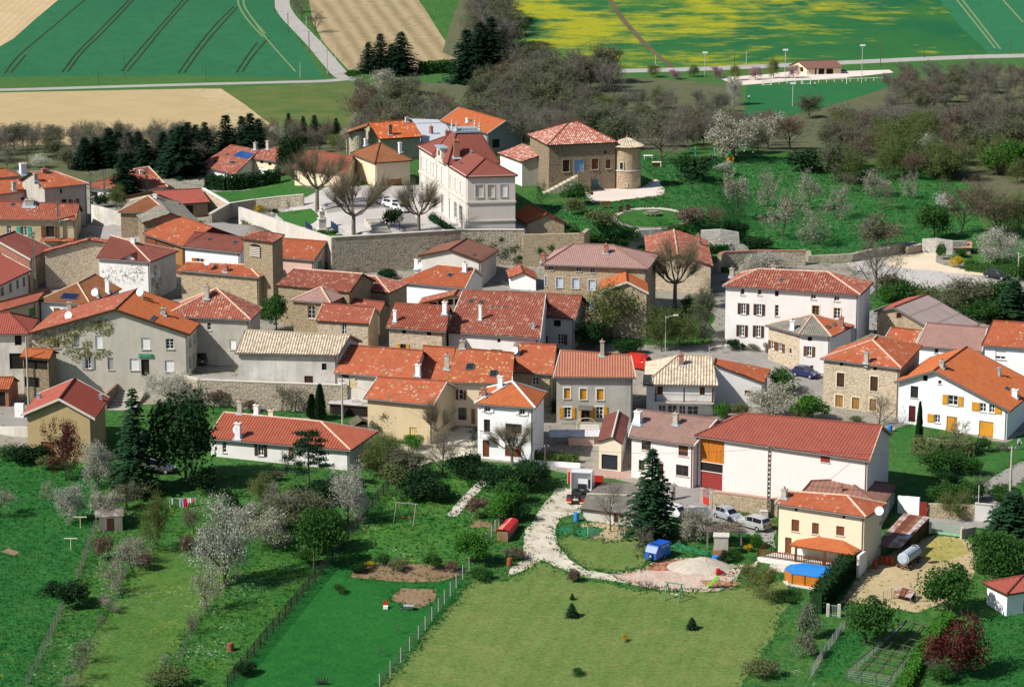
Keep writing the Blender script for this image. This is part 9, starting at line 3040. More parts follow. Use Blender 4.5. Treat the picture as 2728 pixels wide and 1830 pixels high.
# ------------------------------------------------------------------ steps, monument, garden furniture
a_,b_=gnd('Q',(1480,215)),gnd('Q',(1230,520))
rt=root('long_steps',b_,'long stone steps climbing beside the sign house','staircase')
n=15
d=V3((a_.x-b_.x,a_.y-b_.y,0))
sd_=V3((d.y,-d.x,0)).normalized()
z0,z1=h(b_.x,b_.y),max(h(a_.x,a_.y),h(b_.x,b_.y)+2.2)
for i in range(n):
 mb=MB()
 p=V3((b_.x,b_.y,0))+d*(i/n)
 z=z0+(z1-z0)*(i+1)/n
 mb.box(V3((p.x,p.y,z-.9))-sd_*1.5,d*(1/n)*.98,sd_*3.6,(0,0,.9))
 mb.bd('step',MCO,rt)
mb=MB()
mb.box(V3((b_.x,b_.y,z0-.5))-sd_*1.85,d,sd_*.3,V3((0,0,2.6)))
mb.bd('side_wall',SBR,rt)
a_,b_=gnd('F',(1900,1350)),gnd('F',(2010,1470))
rt=root('square_steps',b_,'flight of stone steps on the monument square','staircase')
d=V3((a_.x-b_.x,a_.y-b_.y,0))
sd_=V3((d.y,-d.x,0)).normalized()
for i in range(10):
 mb=MB()
 p=V3((b_.x,b_.y,0))+d*(i/10)
 mb.box(V3((p.x,p.y,10.5))-sd_*1.,d*.098,sd_*2.6,(0,0,.55+.1*i))
 mb.bd('step',MSL if i%2 else MCO,rt)
g=gnd('F',(1395,1425))
zt=on_y('F',(1395,1165),g.y).z
rt=root('monument',g,'pale stone monument with stepped base and small figure on top','monument')
for nm,s,z0,z1 in (('step',2.4,-.3,.2),('step',1.8,.2,.4),('plinth',1.15,.4,1.9),('cornice',1.35,1.9,2.05),('shaft',.8,2.05,zt-g.z-.95),('cap',.95,zt-g.z-.95,zt-g.z-.75)):
 mb=MB()
 mb.cbx(g+UPV*z0,s,s,z1-z0,0,.25)
 mb.bd(nm,MSL,rt)
mb=MB()
mb.lathe(g+UPV*(zt-g.z-.75),[(.28,0),(.2,.25),(.3,.4),(.2,.55),(.12,.6),(.15,.7),(.02,.82)],10)
mb.bd('figure',MSL,rt)
hedge('F',[(1300,1448),(1420,1455),(1540,1450)],.4,.9,L_MID,'low box planting before the stone monument',60)
g=gnd('G',(2300,1018))
rt=root('picnic_table',g,'six-sided wooden picnic table on the round lawn','picnic table')
mb=MB()
mb.prism([(g.x+1.*cos(k*pi/3),g.y+1.*sin(k*pi/3)) for k in range(6)],g.z+.70,g.z+.77)
mb.bd('table_top',W_GREY,rt)
for k in range(6):
 mb=MB()
 q=[V3((g.x+r_*cos(k*pi/3+t),g.y+r_*sin(k*pi/3+t),g.z+.42)) for r_,t in ((1.5,.08),(1.5,pi/3-.08),(1.22,pi/3-.08),(1.22,.08))]
 mb.box(q[0],q[1]-q[0],q[3]-q[0],(0,0,.06))
 mb.bd('seat',W_GREY,rt)
 mb=MB()
 p=V3((g.x+.8*cos(k*pi/3),g.y+.8*sin(k*pi/3),g.z))
 mb.tube([p-UPV*.1,p+UPV*.7],.05,.05,5)
 mb.bd('leg',W_GREY,rt)
def rail(label,c,x0,x1,yb,yt,y1=None):
 g0,g1=gnd(c,(x0,yb)),gnd(c,(x1,y1 or yb))
 z=on_y(c,(x0,yt),g0.y).z
 rt=root('low_rail',g0,label,'rail')
 for p in (g0,g1):
  mb=MB()
  mb.cbx(p-UPV*.2,.14,.14,z-g0.z+.2)
  mb.bd('post',WBR,rt)
 mb=MB()
 mb.box(g0+V3((0,-.06,z-g0.z)),g1-g0,(0,.12,0),(0,0,.12))
 mb.bd('bar',WBR,rt)
rail('left low wooden rail at the edge of the castle gravel','G',1755,1922,915,892,918)
rail('middle low wooden rail at the edge of the castle gravel','G',2015,2135,910,884,900)
rail('right low wooden rail at the edge of the castle gravel','G',2232,2320,888,856,880)
for x,y,t,lb in ((1975,1040,940,'taller thin post at the left of the ring garden'),(1962,1025,950,'second thin post at the left of the ring garden')):
 pole(lb,'G',(x,y),(x,t),'wood',.06,name='garden_post',cat='post')
for i,(x,y) in enumerate(((2253,948),(2340,945),(2425,950))):
 pole(('left','middle','right')[i]+' short wooden post behind the ring garden','G',(x,y),(x,y-42),'wood',.1,name='garden_post',cat='post')
for x,y,lb in ((2015,985,'left dark play block on the ring path'),(2080,972,'right dark play block on the ring path')):
 g=gnd('G',(x,y))
 rt=root('play_block',g,lb,'block')
 mb=MB()
 mb.cbx(g-UPV*.2,.6,.5,1.1)
 mb.cbx(g+UPV*.9,.7,.6,.08)
 mb.bd('block',WDB,rt)
def bench(label,c,p,w=1.8,mat=WBR,rz=0.):
 g=gnd(c,p)
 rt=root('bench',g,label,'bench')
 e=V3((cos(rz),sin(rz),0))
 n=V3((-sin(rz),cos(rz),0))
 for k in range(3):
  mb=MB()
  mb.box(g-e*w/2+n*(.15*k)+UPV*.42,e*w,n*.12,(0,0,.05))
  mb.bd('seat_slat',mat,rt)
 for k in range(2):
  mb=MB()
  mb.box(g-e*w/2+n*.48+UPV*(.55+.17*k),e*w,n*.05,(0,0,.13))
  mb.bd('back_slat',mat,rt)
 for s in (-1,1):
  mb=MB()
  mb.box(g+e*(s*w*.4)-e*.04,e*.08,n*.5,(0,0,.42))
  mb.box(g+e*(s*w*.4)-e*.04+n*.5,e*.08,n*.06,(0,0,.9))
  mb.bd('leg',M_IRON,rt)
bench('brown bench on the bank above the ring garden','G',(1885,955))
bench('white bench before the canal tile house','R',(930,78),2.2,MWP)
bench('dark green bench by the canal tile house door','R',(770,72),1.,pln('dark_green_paint',(.01,.08,.06),.6))
def swf(label,c,feet,top,mat,seat=None,bar=None):
 0
 g_=[gnd(c,p) for p in feet]
 m0,m1=(g_[0]+g_[1])/2,(g_[2]+g_[3])/2
 z=on_y(c,top,m0.y).z
 t0_,t1_=V3((m0.x,m0.y,z)),V3((m1.x,m1.y,z))
 rt=root('swing_frame',m0,label,'swing')
 for p,t_ in zip(g_,(t0_,t0_,t1_,t1_)):
  mb=MB()
  mb.tube([p-UPV*.1,t_],.06,.06,6)
  mb.bd('leg',mat,rt)
 mb=MB()
 d=(t1_-t0_).normalized()*.25
 mb.tube([t0_-d,t1_+d],.06,.06,6)
 mb.bd('crossbar',bar or mat,rt)
 for f_ in (.3,.65):
  p=t0_+(t1_-t0_)*f_
  b_=V3((p.x,p.y,h(p.x,p.y)+.5))
  e=(t1_-t0_).normalized()*.2
  mb=MB()
  for s in (-1,1):mb.tube([p+e*s,b_+e*s],.012,.012,3)
  ro=mb.bd('swing_ropes',MBL,rt)
  mb=MB()
  mb.box(b_-e-V3((0,.1,0)),e*2,(0,.2,0),(0,0,.05))
  mb.bd('swing_seat',seat or M_REDP,ro)
M_GREENP=pln('green_metal_paint',(.02,.22,.10),.5)
swf('wooden swing frame on the flowery swing lawn','X',[(757,160),(787,135),(846,172),(872,140)],(780,65),W_GREY)
swf('small green metal swing at the edge of the mown lawn','Y',[(1088,325),(1115,290),(1160,335),(1186,303)],(1108,230),M_GREENP,MCR)
swf('turquoise swing frame in the orchard behind the wide dark shrub','C',[(1648,1430),(1636,1410),(1820,1440),(1800,1410)],(1640,1305),pln('turquoise_metal',(.06,.35,.28),.5), None,W_TAN)
g=gnd('C',(1955,1440))
rt=root('play_hut',g,'yellow and red toy hut in the orchard','play hut')
mb=MB()
mb.cbx(g,1.3,1.2,1.1)
mb.bd('wall',pln('yellow_toy',(.60,.42,.03),.5),rt)
mb=MB()
mb.face([g+V3(q) for q in ((-.8,-.7,1.1),(.8,-.7,1.1),(0,-.7,1.75))])
mb.face([g+V3(q) for q in ((-.8,.7,1.1),(0,.7,1.75),(.8,.7,1.1))])
mb.face([g+V3(q) for q in ((-.8,-.7,1.1),(0,-.7,1.75),(0,.7,1.75),(-.8,.7,1.1))])
mb.face([g+V3(q) for q in ((.8,-.7,1.1),(.8,.7,1.1),(0,.7,1.75),(0,-.7,1.75))])
mb.bd('roof',pln('green_toy',(.05,.25,.05),.5),rt)
mb=MB()
mb.box(g+V3((-.3,-.63,0)),(.6,0,0),(0,.03,0),(0,0,.85))
mb.bd('door',M_REDP,rt)
g=gnd('T',(800,1445))
zt=on_y('T',(805,1325),g.y).z-g.z
rt=root('toy_slide',g,'bright green toy slide on the rubble yard','slide')
M_LIME=pln('lime_plastic',(.12,.48,.03),.4)
a_,b_=gnd('T',(720,1420)),gnd('T',(860,1450))
top=V3(((a_.x+b_.x)/2+.4,(a_.y+b_.y)/2,g.z+min(1.5,max(1.,zt))))
mb=MB()
d=(top-a_)
n_=V3((0,1,0))
mb.box(a_-n_*.25,d,n_*.5,(0,0,.05))
for s in (-.27,.22):mb.box(a_+n_*s,d,n_*.05,(0,0,.18))
mb.bd('chute',M_LIME,rt)
mb=MB()
for s in (-.25,.2):mb.box(b_+n_*s,top-b_,n_*.06,(.08,0,0))
for k in range(4):mb.box(b_+(top-b_)*(.2+.2*k)-n_*.25,(.1,0,0),n_*.5,(0,0,.05))
mb.bd('ladder',pln('dark_green_plastic',(.02,.20,.06),.4),rt)
g=gnd('T',(850,1285))
rt=root('toy_tractor',g,'small red toy lying on the gravel heap','toy')
mb=MB()
mb.cbx(g,.9,.5,.35,0,.3)
mb.cbx(g+V3((-.2,0,.35)),.4,.45,.3,0,.3)
mb.bd('body',M_REDP,rt)
for sx in (-.3,.3):
 for sy in (-.3,.3):wheel(rt,g+V3((sx,sy,.15)),V3((0,1 if sy>0 else -1,0)),.16,.1)
g=gnd('T',(640,1240))
mb=MB()
rr=random.Random(3)
rings=[]
for k in range(7):
 r_=3.4*(1-k/6.5)
 z=1.25*(k/6)**.85
 rings.append([V3((g.x+cos(2*pi*s/24)*r_*1.25*rr.uniform(.93,1.05)+.5*k/6,g.y+sin(2*pi*s/24)*r_*.8*rr.uniform(.93,1.05)+1.2,g.z-.15+z*rr.uniform(.93,1.04))) for s in range(24)])
for k in range(6):
 for s in range(24):mb.face([rings[k][s],rings[k][(s+1)%24],rings[k+1][(s+1)%24],rings[k+1][s]])
mb.face(rings[-1])
tag(mb.bd('gravel_heap',earth('heap_sand',(.42,.37,.31),(.48,.43,.36),big=.5,grit=.2),smooth=True),'heap of pale gravel on the rubble yard','gravel heap')
def drum(label,c,p,mat,r=.3,ht=.9,name='barrel',tilt=0.,group=None):
 g=gnd(c,p)
 rt=root(name,g,label,'barrel',group)
 mb=MB()
 mb.lathe(g,[(r*.92,0),(r,.05),(r,ht*.33),(r*1.05,ht*.35),(r,ht*.37),(r,ht*.66),(r*1.05,ht*.68),(r,ht*.7),(r,ht*.96),(r*.9,ht)],14)
 mb.bd('body',mat,rt)
 mb=MB()
 mb.lathe(g+UPV*ht,[(r*.95,0),(r*.95,.04),(.02,.05)],14)
 mb.bd('lid',mat,rt)
RUST=pln('rusty_drum',(.26,.07,.03),.9,0,.35)
drum('left rusty drum under the rusty lean-to','U',(485,672),RUST)
drum('middle reddish drum under the rusty lean-to','U',(523,674),pln('red_drum',(.42,.05,.03),.7,0,.2))
drum('right rusty drum next to the tank cart','U',(554,678),RUST,.32,1.)
drum('single brown drum at the corner of the porch','U',(452,698),RUST,.3,.85)
drum('bright blue plastic barrel at the truck shed corner','S',(1152,735),pln('blue_plastic',(.03,.20,.55),.4),.32,1.)
drum('blue tub in the garden bed beside the gravel heap','T',(803,1150),pln('blue_plastic',(.03,.20,.55),.4),.42,.6,'tub')
drum('blue barrel behind the thin dark cypress','M',(945,1285),pln('blue_plastic',(.03,.20,.55),.4),.32,.8)
drum('rusty drum beside the brown brushwood heap','S',(458,1195),RUST,.3,.85)
g=gnd('W',(1038,730))
rt=root('tree_stump',g,'reddish tree stump in the flowery orchard','stump')
mb=MB()
mb.lathe(g-UPV*.2,[(.5,0),(.36,.25),(.33,.95),(.3,1.),(.05,1.02)],10)
mb.bd('stump',pln('stump_wood',(.22,.08,.04),.9,0,.3),rt)
p0,p1,p2=gnd('S',(328,935)),gnd('S',(440,950)),gnd('S',(545,800))
e=V3((p1.x-p0.x,p1.y-p0.y,0))
f=V3((p2.x-p1.x,p2.y-p1.y,0))
rt=root('woodpile',p0,'woodpile covered by a faded red tarpaulin beside the stony drive','woodpile')
rr=random.Random(8)
ht=1.15
for i in range(7):
 for j in range(5):
  mb=MB()
  c_=V3((p0.x,p0.y,p0.z))+e*((i+.5)/7)+UPV*(.12+.22*j)
  mb.tube([c_-f.normalized()*.06,c_+f*.98],.115,.115,6)
  mb.bd('log',W_TAN if rr.random()<.5 else W_GREY,rt)
M_TARP=pln('red_tarpaulin',(.50,.025,.03),.5,0,.25,2.5)
M_TARP2=pln('faded_pink_tarpaulin',(.52,.20,.16),.6,0,.35,2.5)
mb=MB()
rows=[]
for k in range(9):
 t=k/8
 rows.append([V3((p0.x,p0.y,p0.z))+e*u+f*t+UPV*(z+rr.uniform(-.05,.05)) for u,z in ((-.06,.75),(-.03,ht+.1),(.25,ht+.2),(.5,ht+.27),(.75,ht+.2),(1.03,ht+.1),(1.07,.55))])
for k in range(8):
 for j in range(6):
  mb.face([rows[k][j],rows[k][j+1],rows[k+1][j+1],rows[k+1][j]],1 if j in (1,2) and rr.random()<.8 else 0)
mb.bd('tarpaulin',[M_TARP,M_TARP2],rt)
g=gnd('T',(860,1075))
zt=on_y('T',(860,880),g.y).z
rt=root('stone_barbecue',g,'square rendered garden oven beside the thatched pergola','barbecue')
mb=MB()
mb.cbx(g-UPV*.2,1.6,1.3,zt-g.z+.2,0,-.1)
mb.bd('body',MCO,rt)
mb=MB()
mb.cbx(g-UPV*.2,1.75,1.45,.9,0,-.1)
mb.bd('base',MBK,rt)
mb=MB()
mb.cbx(g+UPV*(zt-g.z),1.8,1.5,.12,0,-.1)
mb.bd('slab',MSL,rt)
g=gnd('T',(890,1010))
zt=on_y('T',(900,830),g.y).z
rt=root('thatched_pergola',g,'garden pergola with shaggy grey thatch roof','pergola')
t=Tree(77)
for i in range(2600):
 u,v=t.r.uniform(-2.1,2.1),t.r.uniform(-1.5,1.7)
 p=g+V3((u,v+.9,zt-g.z+.25-.12*abs(v)+t.r.uniform(-.18,.15)))
 t.blade(p,V3((t.r.gauss(0,1),t.r.gauss(0,1),t.r.gauss(0,.25))).normalized(),.6,.05)
t.cr.bd('thatch',lfm('grey_thatch',(.22,.19,.15),(.22,.19,.15),0),rt)
for u in (-1.9,1.9):
 for v in (-.4,2.2):
  mb=MB()
  mb.cbx(g+V3((u,v,-.3)),.16,.16,zt-g.z+.4)
  mb.bd('post',W_GREY,rt)
mb=MB()
for v in (-.4,2.2):mb.box(g+V3((-2.1,v-.06,zt-g.z)),(4.2,0,0),(0,.12,0),(0,0,.14))
mb.bd('beam',W_GREY,rt)
def gate(label,c,b0,b1,top0,sheet,name='garden_gate',frac=.5):
 a_,b_=gnd(c,b0),gnd(c,b1)
 z=on_y(c,(b0[0],top0),a_.y).z-a_.z
 d=V3((b_.x-a_.x,b_.y-a_.y,0))
 rt=root(name,a_,label,'gate')
 mb=MB()
 mb.box(a_+UPV*.05,d,(0,.04,0),(0,0,z*frac))
 mb.bd('panel',sheet,rt)
 n=max(4,int(d.length/.16))
 mb=MB()
 for i in range(n+1):mb.tube([a_+d*(i/n)+UPV*z*frac,a_+d*(i/n)+UPV*(z+.08*sin(pi*i/n))],.018,.018,4)
 mb.box(a_+UPV*(z-.06),d,(0,.04,0),(0,0,.06))
 tag(mb.bd('bars',sheet,rt),kind='stuff')
 for p in (a_,b_):
  mb=MB()
  mb.cbx(p-UPV*.3,.3,.3,z+.45)
  mb.bd('pillar',MSL,rt)
gate('open red entrance gate leaf in front of the pink barn','T',(662,545),(752,585),405,M_REDP)
gate('open red entrance gate leaf beside the green spruce','T',(330,515),(372,500),360,M_REDP)
gate('pale green metal yard gate at the road','U',(778,492),(968,520),432,pln('pale_green_metal',(.22,.48,.30),.5),'yard_gate',.25)
gate('pale tubular field gate at the end of the conifer hedge','V',(172,470),(238,472),405,pln('pale_green_tube',(.35,.45,.38),.5),'field_gate',.08)
for x,yb,yt,lb in ((363,183,130,'upper white T-shaped clothes pole in the left meadow'),(320,277,226,'lower white T-shaped clothes pole in the left meadow')):
 g=gnd('W',(x,yb))
 z=on_y('W',(x,yt),g.y).z
 rt=root('clothes_pole',g,lb,'clothes pole')
 mb=MB()
 mb.tube([g-UPV*.2,V3((g.x,g.y,z))],.05,.05,6)
 mb.bd('pole',MCR,rt)
 mb=MB()
 mb.box(V3((g.x-.75,g.y-.05,z-.05)),(1.5,0,0),(0,.1,0),(0,0,.1))
 mb.bd('crossbar',MCR,rt)
g0,g1=gnd('W',(765,85)),gnd('W',(880,80))
z=on_y('W',(800,46),g0.y).z
rt=root('washing_line',g0,'washing line strung between two posts','washing line')
for p in (g0,g1):
 mb=MB()
 mb.tube([p-UPV*.2,V3((p.x,p.y,z))],.04,.04,6)
 mb.bd('post',M_POLEG,rt)
mb=MB()
mb.tube([V3((g0.x,g0.y,z-.03)),V3((g1.x,g1.y,z-.03))],.012,.012,3)
mb.bd('line',MWP,rt)
for x0,x1,dz,m,lb in ((772,778,.75,MWP,'narrow white cloth hanging on the washing line'),(803,826,1.1,MGS,'grey cloth hanging on the washing line'),(826,846,1.35,pln('crimson_cloth',(.55,.02,.07),.8),'crimson cloth hanging on the washing line'),(838,860,.55,MWP,'white patterned cloth on the washing line'),(862,875,.45,pln('rose_cloth',(.55,.12,.12),.8),'small pink cloth at the right end of the washing line')):
 y_=g0.y-.03*(x0%3)
 a_,b_=on_y('W',(x0,46),y_),on_y('W',(x1,46),y_)
 mb=MB()
 k=6
 for i in range(k):
  p,q=a_+(b_-a_)*(i/k),a_+(b_-a_)*((i+1)/k)
  o1,o2=V3((0,.05*sin(i*1.7),0)),V3((0,.05*sin((i+1)*1.7),0))
  mb.face([p,q,q+o2-UPV*dz,p+o1-UPV*dz])
 tag(mb.bd('laundry',m),lb,'laundry','laundry on the washing line')
g=gnd('W',(500,180))
z=on_y('W',(500,118),g.y).z-g.z
rt=root('garden_shed',g,'small grey board shed with flat sheet roof at the garden fence','shed')
mb=MB()
mb.cbx(g-UPV*.3,2.6,2.2,z+.3,0,.15)
mb.bd('wall',W_GREY,rt)
mb=MB()
mb.box(g+V3((-1.6,-1.35,z)),(3.2,.45,0),(-.35,2.6,.35),(0,0,.08))
mb.bd('roof',msh('grey_sheet_roof',(.34,.35,.36),(.18,.15,.12),.4),rt)
mb=MB()
mb.box(g+V3((-.3,-1.16,0)),(.8,.11,0),(0,.04,0),(0,0,1.5))
mb.bd('door',WDB,rt)
g=gnd('R',(1790,590))
rt=root('stone_hut',g,'tiny old stone hut with mossy stone roof below the lean-to','hut')
mb=MB()
mb.cbx(g-UPV*.3,2.2,2.,1.5,0,.3)
mb.bd('wall',ST_TAN,rt)
a=House('r','r')
mb=MB()
for s in (-1,1):
 ex_=V3((cos(.3),sin(.3),0))
 ey_=V3((-sin(.3),cos(.3),0))
 ssh(mb,[g+ex_*(1.35*s)-ey_*1.4+UPV*1.15,g+ex_*(1.35*s)+ey_*1.4+UPV*1.15,g+ey_*1.4+UPV*1.9,g-ey_*1.4+UPV*1.9],.3,.03,.14)
mb.bd('roof',[stone('mossy_roof_stone',(.14,.12,.09),(.18,.15,.11),(.12,.11,.07),(.10,.09,.06)),WDB],rt)
g=gnd('Q',(215,585))
rt=root('utility_cabinet',g,'white double utility cabinet on the pavement by the small tan house','cabinet')
for k in range(2):
 mb=MB()
 mb.cbx(g+V3((-.1,0,-.1+.95*k)),1.2,.5,.93,0,-.2)
 mb.bd('box',MWP,rt)
for x,y,t,w,lb in ((1225,1420,1385,80,'white plastic garden table in the orchard'),):
 g=gnd('C',(x,y))
 rt=root('garden_table',g,lb,'table')
 mb=MB()
 mb.cbx(g+UPV*.7,1.7,1.,.05)
 mb.bd('table_top',MWP,rt)
 for sx in (-.7,.7):
  for sy in (-.4,.4):
   mb=MB()
   mb.cbx(g+V3((sx,sy,0)),.06,.06,.7)
   mb.bd('leg',MWP,rt)
g=gnd('C',(1300,1482))
rt=root('rabbit_hutch',g,'low white-topped hutch in the orchard','hutch')
mb=MB()
mb.cbx(g,1.5,.9,.75)
mb.bd('box',WDB,rt)
mb=MB()
mb.cbx(g+UPV*.75,1.7,1.1,.06)
mb.cbx(g+V3((.72,-.47,0)),.2,.05,.75)
mb.bd('lid',MCR,rt)
g=gnd('T',(1305,695))
mb=MB()
mb.cbx(g-UPV*.1,.9,.8,.9)
mb.cbx(g+UPV*.8,.95,.85,.06)
tag(mb.bd('concrete_block',MSL),'pale concrete block at the foot of the big barn pole','block')
g=gnd('X',(828,548))
rt=root('wheelbarrow',g,'upturned grey wheelbarrow at the brown soil bed','wheelbarrow')
mb=MB()
mb.face([g+V3(q) for q in ((-.6,-.35,.5),(.5,-.35,.45),(.35,-.2,.12),(-.4,-.2,.12))])
mb.face([g+V3(q) for q in ((-.6,.35,.5),(-.4,.2,.12),(.35,.2,.12),(.5,.35,.45))])
mb.face([g+V3(q) for q in ((-.6,-.35,.5),(-.4,-.2,.12),(-.4,.2,.12),(-.6,.35,.5))])
mb.face([g+V3(q) for q in ((-.6,-.36,.52),(-.6,.36,.52),(.5,.36,.47),(.5,-.36,.47))])
mb.bd('tray',MGS,rt)
mb=MB()
for s in (-.3,.3):mb.tube([g+V3((-.9,0,.2)),g+V3((.9,s,.4))],.025,.025,5)
mb.bd('handles',MBL,rt)
wheel(rt,g+V3((-.85,0,.18)),V3((0,1,0)),.18,.08)
g=gnd('X',(722,542))
rt=root('toy_chair',g,'small red and white toy seat on the lush lawn','toy')
mb=MB()
mb.cbx(g,.5,.45,.3)
mb.bd('seat',MWP,rt)
mb=MB()
mb.box(g+V3((-.25,.2,.3)),(.5,0,0),(0,.08,0),(0,0,.5))
mb.bd('backrest',M_REDP,rt)
g=gnd('X',(434,884))
rt=root('iron_brazier',g,'small black iron garden frame at the bottom of the lush lawn','garden frame')
mb=MB()
for k in range(5):mb.tube([g+V3((-.5+.25*k,.1*(k%2),0)),g+V3((-.6+.3*k,.1*(k%2),.75))],.05,.05,5)
mb.box(g+V3((-.55,-.1,.2)),(1.1,0,0),(0,.3,0),(0,0,.1))
mb.bd('frame',M_IRON,rt)
for (x0,x1,yt,yb,nm) in ((15,88,712,762,'left small football goal before the clubhouse'),(360,440,700,752,'right small football goal before the clubhouse')):
 a_,b_=gnd('D',(x0,yb)),gnd('D',(x1,yb))
 z=UPV*2.1
 rt=root('football_goal',a_,nm,'football goal','small football goals')
 mb=MB()
 for p in (a_,b_):mb.tube([p,p+z],.1,.1,6)
 mb.tube([a_+z,b_+z],.1,.1,6)
 mb.bd('frame',MWP,rt)
 mb=MB()
 bk=V3((0,1.8,0))
 for p in (a_,b_):mb.tube([p+z,p+bk+UPV*1.,p+bk],.06,.06,5)
 mb.tube([a_+bk,b_+bk],.06,.06,5)
 mb.bd('net_frame',MWP,rt)
a_,b_=gnd('D',(760,748)),gnd('D',(893,742))
rt=root('football_goal',a_,'large white football goal at the right of the pitch','football goal')
mb=MB()
z=UPV*2.44
for p in (a_,b_):mb.tube([p,p+z],.13,.13,6)
mb.tube([a_+z,b_+z],.13,.13,6)
mb.bd('frame',MWP,rt)
P_=[gnd('D',(x,752-35*(x-20)/1120)) for x in range(20,1141,70)]
rt=root('pitch_rail',P_[0],'white rail on short posts around the football pitch','rail')
for p in P_:
 mb=MB()
 mb.cbx(p-UPV*.3,.2,.2,1.4)
 mb.bd('post',MWP,rt)
mb=MB()
for p,q in zip(P_[:-1],P_[1:]):mb.tube([p+UPV*1.,q+UPV*1.],.1,.1,5)
mb.bd('bar',MWP,rt)
# ------------------------------------------------------------------ people, tiny in the distance
def person(label,c,feet,hgt,shirt,trousers,skin=(.45,.28,.2),lean=0.,stride=.2):
 g=gnd(c,feet)
 s=hgt/1.75
 rt=root('person',g,label,'person')
 V=[(0,0,.95),(0,lean*.3,1.2),(0,lean*.6,1.45),(0,lean*.7,1.55),(0,lean*.8-.02,1.68),(.10,0,.90),(.11,stride,.48),(.12,stride*.9,.06),(.12,stride*.9-.16,.03),(-.10,0,.90),(-.11,-stride*.4,.48),(-.12,-stride,.08),(-.12,-stride-.14,.04),(.20,lean*.6,1.40),(.26,lean*.6+.05,1.12),(.25,lean*.6-.15,.90),(-.20,lean*.6,1.40),(-.26,lean*.6+.05,1.12),(-.25,lean*.6-.12,.90)]
 E_=[(0,1),(1,2),(2,3),(3,4),(0,5),(5,6),(6,7),(7,8),(0,9),(9,10),(10,11),(11,12),(2,13),(13,14),(14,15),(2,16),(16,17),(17,18)]
 rad=[.15,.14,.15,.06,.10,.10,.07,.05,.045,.10,.07,.05,.045,.065,.05,.035,.065,.05,.035]
 me=bpy.data.meshes.new('body')
 me.from_pydata([(x*s,y*s,z*s) for x,y,z in V],E_,[])
 o=bpy.data.objects.new('body',me)
 COL.objects.link(o)
 o.parent=rt
 md=o.modifiers.new('skin','SKIN')
 for i,sv in enumerate(me.skin_vertices[0].data):
  sv.radius=(rad[i]*s,rad[i]*s)
  sv.use_root=i==0
 sb=o.modifiers.new('subdivision','SUBSURF')
 sb.levels=sb.render_levels=1
 t=NT('clothes_'+label[:12].replace(' ','_'))
 z=t.n('ShaderNodeSeparateXYZ')
 t.set(z.inputs[0],t.n('ShaderNodeTexCoord').outputs['Object'])
 cc=t.ramp(t.math('DIVIDE',z.outputs[2],1.8*s),[(0.,(.02,.02,.02)),(.05,trousers),(.53,shirt),(.84,skin),(.93,(.05,.035,.025))],'CONSTANT')
 me.materials.append(t.done(cc,.8))
 return rt,g
person('person in white shirt and dark shorts on the football pitch','D',(478,775),1.8,(.7,.7,.7),(.03,.03,.03))
person('person in white bending in the garden at the right','M',(2285,1470),1.6,(.65,.62,.62),(.10,.12,.25),lean=-.35)
person('person in white and black at the near edge of the pitch','C',(2122,893),1.8,(.7,.68,.66),(.02,.02,.02))
rt,g=person('rider in pale jacket on the far country road','C',(1305,610),1.6,(.6,.58,.58),(.04,.04,.05),lean=-.2)
rt2=root('motorcycle',g,'dark motorcycle under the rider on the far road','motorcycle')
for x in (-.7,.7):wheel(rt2,g+V3((x,0,.32)),V3((0,-1,0)),.32,.12)
mb=MB()
mb.box(g+V3((-.5,-.12,.35)),(1.,0,.1),(0,.24,0),(0,0,.4))
mb.tube([g+V3((-.5,0,.7)),g+V3((-.7,0,.32))],.05,.05,5)
mb.tube([g+V3((.5,0,.7)),g+V3((.7,0,.32))],.05,.05,5)
mb.bd('body',MBL,rt2)
o_,e_,n_,w_,h_,sg_=SIGN
rr=random.Random(4)
mb=MB()
for row,(z,hh_) in enumerate(((.60,.14),(.22,.10))):
 u=.22
 while u<.86:
  k=rr.uniform(.02,.045)
  if rr.random()<.85:
   mb.box(o_+e_*(w_*u)+UPV*(h_*z),e_*(w_*k*.7),n_*.008,UPV*(h_*hh_*rr.uniform(.7,1.2)))
  u+=k
mb.bd('lettering',pln('pale_sign_letters',(.35,.62,.50),.6),sg_)
mb=MB()
mb.box(o_+e_*(w_*.02)+UPV*(h_*.42),e_*(w_*.12),n_*.008,UPV*(h_*.2))
mb.bd('emblem',MWP,sg_)
def creeper(label,houseobj,side,c,blobs,mat,s=.13,thick=.12,dens=60,name='creeper'):
 sd=houseobj.sides[side]
 t=Tree(len(label))
 for (x,y,rx,ry) in blobs:
  p=onp(c,(x,y),sd['o'],sd['n'])
  k=(p-CAM).length/FN/VIEWS[c][2]
  RX,RY=rx*k,ry*k
  for i in range(int(dens*RX*RY)):
   a_,q=t.r.random()*2*pi,t.r.random()**.55
   pt=p+sd['e']*(cos(a_)*q*RX)+UPV*(sin(a_)*q*RY)+sd['n']*t.r.uniform(.04,thick)
   t.leaf(pt,s,0)
 o=t.cr.bd(name,mat)
 tag(o,label,'climbing plant')
creeper('yellow-green ivy spreading over the grey wall of the sign house',HS['sign_house'],'f','I',[(450,800,150,90),(620,760,170,80),(760,700,150,70),(900,650,130,60),(1060,660,120,90),(1120,720,60,40),(720,840,70,60),(900,850,60,60),(800,930,160,50),(960,960,140,45),(1080,930,80,40),(800,1000,60,30),(600,840,100,50)],L_IVYY,.10,.07,150)
creeper('bare grey vine stems over the white front of the vine house',HS['vine_house'],'f','E',[(1120,1260,80,60),(1250,1260,110,60),(1400,1250,90,60),(1150,1350,100,50),(1320,1340,110,50),(1440,1330,60,90),(1460,1240,60,50)],L_TWIG,.09,.08,34)
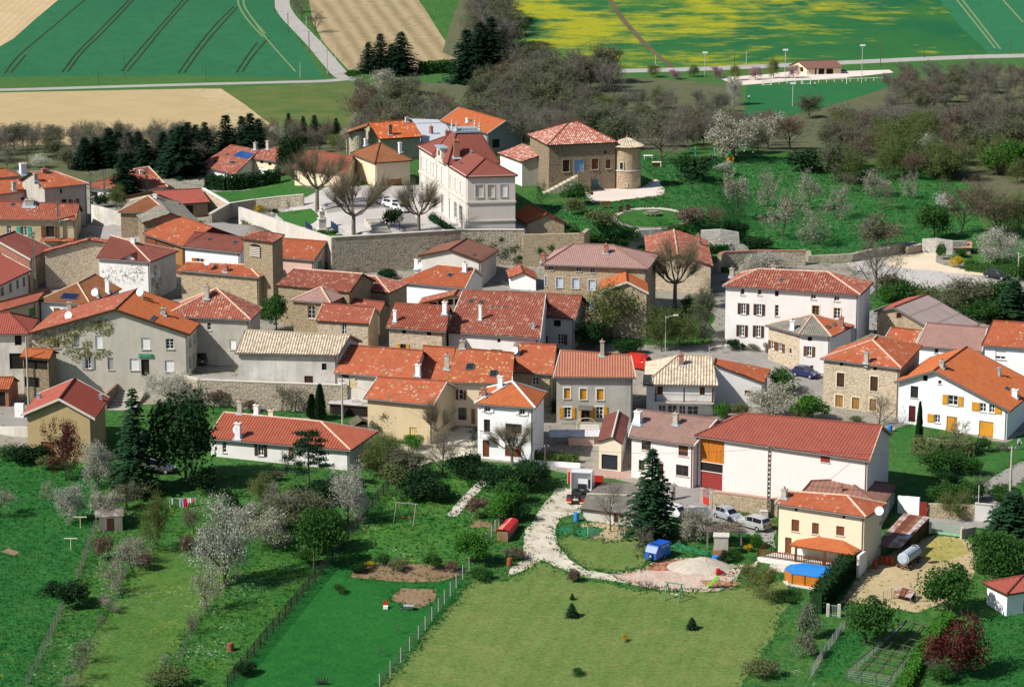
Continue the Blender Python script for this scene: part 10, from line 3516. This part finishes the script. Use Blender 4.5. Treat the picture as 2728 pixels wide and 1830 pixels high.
creeper('dark dry creeper on the shaded side of the vine house',HS['vine_house'],'r','E',[(1610,1250,40,60),(1620,1420,50,70),(1660,1350,30,60),(1590,1350,30,70),(1640,1500,30,50)],L_TWIGV,.12,.12,50)
SH=HS['yellow_shutters'].sides['f']
rt=root('patio_steps',gnd('N',(20,1010)),'stone steps up to the yellow-shuttered grey house','staircase')
a_,b_=gnd('N',(40,960)),gnd('N',(60,1120))
z0=b_.z
for i in range(8):
 mb=MB()
 p=b_+(a_-b_)*(i/8)
 mb.box(V3((p.x-1.2,p.y,z0-.4)),(2.4,0,0),(0,(a_.y-b_.y)/8*.97,0),(0,0,.5+.15*i))
 mb.bd('step',MSL,rt)
g=gnd('N',(-160,1120))
rt=root('patio_shelter',g,'low garden shelter with white sheet roof behind the clipped hedge','shelter')
mb=MB()
mb.box(g+V3((-.2,.2,-.2)),(3.2,0,0),(0,1.4,0),(0,0,1.2))
mb.bd('wall',P_ROSE,rt)
mb=MB()
mb.box(g+V3((-2.6,0,1.15)),(6.4,0,0),(0,2.,.35),(0,0,.06))
mb.bd('roof',msh('white_sheet',(.62,.62,.64),(.35,.33,.32),.1),rt)
p=[onp('N',q,SH['o'],SH['n']) for q in ((-75,705),(75,712))]
mb=MB()
d=(p[1]-p[0])
mb.box(p[0],d,SH['n']*.9-UPV*.35,(0,0,.1))
mb.bd('door_canopy',T_GREY,HS['yellow_shutters'].root)
g=gnd('N',(5,965))
rt=root('garden_arch',g,'white hoop arch at the top of the patio steps','arch')
mb=MB()
mb.tube([g+V3((-1.2*cos(pi*k/10),0,.9+.8*sin(pi*k/10) if 0<k<10 else 0)) for k in range(11)],.04,.04,5)
mb.bd('hoop',MCR,rt)
g=gnd('B',(905,1440))
r_=78/3.34/FN*g.y
z1=on_y('B',(905,1172),g.y).z
rt=root('old_round_tower',g,'old rubble round tower with small lean-to roof beside the striped orange roof','tower')
c_=V3((on_y('B',(905,1300),g.y).x,g.y+r_,0))
mb=MB()
mb.lathe(c_,[(r_,g.z-1),(r_*.98,z1)],28)
mb.bd('wall',ST_GREY,rt)
mb=MB()
p=[c_+V3(q) for q in ((-r_-.5,-r_-.3,z1-.35),(r_+.3,-r_-.3,z1+1.),(r_+.3,r_+.3,z1+1.),(-r_-.5,r_+.3,z1-.35))]
ssh(mb,[p[3],p[0],p[1],p[2]],.34,.08,.14)
mb.bd('roof',[T_OCHRE,WDB],rt)
t=Tree(404)
for (x,y,r1) in ((760,1240,40),(880,1280,45),(960,1235,25),(1000,1330,40),(1095,1300,30),(1120,1390,30),(700,1350,25),(300,1330,25),(1300,1330,35),(1400,1300,30)):
 q=on_y('G',(x,y),417.3 if x>300 else 416.5)
 k=r1/3.34/FN*418
 for i in range(130):t.leaf(q+V3((t.r.gauss(0,k*.5),-abs(t.r.gauss(0,.12)),t.r.gauss(0,k*.45))),.11,0)
tag(t.cr.bd('wall_plants',L_MID),kind='stuff')
